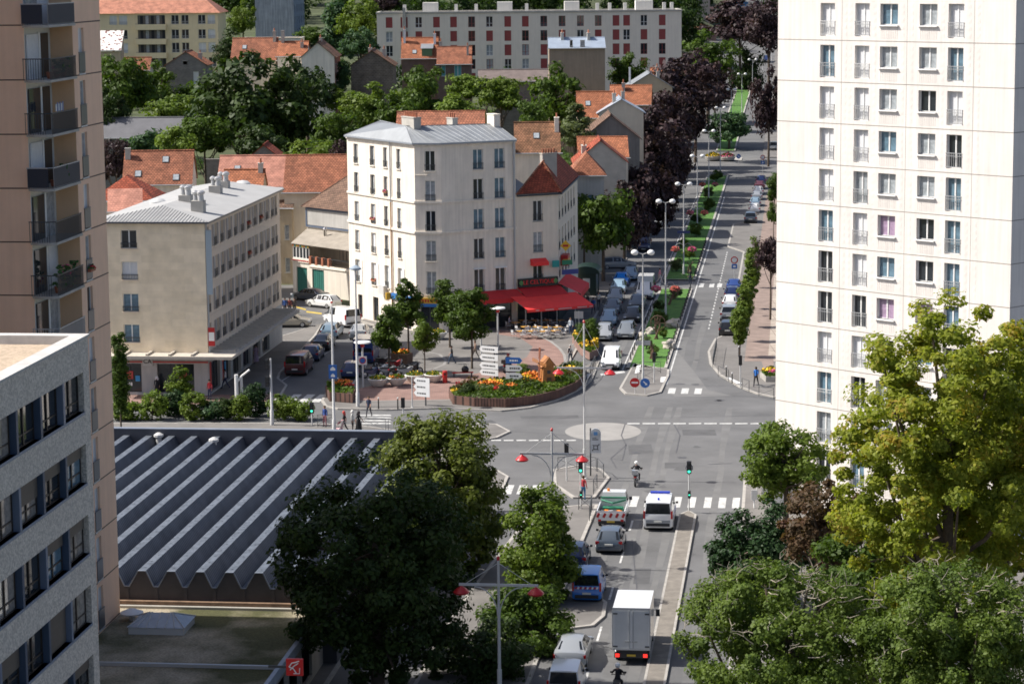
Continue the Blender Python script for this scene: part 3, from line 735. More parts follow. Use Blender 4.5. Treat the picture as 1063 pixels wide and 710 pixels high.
# ---------------------------------------------------------------- sawtooth market hall and the gravel-roofed annexe
def market_hall():
    s0 = ST(*G(212, 594, 4.98))[0]; s1 = ST(*G(212, 446, 5.4))[0]
    tR = ST(*G(322, 595, 4.98))[1]+1.2
    tL = -62
    # root: origin at south-east corner, local x goes away along the ridges
    A = W(s0, tR)
    t = broot('market_hall', 'dark corrugated market hall with parallel folded roof ridges and blue-grey parapet', 'market hall', A, 6.6)
    L = s1-s0; n = int((tR-tL)/1.6); z0, z1 = 4.15, 5.0
    m, nt, bb = new_mat('corrugated_grey'); N = nt.nodes; Lk = nt.links
    tc = N.new('ShaderNodeTexCoord'); sp = N.new('ShaderNodeSeparateXYZ'); Lk.new(tc.outputs['Object'], sp.inputs[0])
    wv = N.new('ShaderNodeMath'); wv.operation = 'MULTIPLY'; wv.inputs[1].default_value = 2*PI/.28; Lk.new(sp.outputs['X'], wv.inputs[0])
    sn = N.new('ShaderNodeMath'); sn.operation = 'SINE'; Lk.new(wv.outputs[0], sn.inputs[0])
    bp = N.new('ShaderNodeBump'); bp.inputs['Strength'].default_value = .5; bp.inputs['Distance'].default_value = .03; Lk.new(sn.outputs[0], bp.inputs['Height']); Lk.new(bp.outputs['Normal'], bb.inputs['Normal'])
    ns = N.new('ShaderNodeTexNoise'); ns.inputs['Scale'].default_value = .8; ns.inputs['Detail'].default_value = 8; Lk.new(tc.outputs['Object'], ns.inputs['Vector'])
    rp = N.new('ShaderNodeValToRGB'); rp.color_ramp.elements[0].color = (.04, .05, .072, 1); rp.color_ramp.elements[1].color = (.095, .108, .138, 1); rp.color_ramp.elements[0].position = .3; rp.color_ramp.elements[1].position = .7  # slope colour darkened to stand for the shaded sides of the folds
    Lk.new(ns.outputs['Fac'], rp.inputs['Fac']); Lk.new(rp.outputs['Color'], bb.inputs['Base Color']); bb.inputs['Roughness'].default_value = .5; bb.inputs['Metallic'].default_value = .2
    b = MB(); cap = MB(); gab = MB()
    p = 1.6; ys = []
    for i in range(n):
        y = p*i
        prof = [(y, z0), (y+.12, z0), (y+.52, z1), (y+.96, z1), (y+1.46, z0), (y+p, z0)]
        for (ya, za), (yb, zb) in zip(prof, prof[1:]): b.face([(0, ya, za), (0, yb, zb), (L-.4, yb, zb), (L-.4, ya, za)][::-1])
        cap.box(-.03, y+.52, z1+.005, L-.4, y+.96, z1+.03)
        # bolt heads along the cap
        for k in range(26): cap.box(.6+k*L/27, y+.70, z1+.03, .68+k*L/27, y+.78, z1+.05)
        gab.face([(0, y, z0-.75), (0, y+p, z0-.75), (0, y+p, z0), (0, y+1.46, z0), (0, y+.96, z1), (0, y+.52, z1), (0, y+.12, z0), (0, y, z0)], 0)
        gab.box(-.06, y+p-.1, z0-.7, -.005, y+p+.1, z0-.06, 0)
        for a, c in (((.12, z0), (.52, z1)), ((.52, z1), (.96, z1)), ((.96, z1), (1.46, z0)), ((1.46, z0), (1.72, z0))):
            q = math.atan2(c[1]-a[1], c[0]-a[0]); l = math.hypot(c[0]-a[0], c[1]-a[1])
            gab.cbox((-.04, y+(a[0]+c[0])/2, (a[1]+c[1])/2+.01), (.09, l, .05), 1, 0, q)
    b.build('folded_roof', m, t); cap.build('ridge_cap', mat('lit_ridge_cap_zinc', (.15, .17, .20), .5, .4, 2.5, metal=.35), t, None)  # caps coloured lighter than the slopes to paint the lit bands
    gab.build('gable_front', [mat('hall_front_dark', (.075, .07, .075), .7, .15), mat('edge_trim', (.25, .28, .33), .45, .15)], t)
    wl = MB(); Wd = p*n
    wl.box(L-.4, -.2, 0, L, Wd, 5.45); wl.box(.0, -.2, 0, L-.41, -.02, 4.9); wl.box(.05, -.01, 0, .3, Wd, 3.38)
    wl.build('parapet', mat('parapet_dark_blue', (.065, .07, .085), .6, .12), t)
    cpp = MB(); cpp.box(L-.45, -.25, 5.455, L+.05, Wd, 5.52); cpp.box(-.03, -.26, 4.905, L-.46, .04, 4.96)
    cpp.build('parapet_coping', mat('coping_blue', (.20, .23, .28), .45, .12), t)
    for qx, qy in ((165, 459), (206, 455), (222, 464)):
        x, y = tolocal(t, G(qx, qy, 4.6)); v = MB(); v.lathe([(.2, 0), (.2, .4), (.34, .5), (.34, .65), (.12, .78)], (x, y, 4.5), 10); v.build('roof_vent', M_lgrey, t)
    return A, L, tR, s0
HALL = market_hall()
def annexe():
    z = 3.2
    c = [G(p[0], p[1], z) for p in ((322, 643), (280, 708))]
    tE = (ST(*c[0])[1]+ST(*c[1])[1])/2
    s1 = HALL[3]-.05; s0 = 80; A = W(s0, tE)
    t = broot('bank_annexe', 'low annexe with gravel and moss roof, glazed skylight and white metal edge', 'annexe', A, 6.6)
    L = s1-s0; Wd = 26
    b = MB(); F = FR(L, Wd)
    b.facade(L, 0, z-.35, [(2+i*3.2, .4, 4.6+i*3.2, 2.4) for i in range(int(L/3.2)-1)], .15); b.frame(*F['left']); b.facade(Wd, 0, z-.35, []); b.frame(*F['back']); b.facade(L, 0, z-.35, [])
    b.build('wall', facade_mat('annexe_wall', (.34, .31, .27)), t)
    rm, nt, bb = new_mat('gravel_moss'); N = nt.nodes; Lk = nt.links
    tc = N.new('ShaderNodeTexCoord'); a = N.new('ShaderNodeTexNoise'); a.inputs['Scale'].default_value = .18; a.inputs['Detail'].default_value = 8; Lk.new(tc.outputs['Object'], a.inputs['Vector'])
    rp = N.new('ShaderNodeValToRGB'); rp.color_ramp.elements[0].color = (.075, .075, .028, 1); rp.color_ramp.elements[1].color = (.36, .31, .225, 1); rp.color_ramp.elements[0].position = .40; rp.color_ramp.elements[1].position = .56
    g = N.new('ShaderNodeTexNoise'); g.inputs['Scale'].default_value = 9; g.inputs['Detail'].default_value = 6; Lk.new(tc.outputs['Object'], g.inputs['Vector'])
    ml = N.new('ShaderNodeMix'); ml.data_type = 'RGBA'; ml.blend_type = 'OVERLAY'; ml.inputs['Factor'].default_value = .8
    Lk.new(a.outputs['Fac'], rp.inputs['Fac']); Lk.new(rp.outputs['Color'], ml.inputs['A']); Lk.new(g.outputs['Fac'], ml.inputs['B']); Lk.new(ml.outputs['Result'], bb.inputs['Base Color']); bb.inputs['Roughness'].default_value = 1
    bp = N.new('ShaderNodeBump'); bp.inputs['Strength'].default_value = .7; bp.inputs['Distance'].default_value = .04; Lk.new(g.outputs['Fac'], bp.inputs['Height']); Lk.new(bp.outputs['Normal'], bb.inputs['Normal'])
    MB().box(0, .12, z-.34, L, Wd, z-.12).build('gravel_roof', rm, t)
    e = MB(); e.box(-.05, -.12, z-.5, L, .1, z); e.build('roof_edge', mat('edge_grey_blue', (.34, .38, .44), .5, .15), t)
    e = MB(); e.box(L-.3, .12, z-.1, L-.02, Wd, z+.22, 1); e.box(L-.55, .12, z-.12, L-.31, Wd, z+.02, 0); e.build('roof_upstand', [M_conc, mat('rusty_flashing', (.22, .14, .09), .8, .4, 2.)], t)
    q = tolocal(t, G(200, 690, z)); e = MB(); e.box(q[0]-.09, .12, z-.11, q[0]+.09, Wd, z+.06); e.build('metal_strip', M_grey, t)
    # skylight
    q = tolocal(t, G(168, 650, z)); k = link('skylight', MB().box(-1.2, -1.45, -.2, 1.2, 1.45, .35).mesh('skylight_base', [M_lgrey]), t, (q[0], q[1], z-.1))
    gl = MB(); P = [(-1.25, -1.5, .36), (1.25, -1.5, .36), (1.25, 1.5, .36), (-1.25, 1.5, .36)]; T1, T2 = (0, -.6, .85), (0, .6, .85)
    gl.face([P[0], P[1], T1]); gl.face([P[1], P[2], T2, T1]); gl.face([P[2], P[3], T2]); gl.face([P[3], P[0], T1, T2]); gl.face(P[::-1])
    gl.build('glazing', mat('skylight_glass', (.34, .38, .43), .25, .2, 1.5, spec=.6), k)
    fr = MB()
    for i in range(7):
        y = -1.5+i*.5; ty = max(-.6, min(.6, y)); fr.tube([(-1.25, y, .375), (0, ty, .865), (1.25, y, .375)], .03, 4)
    fr.build('glazing_bar', M_lgrey, k)
    q = tolocal(t, G(137, 641, z)); v = MB(); v.lathe([(.15, 0), (.15, .25), (.6, .35), (.62, .42), (.2, .6)], (q[0], q[1], z-.12), 14); v.build('roof_vent', M_wpaint, t, 40)
    # projecting red sign, bottom edge of the picture
    p = tolocal(t, G(300, 697, 2.4)); sg = thing('bank_sign', 'square red sign with white line emblem projecting under the annexe roof edge', 'sign', (*D(306, 692, 106.5),))
    sg.rotation_euler = (0, 0, -AX)
    MB().box(-.38, -.07, -.38, .38, .07, .38).build('sign_box', plain('sign_red', (.62, .02, .02), .4), sg)
    ln = MB(); ln.tube([(-.24, -.085, .02), (-.12, -.085, .2), (.05, -.085, .24), (.22, -.085, .3)], .028, 5); ln.tube([(-.24, -.085, .02), (-.05, -.085, -.05), (.08, -.085, -.25)], .028, 5); ln.tube([(-.2, -.085, -.12), (.0, -.085, .08), (.18, -.085, .2)], .024, 5); ln.tube([(-.05, -.085, -.28), (.22, -.085, -.28), (.24, -.085, -.02)], .022, 5)
    ln.build('emblem', M_wpaint, sg)
    MB().box(-1.2, -.03, -.05, -.38, .03, .05).build('bracket', M_dgrey, sg)
annexe()

# ---------------------------------------------------------------- beige apartment building with bank
def beige_building():
    A = D(216, 365, 212)[:2]
    t = broot('apartment_building', 'long beige stone apartment building with flat grey roof above the bank', 'apartment building', A, 6.5)
    L, Dp, H = 31.5, 9.6, 15.2; F = FR(L, Dp); S = 2.8
    r = random.Random(21)
    stone = brick_mat('stone_blocks', (.86, .735, .55), (.76, .645, .47), (.80, .68, .50), 1.9, .62, .012, off_=.37, bump=.15, var=.12)
    plas = facade_mat('beige_render', (.74, .62, .49), .06, .06)
    # bays along the street front: (x0, x1) of windows, closed shutter panels between them
    bays = [(.35, 1.5)]; x = 3.3
    while x < 28: bays += [(x, x+1.15), (x+2.5, x+3.65)]; x += 5.4
    bays.append((29.2, 30.2)); rows = [(12.9-S*k, 14.8-S*k) for k in range(4)]
    b = MB(); b.facade(L, 3.9, H, [(a, z0, c, z1) for z0, z1 in rows for a, c in bays], .2, 0)
    b.frame(*F['back']); b.facade(L, 0, H, []); b.frame(*F['right']); b.facade(Dp, 3.9, H, [])
    b.build('street_wall', plas, t)
    gw = [(Dp-7.45, z0-.05, Dp-6.05, z0+1.55) for z0 in (13.05, 10.3, 7.5, 4.8)]
    b = MB(); b.frame(*F['left']); gops = [(Dp-(a[2]-0) if False else a[0], a[1], a[2], a[3]) for a in gw]
    b.facade(Dp, 3.9, H, gops, .16); b.build('gable_wall', stone, t)
    for i, o in enumerate(gw):
        w = win(t, F['left'], *o, .16, [M_glass, M_blind, M_blue_c, M_blue_c][i], 1, 0, 'bars', .5, True, sillm=plas)
    for ri, (z0, z1) in enumerate(rows):
        for i, (a, c) in enumerate(bays):
            w = win(t, F['front'], a, z0, c, z1, .2, pick(r, [(M_glass, 3), (M_curt, 2), (M_blind, 1.2)]), 1, 0, 'bars', .75, True, sillm=plas)
            if r.random() < .07: flower_box(w, c-a, .2, M_flred)
            if 0 < i < len(bays)-1:
                MB().box(.02, .0, .02, .62, .03, z1-z0-.02).build('shutter', MATS_sh, w).location = (c-a+.06, -.23, 0)
                if i % 2: MB().box(.02, .0, .02, .62, .03, z1-z0-.02).build('shutter', MATS_sh, w).location = (-.70, -.23, 0)
    bd = MB()
    for k in range(4): bd.box(-.03, -.04, 12.55-S*k, L, .02, 12.68-S*k)
    bd.build('string_course', plas, t)
    # roof: low monopitch slab with hipped, corrugated front
    o = .45; rf = MB(); z = H
    P = [(-o, -o), (L+o, -o), (L+o, Dp+o), (-o, Dp+o)]
    rz = H+1.05; hip = [(5.2, Dp*.52), (L-1.5, Dp*.52)]
    rf.prism(P, z, z+.16, 1)
    v = lambda p, zz: (p[0], p[1], zz)
    rf.face([v(P[0], z+.165), v(P[1], z+.165), v(hip[1], rz), v(hip[0], rz)], 0)
    rf.face([v(P[1], z+.165), v(P[2], z+.165), v(hip[1], rz)], 0)
    rf.face([v(P[2], z+.165), v(P[3], z+.165), v(hip[0], rz), v(hip[1], rz)], 0)
    rf.face([v(P[3], z+.165), v(P[0], z+.165), v(hip[0], rz)], 2)
    rib = MB()
    rf = rf.build('roof', [mat('roof_fibre_grey', (.37, .37, .365), .8, .1, .5), mat('gutter_dark', (.10, .10, .11), .5, .1), mat('roof_corrugated', (.34, .34, .335), .8, .12, 1.)], t)
    # corrugation of the hip
    for i in range(34):
        y = -o+.15+i*(Dp+2*o-.3)/33.; k = 1-abs((y-Dp*.52)/(Dp*.52+o)); k = max(.02, k)
        rib.tube([(-o, y, z+.19), (-o+(5.2+o)*k, y, z+.19+(rz-z-.165)*k)], .03, 4)
    rib.build('corrugation', MATS['roof_corrugated'], rf)
    # stone ventilation stacks with cowls
    for px_, py_ in ((206, 217), (193, 211), (224, 201), (232, 196)):
        g = G(px_, py_, H+.75); q = tolocal(t, g)
        s = link('vent_stack', MB().box(-.55, -.55, -.3, .55, .55, .75).mesh('stack', [M_conc]), rf, (q[0], q[1], H+.75))
        c = MB()
        for dx, dy in ((-.28, -.25), (.28, -.25), (0, .25)): c.lathe([(.2, .75), (.17, 1.25), (.3, 1.35), (.3, 1.5), (.1, 1.65)], (dx, dy, 0), 9)
        c.build('cowl', mat('cowl_metal', (.5, .5, .5), .4, .2, 3., metal=.5), s, 40)
    for px_, py_ in ((164, 211), (252, 192)):
        q = tolocal(t, G(px_, py_, H+.6)); k = MB().lathe([(.75, 0), (.75, .22), (.5, .42), (.05, .5)], (0, 0, 0), 16); link('roof_dome', k.mesh('roof_dome', [M_lgrey], 40), rf, (q[0], q[1], H+.55))
    # canopy
    cn = MB(); cn.prism([(-2.1, -2.6), (L-4, -2.6), (L-4, -.01), (-.01, -.01), (-.01, Dp), (-2.1, Dp)], 3.62, 3.88)
    for i in range(22): cn.box(.6+i*1.25, -2.3, 3.885, .78+i*1.25, -.02, 4.05)
    for i in range(5): cn.box(-1.9, .9+i*2, 3.885, -.02, 1.08+i*2, 4.05)
    cn.build('canopy', mat('canopy_concrete', (.50, .45, .38), .9, .12), t)
    # ground floor: bank front on the gable, shops along the street
    gr = MB(); gz = 3.6
    gr.frame(*F['left']); gops = [(.3, .35, 3.6, 2.9), (5.0, .35, 8.3, 2.9)]
    gr.facade(Dp, 0, 3.9, gops, .25); gr.frame(0, 0, 0); sops = [(1+i*4.2, .25, 4.3+i*4.2, 2.9) for i in range(6)]
    gr.facade(L, 0, 3.9, sops, .25); gr.frame(*F['right']); gr.facade(Dp, 0, 3.9, [])
    gr.build('shop_front_wall', facade_mat('bank_panel', (.48, .47, .45)), t)
    for o_ in gops: win(t, F['left'], *o_, .25, M_glass, 2, 0, None, 1, False, frame=M_dgrey, name='shop_window')
    for i, o_ in enumerate(sops): win(t, F['front'], *o_, .25, M_glass, 2, 0, None, 1, False, frame=M_dgrey, name='shop_window')
    pn = MB(); pn.frame(*F['left']); pn.box(-.1, -.06, 3.0, 4.2, -.01, 3.12, 0); pn.box(4.6, -.06, 3.0, Dp, -.01, 3.12, 0)
    pn.box(2.0, .19, 1.5, 2.8, .21, 2.2, 0); pn.box(3.0, .19, 1.3, 3.4, .21, 1.8, 1); pn.box(6.9, .19, 1.6, 7.6, .21, 2.1, 0); pn.box(2.3, .19, .9, 2.7, .21, 1.2, 2)
    pn.frame(); pn.box(5.7, .19, .7, 6.4, .21, 2.4, 0); pn.box(6.9, .19, .9, 7.4, .21, 2.0, 1); pn.box(.35, -.06, .9, .8, -.01, 3.0, 0)
    pn.build('shop_poster', [plain('poster_red', (.5, .06, .05), .5), plain('poster_blue', (.05, .3, .6), .5), M_wpaint], t)
    lg = MB(); lg.frame(*F['left']); lg.box(3.75, -.12, 2.72, 4.65, -.01, 3.5); s = lg.build('bank_sign', M_lgrey, t)
    q = place(t, F['left'], 4.2, -.15, 3.1); text_mesh('CA', .55, M_black, 'lettering', t, q, (PI/2, 0, F['left'][2]))
    vs = MB(); vs.frame(); vs.box(-.02, -.55, 9.0, .16, -.06, 14.6); vs.build('vertical_sign', plain('sign_blue_grey', (.33, .40, .45), .5), t)
    vs = MB(); vs.box(-.02, -.62, 4.5, .14, -.06, 6.1, 0); vs.box(-.03, -.60, 4.95, .15, -.1, 5.7, 1); vs.build('hanging_sign', [M_red, M_wpaint], t)
    db = MB(); db.tube([(.12, -.12, 3.9), (.12, -.12, H)], .07, 8); db.build('downpipe', M_grey, t)
MATS_sh = mat('shutter_taupe', (.30, .265, .235), .7, .1, 3.)
beige_building()
# ---------------------------------------------------------------- white corner building with zinc roof
M_tile = tile_mat('clay_tile', (.36, .145, .085)); M_tile_b = tile_mat('brown_tile', (.20, .125, .09), var=.4); M_tile_o = tile_mat('orange_tile', (.43, .165, .085))
M_tile_r = tile_mat('red_tile', (.36, .085, .045), dark=.5, var=.5); M_tile_old = tile_mat('mossy_tile', (.28, .14, .08), moss=1.); M_tile_p = tile_mat('pink_tile', (.50, .24, .18), dark=.8, var=.2)
M_cream = facade_mat('cream_render', (.66, .58, .46), .07, .08); M_ochre = facade_mat('ochre_render', (.50, .41, .29), .08, .08)
M_stone_d = brick_mat('rubble_stone', (.20, .16, .125), (.14, .115, .095), (.25, .22, .18), .55, .28, .03, bump=.5, var=.3)
M_brick = brick_mat('dark_brick', (.17, .10, .08), (.12, .075, .065), (.2, .17, .15), .24, .08, .012, bump=.2)
M_redbrick = brick_mat('red_brick', (.33, .10, .06), (.26, .08, .05), (.3, .25, .2), .24, .08, .012, bump=.2)
M_block = brick_mat('grey_blockwork', (.23, .215, .20), (.18, .17, .16), (.27, .26, .24), .5, .2, .015, bump=.2)
M_offwhite = facade_mat('offwhite_render', (.80, .73, .63), .09, .13)
def chimney(root, x, y, z0, h, w=.5, d=.9, pots=3, m=None, name='chimney'):
    b = MB().box(x-w/2, y-d/2, z0-1.2, x+w/2, y+d/2, z0+h); b.box(x-w/2-.05, y-d/2-.05, z0+h, x+w/2+.05, y+d/2+.05, z0+h+.1)
    o = b.build(name, m or M_conc, root)
    for i in range(pots):
        py = y-d/2+d*(i+.5)/pots
        MB().lathe([(.11, 0), (.09, .42), (.12, .45), (.1, .5)], (x, py, z0+h+.1), 8).build('chimney_pot', M_terra, o)
    return o
def seams(b, A, B, Cc, Dd, n, r=.018):
    """standing seams from eave A-B to ridge D-C"""
    for i in range(n+1):
        k = i/n; p = Vector(A).lerp(Vector(B), k); q = Vector(Dd).lerp(Vector(Cc), k); b.tube([p, q], r, 4, caps=False)
def corner_building():
    C2 = (-7.0, 248.4); C1 = off(C2, -82, 2.7); PL = off(C1, -31, 14.8); RE = off(C2, 63, 8.45)
    t = broot('corner_apartment_building', 'five-storey off-white corner building with cut-off corner and blue-grey zinc roof', 'apartment building', C2, 63)
    H = 19.3; r = random.Random(31)
    pl, c1, c2, re = [tolocal(t, p) for p in (PL, C1, C2, RE)]
    # inner (back) outline 9.5 m behind
    bk_l = tolocal(t, off(PL, 59, 8.5)); bk_r = tolocal(t, off(RE, -27, 9)); bk_c = (c2[0]-2.2, c2[1]+10.6)
    fl, Ll = fr_between(t, PL, C1); fb, Lb = fr_between(t, C1, C2); fr_, Lr = fr_between(t, C2, RE)
    rows = [(16.5, 18.55), (13.45, 15.55), (10.4, 12.48), (7.35, 9.45), (3.95, 6.3)]
    lx = [(Ll-3.81, Ll-2.98), (Ll-6.69, Ll-5.82), (Ll-9.66, Ll-8.62), (Ll-13.31, Ll-12.32)]; bx = [(1.05, 2.08)]; rx = [(3.62, 4.74), (6.05, 7.18)]
    b = MB()
    dl = [(Ll-9.5, .15, Ll-8.3, 2.7), (Ll-12.9, .15, Ll-11.9, 2.6), (Ll-4.2, .15, Ll-1.2, 2.7)]
    b.frame(*fl); b.facade(Ll, 0, H, [(a, z0, c, z1) for z0, z1 in rows for a, c in lx]+dl, .17)
    b.frame(*fb); b.facade(Lb, 0, H, [(a, z0, c, z1) for z0, z1 in rows for a, c in bx]+[(.4, .1, 2.3, 2.7)], .17)
    b.frame(*fr_); b.facade(Lr, 0, H, [(a, z0, c, z1) for z0, z1 in rows for a, c in rx]+[(.6, .1, 3.6, 2.7), (4.2, .1, 7.9, 2.7)], .17)
    b.frame()
    for p, q in ((re, bk_r), (bk_r, bk_c), (bk_c, bk_l), (bk_l, pl)):
        b.face([(p[0], p[1], 0), (q[0], q[1], 0), (q[0], q[1], H), (p[0], p[1], H)])
    b.build('wall', M_offwhite, t)
    for o_ in dl[:2]: win(t, fl, *o_, .17, M_glass, 0, 0, None, 1, False, frame=M_dgrey, name='door')
    for f, o_ in ((fl, dl[2]), (fb, (.4, .1, 2.3, 2.7)), (fr_, (.6, .1, 3.6, 2.7)), (fr_, (4.2, .1, 7.9, 2.7))): win(t, f, *o_, .17, M_glass, 1, 0, None, 1, False, frame=M_dgrey, name='shop_window')
    for ri, (z0, z1) in enumerate(rows):
        for f, xs, tp in ((fl, lx, 0), (fb, bx, 1), (fr_, rx, 2)):
            for a, c in xs:
                w = win(t, f, a, z0, c, z1, .17, pick(r, [(M_glass, 4), (M_blue_c, 3), (M_curt, 1.5)]) if tp else pick(r, [(M_glass, 3), (M_blind, 2), (M_curt, 2)]), 1, 0, 'bars', .68, True, sillm=M_offwhite, out=.13)
                if r.random() < .1: flower_box(w, c-a, .17, M_flred if r.random() < .6 else M_flpink)
                if tp == 0 and ri == 4:
                    for q in (-.52, c-a+.06): MB().box(0, -.03, 0, .46, .0, z1-z0).build('shutter', M_wpaint, w).location = (q, -.19, 0)
                if tp == 2 and ri == 4: MB().box(-.12, -.4, z1-z0, c-a+.12, -.17, z1-z0+.1).build('window_hood', M_wpaint, w)
    cn = MB()
    for z, th, o in ((10.15, .24, .15), (13.25, .22, .13), (H-.28, .28, .12)):
        for f, LL in ((fl, Ll), (fb, Lb), (fr_, Lr)): cn.frame(*f); cn.box(-.03, -o, z, LL+.03, .02, z+th)
    cn.frame(*fb); cn.box(-.02, -.07, 16.05, Lb, .02, 16.12)
    cn.build('cornice', M_offwhite, t)
    # zinc roof
    fo = .35; e_pl, e_c1, e_c2, e_re = [Vector((*p, H)) for p in (pl, c1, c2, re)]
    def outv(f): return Vector((math.sin(f[2]), -math.cos(f[2]), 0))*fo
    P = [e_pl+outv(fl), e_c1+(outv(fl)+outv(fb))*.55, e_c2+(outv(fb)+outv(fr_))*.55, e_re+outv(fr_)]
    rz = 1.35
    r_l = Vector((*pl, H)).lerp(Vector((*bk_l, H)), .47)+Vector((0, 0, rz)); r_r = Vector((*re, H)).lerp(Vector((*bk_r, H)), .47)+Vector((0, 0, rz))
    r_c = Vector((*c2, H)).lerp(Vector((*bk_c, H)), .47)+Vector((-.5, 0, rz+.1)); 
    bl, bc, br = [Vector((*p, H)) for p in (bk_l, bk_c, bk_r)]
    rf = MB(); up = Vector((0, 0, .06))
    for q in ((P[0], P[1], r_c, r_l), (P[1], P[2], r_c), (P[2], P[3], r_r, r_c), (r_l, r_c, bc, bl), (r_c, r_r, br, bc), (P[3], br, r_r), (bl, P[0], r_l)): rf.face([v+up for v in q], 0)
    for p, q in zip(P, P[1:]): rf.face([p-Vector((0, 0, .1)), q-Vector((0, 0, .1)), q+up, p+up], 1)
    roof = rf.build('roof', [M_zinc, plain('zinc_gutter', (.30, .33, .37), .45, .3)], t)
    s = MB(); u2 = Vector((0, 0, .085))
    seams(s, P[0]+u2, P[1]+u2, r_c+u2, r_l+u2, 22); seams(s, P[1]+u2, P[2]+u2, r_c+u2, r_c+u2, 4); seams(s, P[2]+u2, P[3]+u2, r_r+u2, r_c+u2, 13)
    s.tube([r_l+u2, r_c+u2, r_r+u2], .05, 5)
    s.build('standing_seam', M_zinc, roof)
    def rp(x, y, z): return tolocal(t, G(x, y, z))
    q = rp(427, 133, 20.6); chimney(t, q[0], q[1], 20.4, 1.25, .8, 3.0, 8)
    q = rp(476, 127, 21); chimney(t, q[0], q[1]+1.5, 20.6, .7, .6, 1.4, 3)
    chimney(t, re[0]-.35, re[1]+4.2, 20.2, 1.5, .7, 1.6, 0, M_offwhite)
    dp = MB(); dp.frame(*fl); dp.tube([(Ll-5.0, -.13, .2), (Ll-5.0, -.13, 13)], .075, 8, 1); dp.tube([(Ll-5.0, -.13, 13), (Ll-5.0, -.13, H-.1)], .075, 8, 0)
    dp.frame(*fr_); dp.tube([(Lr-.25, -.13, 4), (Lr-.25, -.13, H-.1)], .1, 8, 0); dp.build('downpipe', [M_grey, mat('rusty_pipe', (.36, .20, .09), .8, .3, 2.)], t, 40)
    # shop fascia on the bevel: yellow and blue
    fs = MB(); fs.frame(*fb); fs.box(-.3, -.22, 3.05, Lb+.1, -.02, 3.62, 0); fs.box(-.3, -.22, 2.72, Lb+.1, -.02, 3.05, 1); fs.frame(*fl); fs.box(Ll-5.2, -.2, 3.0, Ll+.1, -.02, 3.6, 1); fs.box(Ll-5.4, -.7, 2.9, Ll-5.2, -.05, 3.6, 0)
    fs.build('shop_fascia', [plain('fascia_yellow', (.6, .36, .03), .5), plain('fascia_blue', (.03, .16, .45), .5)], t)
    fs = MB(); fs.frame(*fb)
    for i in range(9): fs.box(.05+i*.28, -.235, 3.2, .22+i*.28, -.221, 3.48)
    fs.build('fascia_lettering', M_red, t)
    ac = MB(); ac.frame(*fl); ac.box(Ll-7.3, -.5, 3.3, Ll-6.2, -.02, 4.2); ac.build('air_conditioner', M_lgrey, t)
    return RE
RE = corner_building()

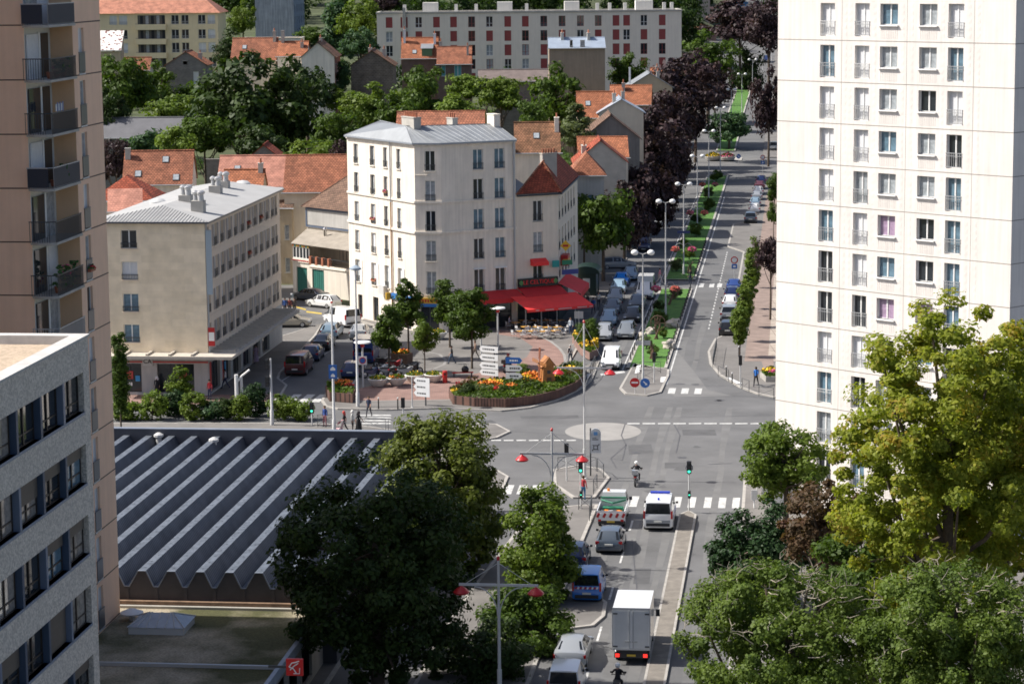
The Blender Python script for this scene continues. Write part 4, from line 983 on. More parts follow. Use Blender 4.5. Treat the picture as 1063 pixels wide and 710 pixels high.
# ---------------------------------------------------------------- cafe building beside it
def cafe_building():
    t = broot('cafe_building', 'low cream corner house with red tile roof above the red cafe awning', 'house', RE, 63)
    L = 4.85; H = 13.7; Ce = off(RE, 63, L); Cb = off(Ce, 7.5, 20); Rb = off(RE, 7.5, 20); r = random.Random(8)
    ff, _ = fr_between(t, RE, Ce); fs, Ls = fr_between(t, Ce, Cb)
    fw = [(2.0, 10.85, 3.08, 12.98), (2.0, 7.65, 3.08, 9.75), (1.95, 4.6, 3.1, 6.9)]
    sw = [(1.1+i*2.9, z, 2.15+i*2.9, z+2.05) for i in range(6) for z in (10.85, 7.65, 4.7)]
    b = MB(); b.frame(*ff); b.facade(L, 0, H, fw, .17, x0=.03); b.frame(*fs); b.facade(Ls, 0, H, sw, .17)
    b.frame(); cb, rb = tolocal(t, Cb), tolocal(t, Rb)
    for p, q in ((cb, rb), (rb, (.03, 0))): b.face([(p[0], p[1], 0), (q[0], q[1], 0), (q[0], q[1], H), (p[0], p[1], H)])
    b.build('wall', facade_mat('cafe_render', (.76, .68, .565), .07, .08), t)
    for i, o in enumerate(fw): win(t, ff, *o, .17, [M_glass, M_curt, M_glass][i], 1, 0, 'bars', .75, True)
    for o in sw: win(t, fs, *o, .17, pick(r, [(M_glass, 2), (M_curt, 1)]), 1, 0, 'bars', .75, True)
    P = [Vector((.02, -.2, H)), Vector((L+.35, -.25, H)), Vector((*cb, H))+Vector((.35, .2, 0)), Vector((rb[0], rb[1]+.2, H))]
    c = (P[0]+P[1])/2; d = (P[3]-P[0]).normalized(); r1 = c+d*3.6+Vector((0, 0, 2.9)); r2 = c+d*18+Vector((0, 0, 2.9)); u = Vector((0, 0, .06))
    rf = MB()
    for q in ((P[0], P[1], r1), (P[1], P[2], r2, r1), (P[2], P[3], r2), (P[3], P[0], r1, r2)): rf.face([v+u for v in q])
    rf.face([P[0]-u, P[3]-u, P[2]-u, P[1]-u])
    roof = rf.build('roof', M_tile_r, t)
    h = MB(); h.tube([P[0]+u, r1+u*2, r2+u*2], .11, 5); h.tube([P[1]+u, r1+u*2], .11, 5); h.build('ridge_tile', M_tile, roof)
    g = MB(); g.tube([P[0]-u*2, P[1]-u*2, P[2]-u*2], .1, 6); g.build('gutter', M_dgrey, roof)
    z = MB(); z.face([(.0, -.1, H+.1), (1.3, .6, H+.95), (.2, 3.5, H+2.4), (-.02, 2.5, H+1.5)]); z.build('zinc_valley', M_zinc, roof)
    q = c+d*5.0; chimney(t, q.x+.5, q.y, H+2.4, 1.3, 1.7, .6, 0, M_conc)
    for i in range(5): MB().lathe([(.12, 0), (.1, .4), (.13, .45)], (q.x-.15+i*.33, q.y, H+3.8), 8).build('chimney_pot', M_terra, t)
    # small red blind over the first floor window
    a = MB(); a.frame(*ff); a.face([(1.6, -.03, 7.0), (3.4, -.03, 7.0), (3.4, -.75, 6.65), (1.6, -.75, 6.65)][::-1], 0); a.face([(1.6, -.75, 6.65), (3.4, -.75, 6.65), (3.4, -.77, 6.3), (1.6, -.77, 6.3)][::-1], 0)
    a.face([(1.6, -.03, 7.0), (1.6, -.75, 6.65), (1.6, -.77, 6.3), (1.6, -.03, 6.3)], 0); a.face([(3.4, -.03, 7.0), (3.4, -.75, 6.65), (3.4, -.77, 6.3), (3.4, -.03, 6.3)], 0); a.build('window_awning', M_awn, t)
    # ground floor: dark cafe front
    gf = MB(); gf.frame(*ff); gf.box(.1, -.06, .05, L, -.005, 3.5, 0)
    for i in range(4): gf.box(.3+i*1.15, -.1, .2, 1.3+i*1.15, -.061, 2.7, 1)
    gf.frame(*fs); gf.box(0, -.06, .05, 9, -.005, 3.5, 0); gf.build('cafe_front', [plain('dark_green_front', (.02, .035, .03), .5), M_glass], t)
    # fascia with the name
    sg = MB(); sg.frame(*ff); sg.box(.1, -.30, 4.15, L-.15, -.02, 5.0); s = sg.build('name_board', plain('board_black', (.02, .025, .02), .5), t)
    q = place(t, ff, L/2, -.33, 4.58); text_mesh('LE CELTIQUE', .62, plain('letter_red', (.85, .03, .03), .4), 'lettering', t, q, (PI/2, 0, ff[2]), .03, 3.6)
    for x in (.4, L-.45):
        e = MB(); e.frame(*ff); e.cbox((x, -.32, 4.58), (.42, .03, .42), 0, 0, 0, PI/4); e.build('emblem', plain('emblem_green', (.10, .28, .08), .5), t)
    # the awnings
    def awn(f, x0, x1, z0, z1, o0, o1, val=.3, nm='awning', sp=.35, m=None):
        b = MB(); b.frame(*f); n = 6
        for i in range(n):
            a, c = x0+(x1-x0)*i/n, x0+(x1-x0)*(i+1)/n
            b.face([(a, -o0, z0), (a, -o1, z1), (c, -o1, z1), (c, -o0, z0)]); b.face([(a, -o1, z1), (a, -o1-.01, z1-val), (c, -o1-.01, z1-val), (c, -o1, z1)])
        return b.build(nm, m or M_awn, t)
    fr_, Lr = fr_between(t, (-7.0, 248.4), RE)
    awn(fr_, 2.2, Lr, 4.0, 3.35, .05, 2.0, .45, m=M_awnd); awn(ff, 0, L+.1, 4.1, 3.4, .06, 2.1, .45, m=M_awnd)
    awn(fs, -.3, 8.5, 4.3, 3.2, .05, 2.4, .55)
    awn(ff, -1.6, L+1.2, 3.45, 2.55, 1.7, 5.4, .28)
    l = MB(); l.frame(*ff)
    for x0, w in ((-.6, .4), (.5, .9), (2.0, 1.5), (4.2, 1.0), (5.6, .3)):
        k = x0
        while k < x0+w: l.box(k, -5.43, 2.36, k+.1, -5.415, 2.46); k += .14
    for x0, w in ((.6, .5), (2.6, 1.1), (4.3, .4)):
        k = x0
        while k < x0+w: l.box(k, -2.13, 3.1, k+.1, -2.115, 3.2); k += .14
    l.build('awning_lettering', plain('faded_letter_white', (.6, .52, .5), .7), t)
    p = MB(); p.frame(*ff)
    for x in (-.6, 1.2, 3.0, L+.3): p.box(x-.05, -3.2, .12, x+.05, -3.1, 3.0)
    for x in (-1.4, L+1.0): p.tube([(x, -.3, 3.0), (x, -2.8, 3.0), (x, -5.3, 2.5)], .04, 6)
    p.build('awning_support', M_grey, t)
    # tobacco and other projecting signs
    q = MB(); q.frame(*fs); q.cbox((.6, -.75, 8.1), (.12, .8, .8), 0, 0, PI/4); q.cbox((.6, -.75, 8.1), (.14, .55, .22), 1); q.build('diamond_sign', [plain('tabac_yellow', (.7, .42, .02), .5), M_red], t)
    q = MB(); q.frame(*fs); q.box(2.2, -.8, 5.8, 4.2, -.06, 6.9, 0); q.box(2.19, -.82, 6.15, 4.21, -.3, 6.5, 1); q.build('shop_sign', [M_red, MATS['tabac_yellow']], t)
    q = MB(); q.frame(*ff); q.box(L-.9, -.5, 6.0, L-.1, -.4, 6.7, 0); q.box(L+.1, -.75, 6.2, L+1.3, -.65, 6.7, 1); q.box(L+.1, -.75, 5.2, L+2.0, -.65, 5.7, 2); q.build('shop_sign', [plain('sign_teal', (.02, .3, .28), .5), plain('sign_green', (.02, .2, .1), .5), plain('sign_navy', (.04, .06, .25), .5)], t)
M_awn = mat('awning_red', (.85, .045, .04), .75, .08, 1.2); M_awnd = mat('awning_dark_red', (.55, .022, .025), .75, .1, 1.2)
cafe_building()

# ---------------------------------------------------------------- generic house
def house(name, label, cat, A, ang, L, Dp, ze, rise, roof=None, wall=None, kind='gable', wins=(), chim=(), over=.35, base=None, sky=(), roofw=None, ridge_in=None, hb=.0):
    """A: outer front-left corner (x, y); ze: eave height above sea; gable ridge runs along the front ('gable') or front to back ('front')"""
    x, y = A[0], A[1]; z0 = min(ground_z(x, y), ground_z(*off(A, ang, L))) - .6 if base is None else base
    t = broot(name, label, cat, A, ang, z0); H = ze-z0; F = FR(L, Dp); wall = wall or M_cream; roof = roof or M_tile
    b = MB(); ops = dict(front=[], left=[], right=[], back=[])
    for w in wins: ops[w[0]].append(tuple(w[1:5]))
    for k, LL in (('front', L), ('left', Dp), ('right', Dp), ('back', L)): b.frame(*F[k]); b.facade(LL, 0, H, [(o[0], o[1]-z0, o[2], o[3]-z0) for o in ops[k]], .14)
    b.frame(); o = over; up = .07
    if kind == 'gable':
        b.face([(0, 0, H), (0, Dp/2, H+rise), (0, Dp, H)]); b.face([(L, 0, H), (L, Dp, H), (L, Dp/2, H+rise)])
    elif kind == 'front':
        b.face([(0, 0, H), (L, 0, H), (L/2, 0, H+rise)]); b.face([(L, Dp, H), (0, Dp, H), (L/2, Dp, H+rise)])
    elif kind == 'flat': b.face([(0, 0, H-.3), (L, 0, H-.3), (L, Dp, H-.3), (0, Dp, H-.3)])
    elif kind == 'mono': b.face([(0, 0, H), (0, Dp, H+rise), (0, Dp, H)]); b.face([(L, 0, H), (L, Dp, H), (L, Dp, H+rise)]); b.face([(0, Dp, H), (0, Dp, H+rise), (L, Dp, H+rise), (L, Dp, H)])
    b.build('wall', wall, t)
    k = rise/(Dp/2) if kind == 'gable' else rise/(L/2)
    rf = MB()
    def sheet(q, th=.1):
        q = [Vector(v)+Vector((0, 0, up)) for v in q]; d = Vector((0, 0, th)); rf.face(q); rf.face([v-d for v in q][::-1])
        for i in range(len(q)): j = (i+1) % len(q); rf.face([q[i]-d, q[j]-d, q[j], q[i]])
    if kind == 'gable':
        e = o*k; c = .15
        sheet([(-c, -o, H-e), (L+c, -o, H-e), (L+c, Dp/2, H+rise), (-c, Dp/2, H+rise)]); sheet([(L+c, Dp+o, H-e), (-c, Dp+o, H-e), (-c, Dp/2, H+rise+.004), (L+c, Dp/2, H+rise+.004)])
    elif kind == 'front':
        e = o*k; c = .2
        sheet([(-o, -c, H-e), (L/2, -c, H+rise), (L/2, Dp+c, H+rise), (-o, Dp+c, H-e)]); sheet([(L/2, -c, H+rise+.004), (L+o, -c, H-e), (L+o, Dp+c, H-e), (L/2, Dp+c, H+rise+.004)])
    elif kind == 'hip':
        i_ = ridge_in if ridge_in is not None else min(L, Dp)/2*.95
        P = [(-o, -o, H-.1), (L+o, -o, H-.1), (L+o, Dp+o, H-.1), (-o, Dp+o, H-.1)]
        a, c = ((i_, Dp/2, H+rise), (L-i_, Dp/2, H+rise)) if L >= Dp else ((L/2, i_, H+rise), (L/2, Dp-i_, H+rise))
        if L >= Dp: fs = ((P[0], P[1], c, a), (P[1], P[2], c), (P[2], P[3], a, c), (P[3], P[0], a))
        else: fs = ((P[0], P[1], a), (P[1], P[2], c, a), (P[2], P[3], c), (P[3], P[0], a, c))
        for q in fs: sheet(q, .004)
        rf.face([P[0], P[3], P[2], P[1]])
    elif kind == 'mono': sheet([(-.15, -o, H-o*rise/Dp), (L+.15, -o, H-o*rise/Dp), (L+.15, Dp+.1, H+rise), (-.15, Dp+.1, H+rise)])
    elif kind == 'flat':
        rf.box(-.1, -.1, H, L+.1, .25, H+.15); rf.box(-.1, Dp-.25, H, L+.1, Dp+.1, H+.15); rf.box(-.1, .25, H, .25, Dp-.25, H+.15); rf.box(L-.25, .25, H, L+.1, Dp-.25, H+.15)
    ro = rf.build('roof', roof, t)
    if kind == 'gable': MB().tube([(-.2, Dp/2, H+rise+.09), (L+.2, Dp/2, H+rise+.09)], .11, 5).build('ridge_tile', roof, ro)
    if kind == 'front': MB().tube([(L/2, -.25, H+rise+.09), (L/2, Dp+.25, H+rise+.09)], .11, 5).build('ridge_tile', roof, ro)
    if kind in ('gable', 'hip', 'mono'): MB().tube([(-o, -o-.06, H-o*(k if kind == 'gable' else .3)-.02), (L+o, -o-.06, H-o*(k if kind == 'gable' else .3)-.02)], .07, 5).build('gutter', M_grey, ro)
    for c in chim: chimney(t, c[0], c[1], H+c[2], c[3], *(c[4:6] if len(c) > 5 else (.5, .9)), c[6] if len(c) > 6 else 2, c[7] if len(c) > 7 else M_conc)
    for s in sky:
        # skylight on the front slope at (x, fraction up)
        f = s[1]; y_ = f*Dp/2; z_ = H+f*rise+up+.05; a = math.atan2(rise, Dp/2)
        so = MB().cbox((0, 0, 0), (.75, 1.0, .08), 0).build('skylight', M_dgrey, ro); so.location = (s[0], y_, z_); so.rotation_euler = (a, 0, 0)
        MB().box(-.31, -.44, .042, .31, .44, .055).build('pane', M_curt, so)
    for w in wins:
        p = w[5] if len(w) > 5 else M_glass
        ww = win(t, F[w[0]], w[1], w[2]-z0, w[3], w[4]-z0, .14, p, 1 if w[3]-w[1] > .8 else 0, 0, None, 1, True)
    return t
def hp(name, label, cat, xl, xr, ye, Y, Dp, rise, turn=0, **k):
    a = D(xl, ye, Y); b = D(xr, ye, Y); L = b[0]-a[0]
    return house(name, label, cat, a[:2], 90+turn, L/max(.5, math.cos(R(turn))), Dp, a[2], rise, **k)
# ---------------------------------------------------------------- the houses behind
M_corr = mat('corrugated_sheet', (.13, .13, .14), .7, .15, .8); M_slate = mat('slate_roof', (.11, .11, .115), .7, .2, 1.)
M_teal = plain('teal_shutter', (.10, .35, .36), .6)
M_spot, _nt, _b = new_mat('spotted_roof'); _v = _nt.nodes.new('ShaderNodeTexVoronoi'); _v.inputs['Scale'].default_value = 1.6; _tc = _nt.nodes.new('ShaderNodeTexCoord'); _nt.links.new(_tc.outputs['Object'], _v.inputs['Vector'])
_r = _nt.nodes.new('ShaderNodeValToRGB'); _r.color_ramp.interpolation = 'CONSTANT'; _r.color_ramp.elements[0].color = (.18, .05, .05, 1); _r.color_ramp.elements[1].color = (.8, .78, .72, 1); _r.color_ramp.elements[1].position = .33
_nt.links.new(_v.outputs['Distance'], _r.inputs['Fac']); _nt.links.new(_r.outputs['Color'], _b.inputs['Base Color'])
hp('house', 'house with orange tile roof, tall end chimney and three skylights behind the beige building', 'house', 128, 198, 190, 278, 8, 3.2, -3, sky=((1.6, .25), (4.6, .7), (5.9, .12)), chim=((.3, 3.2, 1.2, 2.4, .6, .6, 0, M_conc),), wall=M_offwhite)
hp('house', 'low house with striped red and grey hipped tile roof beside the pink tower', 'house', 96, 158, 208, 258, 7, 2.3, 2, kind='hip', roof=M_tile_r, wall=M_cream)
hp('outbuilding', 'small lean-to with plain pink roof behind the flat grey roof edge', 'outbuilding', 113, 146, 219, 250, 4, 1.8, -8, kind='mono', roof=M_tile_p, wall=M_cream)
hp('house', 'long house with plain pink tile roof and one roof window', 'house', 226, 303, 193, 290, 9, 3.1, 0, roof=M_tile_p, wall=M_cream, sky=((2.1, .55),))
hp('house', 'small orange-roofed house with zinc gable trim and a stubby double chimney', 'house', 232, 272, 195, 270, 5, 1.7, 0, roof=M_tile_o, wall=M_ochre, chim=((3.9, 2.4, 1.6, .8, .5, .9, 2),))
hp('house', 'wide house with weathered orange-brown tile roof left of the white corner building', 'house', 295, 378, 198, 289, 10, 3.7, 0, roof=M_tile, wall=M_cream)
hp('house', 'tall house whose red roof strip shows just above the zinc roof ridge', 'house', 412, 502, 134, 282, 9, 1.6, 0, roof=M_tile, wall=M_cream, base=0)
hp('house', 'grey gabled house with brown tile slope among the garden trees', 'house', 509, 556, 121, 385, 9, 4.0, 4, kind='front', roof=M_tile_b, wall=M_block)
hp('house', 'white-walled house with mottled mossy tile roof and tall white chimney', 'house', 535, 581, 157, 288, 8, 3.0, 0, roof=M_tile_old, wall=M_offwhite, sky=((2.5, .5),), chim=((4.9, 3.2, 1.2, 2.4, .5, 1.3, 1, M_offwhite),))
hp('house', 'pale blue-grey house with orange hipped roof behind the cafe', 'house', 592, 627, 182, 296, 7, 2.5, 0, kind='hip', roof=M_tile, wall=facade_mat('blue_grey_render', (.42, .43, .42)), wins=(('front', 1.3, 6.6, 2.8, 9.6, MATS['pane_blue'] if 'pane_blue' in MATS else M_blue_c),))
hp('house', 'house with two-tone orange roof and row of chimney pots above the cafe', 'house', 597, 650, 168, 312, 8, 2.6, 0, kind='front', roof=M_tile_r, wall=M_conc, chim=((1.2, 2.5, .8, 1.0, .6, 2.6, 5),))
hp('house', 'orange tiled house with white end wall beside the dark purple trees', 'house', 601, 652, 163, 322, 9, 2.2, 0, roof=M_tile_o, wall=M_offwhite)
hp('house', 'dark grey rendered house with broad blank gable end', 'house', 604, 664, 144, 335, 10, 3.1, 0, kind='front', roof=M_tile_b, wall=facade_mat('dark_render', (.21, .205, .195), .2, .2))
hp('house', 'orange tiled roof house behind the tall dark green garden tree', 'house', 600, 636, 121, 352, 8, 3.2, 0, roof=M_tile_o, wall=M_ochre, sky=((1.5, .5),))
hp('house', 'house with pale blue metal roof and grouped chimney stacks', 'house', 622, 668, 117, 350, 9, 1.8, 0, kind='front', roof=mat('pale_blue_metal', (.42, .47, .53), .4, .12, 1., metal=.3), wall=M_cream, chim=((2.2, 2, 1.2, 1.3), (3.6, 5, 1.2, 1.4)))
hp('house', 'tan stone house with blue-grey gable edging and tall white flue', 'house', 651, 698, 91, 415, 9, 2.3, 0, kind='front', roof=M_zinc, wall=M_ochre, chim=((.6, 3, .9, 2.2, .3, .3, 0, M_wpaint), (5.4, 4, 1.2, 1.2)))
hp('house', 'small orange roofed house close under the red-panelled block', 'house', 677, 707, 86, 445, 8, 2.4, 0, roof=M_tile_o, wall=M_cream, chim=((1.0, 2, 1.2, 1.5), (3.2, 2, 1.2, 1.3)))
hp('house', 'orange roofed cottage showing between grey gable and purple trees', 'house', 633, 675, 108, 385, 8, 2.6, 5, roof=M_tile_o, wall=M_ochre, chim=((2, 3, 1.8, 1.2),))
hp('apartment_house', 'blank brown-beige block with blue zinc roof before the red-panelled flats', 'house', 570, 628, 50, 430, 10, 1.5, 0, kind='gable', roof=mat('zinc_blue', (.36, .42, .50), .45, .12, .8, metal=.3), wall=facade_mat('brown_beige', (.33, .265, .20)), wins=(('front', 3.6, 23, 4.1, 24), ('front', 5.4, 23, 6.2, 24, M_curt)), chim=((2.4, 5, 1.5, .9, .5, 2.6, 4), (7, 5, 1.5, .8, .5, 3, 4)))
hp('house', 'dark rubble stone house with blank gable wall and brown roof', 'house', 364, 408, 68, 405, 11, 2.3, 0, kind='front', roof=M_tile_old, wall=M_stone_d, chim=((3.2, 1.0, 1.9, .8, .6, 1.2, 3), (5.2, 6, 1, 1.3)))
q = hp('house', 'brick house with bright orange roof, white chimneys and a zinc dormer', 'house', 417, 454, 60, 432, 9, 3.2, 0, roof=M_tile_o, wall=M_brick, chim=((.4, 3.5, 1.5, 3.2, .4, .6, 1, M_wpaint), (5.7, 3.2, 1.5, 2.4, .4, .7, 1, M_wpaint)), sky=((2.2, .25),))
_e = D(435, 60, 432)[2]-q.location.z; _m = MB(); _m.box(3.5, .2, _e, 5.3, 3.0, _e+1.5); _m.build('dormer', plain('dormer_green', (.10, .2, .1), .6), q); MB().face([(3.3, -.1, _e+1.55), (5.5, -.1, _e+1.55), (5.5, 3.6, _e+2.4), (3.3, 3.6, _e+2.4)]).build('dormer_roof', M_zinc, q)
hp('house', 'dark brick house with orange roof and two teal windows', 'house', 454, 489, 66, 426, 8, 2.6, 0, roof=M_tile, wall=M_brick, wins=(('front', .7, 18.2, 1.4, 20.0, M_teal), ('front', 2.9, 17.4, 4.1, 20.0, M_teal)), chim=((.5, 4.5, 2.2, 1.3), (5.2, 2, 1.6, 1.2, .35, .35, 1)))
hp('outbuilding', 'long low outbuilding with dull brown roof under the red-panelled block', 'outbuilding', 497, 588, 84, 445, 6, 1.7, 0, roof=mat('dull_brown_roof', (.17, .135, .125), .9, .2, 1.), wall=M_block)
q = hp('house', 'white gabled house with red brick side wall behind the big round trees', 'house', 313, 347, 59, 398, 13, 2.2, 0, kind='front', roof=M_tile_old, wall=M_offwhite, chim=((2.6, 7, 1.9, .8),))
_l = q.children[0]; _Lh = D(347, 59, 398)[0]-D(313, 59, 398)[0]; _H = D(313, 59, 398)[2]-q.location.z
_m = MB(); _m.box(_Lh+.003, .1, 0, _Lh+.06, 13, _H-.1); _w = _m.build('brick_side_wall', M_redbrick, q)
for i in range(3):
    for z in (1.2, 3.6, 6.0): win(q, (_Lh, 0, PI/2), 1.5+i*4, _H-z-1.5, 2.5+i*4, _H-z, -.07, M_curt, 1, 0, None, 1, True)
hp('house', 'weathered orange roofed house with one small skylight at the garden edge', 'house', 240, 286, 62, 412, 9, 3.3, 0, roof=M_tile, wall=M_cream, sky=((2.0, .55),), chim=((6.9, 4, 2.2, 2.2, .5, .8, 1),))
hp('house', 'house with pale orange roof stretching to the white gable', 'house', 288, 318, 58, 410, 8, 2.1, 0, roof=M_tile_o, wall=M_offwhite, chim=((.6, 4, 1.6, 2.3, .5, .8, 0), (3.9, 2.5, 1, 1)))
hp('outbuilding', 'low flat-roofed pale outbuilding below the grey tower', 'outbuilding', 250, 312, 41, 480, 9, .5, 0, kind='flat', roof=M_conc, wall=M_offwhite)
hp('house', 'small grey blockwork house with bright orange roof and white door', 'house', 172, 214, 67.5, 455, 9, 2.3, 0, kind='front', roof=M_tile_o, wall=M_block, wins=(('front', 3.2, 20.2, 3.95, 21.9, M_wpaint), ('front', 5.0, 15.9, 6.0, 18.2, M_wpaint)), chim=((6.0, 3, .9, 1.0, .7, .7, 1),))
hp('shed', 'long shed with grey corrugated roof below the garden trees', 'shed', 96, 187, 142, 345, 7, 2.3, 0, roof=M_corr, wall=M_block)
hp('outbuilding', 'white spotted roof at the edge of the pink tower', 'outbuilding', 98, 125, 52, 440, 4, 3.2, 0, kind='mono', roof=M_spot, wall=M_ochre)
hp('house', 'small red roof half hidden by the leafy trees under the yellow flats', 'house', 122, 155, 72, 445, 5, 1.9, 0, roof=M_tile, wall=M_cream)
hp('shed', 'dark garden shed with red-brown pitched roof under the big trees', 'shed', 255, 293, 166, 312, 6, 1.8, 0, kind='front', roof=M_tile_r, wall=M_block)
hp('house', 'brick house with tiled gable roof at the far end of the avenue', 'house', 716, 744, 36, 780, 10, 3.2, -12, kind='front', roof=M_tile_old, wall=mat('pinkish_brick', (.36, .22, .17), .9, .2, 1.), chim=((1.4, 2, 1.8, 1.4), (4.4, 5, 1.2, 1.4)))
# garden wall
A = D(214, 166, 318); t = thing('garden_wall', 'grey concrete garden wall behind the orange roof with skylights', 'wall', (A[0], A[1], 0), 0); MB().box(0, 0, 0, 6.5, .25, A[2]).build('wall', M_block, t); MB().box(-.04, -.05, A[2], 6.54, .3, A[2]+.1).build('coping', M_conc, t)

# ---------------------------------------------------------------- garages and the brown-roofed house over them
def garage_house():
    A = G(304.5, 303); Bp = G(372, 313.5)
    ang = math.degrees(math.atan2(Bp[0]-A[0], Bp[1]-A[1])); L = math.hypot(Bp[0]-A[0], Bp[1]-A[1])
    t = broot('garage_house', 'white garage house with two green doors, roof terrace and brown tiled hip roof', 'house', A, ang)
    H = 3.55; b = MB(); doors = [(.7, .05, 2.75, 3.0), (3.7, .05, 5.95, 3.0)]
    b.facade(L, 0, H, doors, .2); b.frame(0, 6.5, -PI/2); b.facade(6.5, 0, H, []); b.frame(); b.face([(0, 0, H-.4), (L, 0, H-.4), (L, 6.5, H-.4), (0, 6.5, H-.4)])
    b.box(-2.7, 4.2, H-.4, L, 10, 9.3) ; b.build('wall', M_offwhite, t)
    gm = mat('garage_green', (.03, .16, .13), .6, .1, 2.)
    for a, z0, c, z1 in doors:
        d = MB(); d.box(a, .14, z0, c, .2, z1)
        for i in range(6): d.box(a+.02+i*(c-a)/6, .115, z0, a+.06+i*(c-a)/6, .14, z1)
        d.box((a+c)/2-.02, .10, z0, (a+c)/2+.02, .14, z1); d.build('garage_door', gm, t)
    tr = MB(); tr.box(-.05, -.12, H, 3.2, .04, H+.14); tr.box(3.2, -.1, H-.35, L, .03, H-.22); tr.build('ledge', M_offwhite, t)
    rl = MB(); rl.box(3.2, 0, H+.75, L, .06, H+.82)
    for i in range(26): rl.box(3.2+i*.16, .01, H, 3.225+i*.16, .05, H+.78)
    rl.build('railing', M_dgrey, t)
    for i in range(4): MB().box(3.2+i*1.15, -.05, H-.05, 3.55+i*1.15, .3, H+.85).build('terracotta_post', M_terra, t)
    # glazed veranda on the left, recessed living room on the right
    vr = MB(); vr.box(.0, .02, H+.1, 3.1, .25, H+.45); vr.build('veranda_base', M_offwhite, t)
    for i in range(5): win(t, (0, 0, 0), .08+i*.62, H+.45, .64+i*.62, H+1.75, .06, M_glass, 0, 0, None, 1, False)
    bu = MB()
    for i in range(9): bu.box(.05+i*.36, -.03, H+1.78, .25+i*.36, -.015, H+2.0, i % 3)
    bu.build('bunting', [M_florange, MATS['sign_teal'], M_flyel], t)
    fl = MB()
    for i in range(12): fl.cbox((.1+i*.26, -.06, H+.2), (.2, .12, .12), 0, i)
    fl.build('flower_box', M_flred, t)
    win(t, (0, 4.15, 0), 3.4, H+.0, 5.4, H+1.9, .05, M_glass, 2, 0, None, 1, False, frame=M_dgrey); win(t, (0, 4.15, 0), 5.9, H+.2, 7.2, H+1.9, .05, M_glass, 1, 0, None, 1, False)
    cr = MB(); cr.face([(-.1, -.15, H+2.1), (L, -.15, H+2.1), (L, 4.2, H+3.3), (-2.7, 4.2, H+3.3)]); cr.face([(-.1, -.15, H+2.05), (-2.7, 4.2, H+3.25), (L, 4.2, H+3.25), (L, -.15, H+2.05)]); cr.build('lean_to_roof', mat('bitumen_roof', (.30, .265, .22), .9, .2, 1.), t)
    sd = MB(); sd.face([(0, 0, H+2.05), (0, 4.2, H+3.25), (0, 4.2, H), (0, 0, H)]); sd.build('veranda_side', M_offwhite, t)
    up = MB(); up.box(-2.65, 4.05, 7.3, L, 4.19, 9.1, 0); up.box(-2.7, 4.0, 9.1, L, 4.19, 9.35, 1); up.box(-2.7, 4.0, 7.05, L, 4.19, 7.25, 1); up.box(-2.72, 3.98, 7.05, -2.5, 4.19, 9.35, 1); up.build('upper_band', [facade_mat('grey_band', (.45, .44, .42)), plain('band_blue', (.10, .13, .19), .6)], t)
    win(t, (0, 4.0, 0), 5.9, 7.7, 7.3, 8.9, -.03, M_curt, 1, 0, None, 1, True)
    MB().lathe([(.18, 0), (.18, .9), (.26, 1.0), (.1, 1.2)], (2.6, 2.8, H+2.7), 10).build('flue', M_chrome, t)
    rf = MB(); P = [(-3.2, 3.7, 9.4), (L+.2, 3.7, 9.4), (L+.2, 13.5, 9.4), (-3.2, 13.5, 9.4)]; a, c = (.6, 8.6, 13.3), (L+.2, 8.6, 13.3)
    for q in ((P[0], P[1], c, a), (P[2], P[3], a, c), (P[3], P[0], a)): rf.face(q)
    rf.face(P[::-1]); r = rf.build('roof', M_tile_b, t); MB().tube([P[0], a, c], .1, 5).build('ridge_tile', M_tile_b, r)
    chimney(t, 2.2, 8.6, 13.0, .8, .7, .6, 1, M_redbrick)
    e = MB()
    e.box(L-1.6, -.12, 2.2, L-.6, -.02, 2.9); e.build('number_board', M_lgrey, t)
garage_house()
q = house('house', 'narrow ochre house with four white-framed windows and sloping brown roof', 'house', D(283, 305, 289)[:2], 100, 2.6, 10, 9.2, 2.6, roof=M_tile_b, wall=M_ochre, kind='gable', wins=[('front', .35, z, .95, z+1.75, M_curt) for z in (1.4, 5.3)]+[('front', 1.6, z, 2.2, z+1.75, M_curt) for z in (1.4, 5.3)], base=-.05, sky=((1.2, .4),))

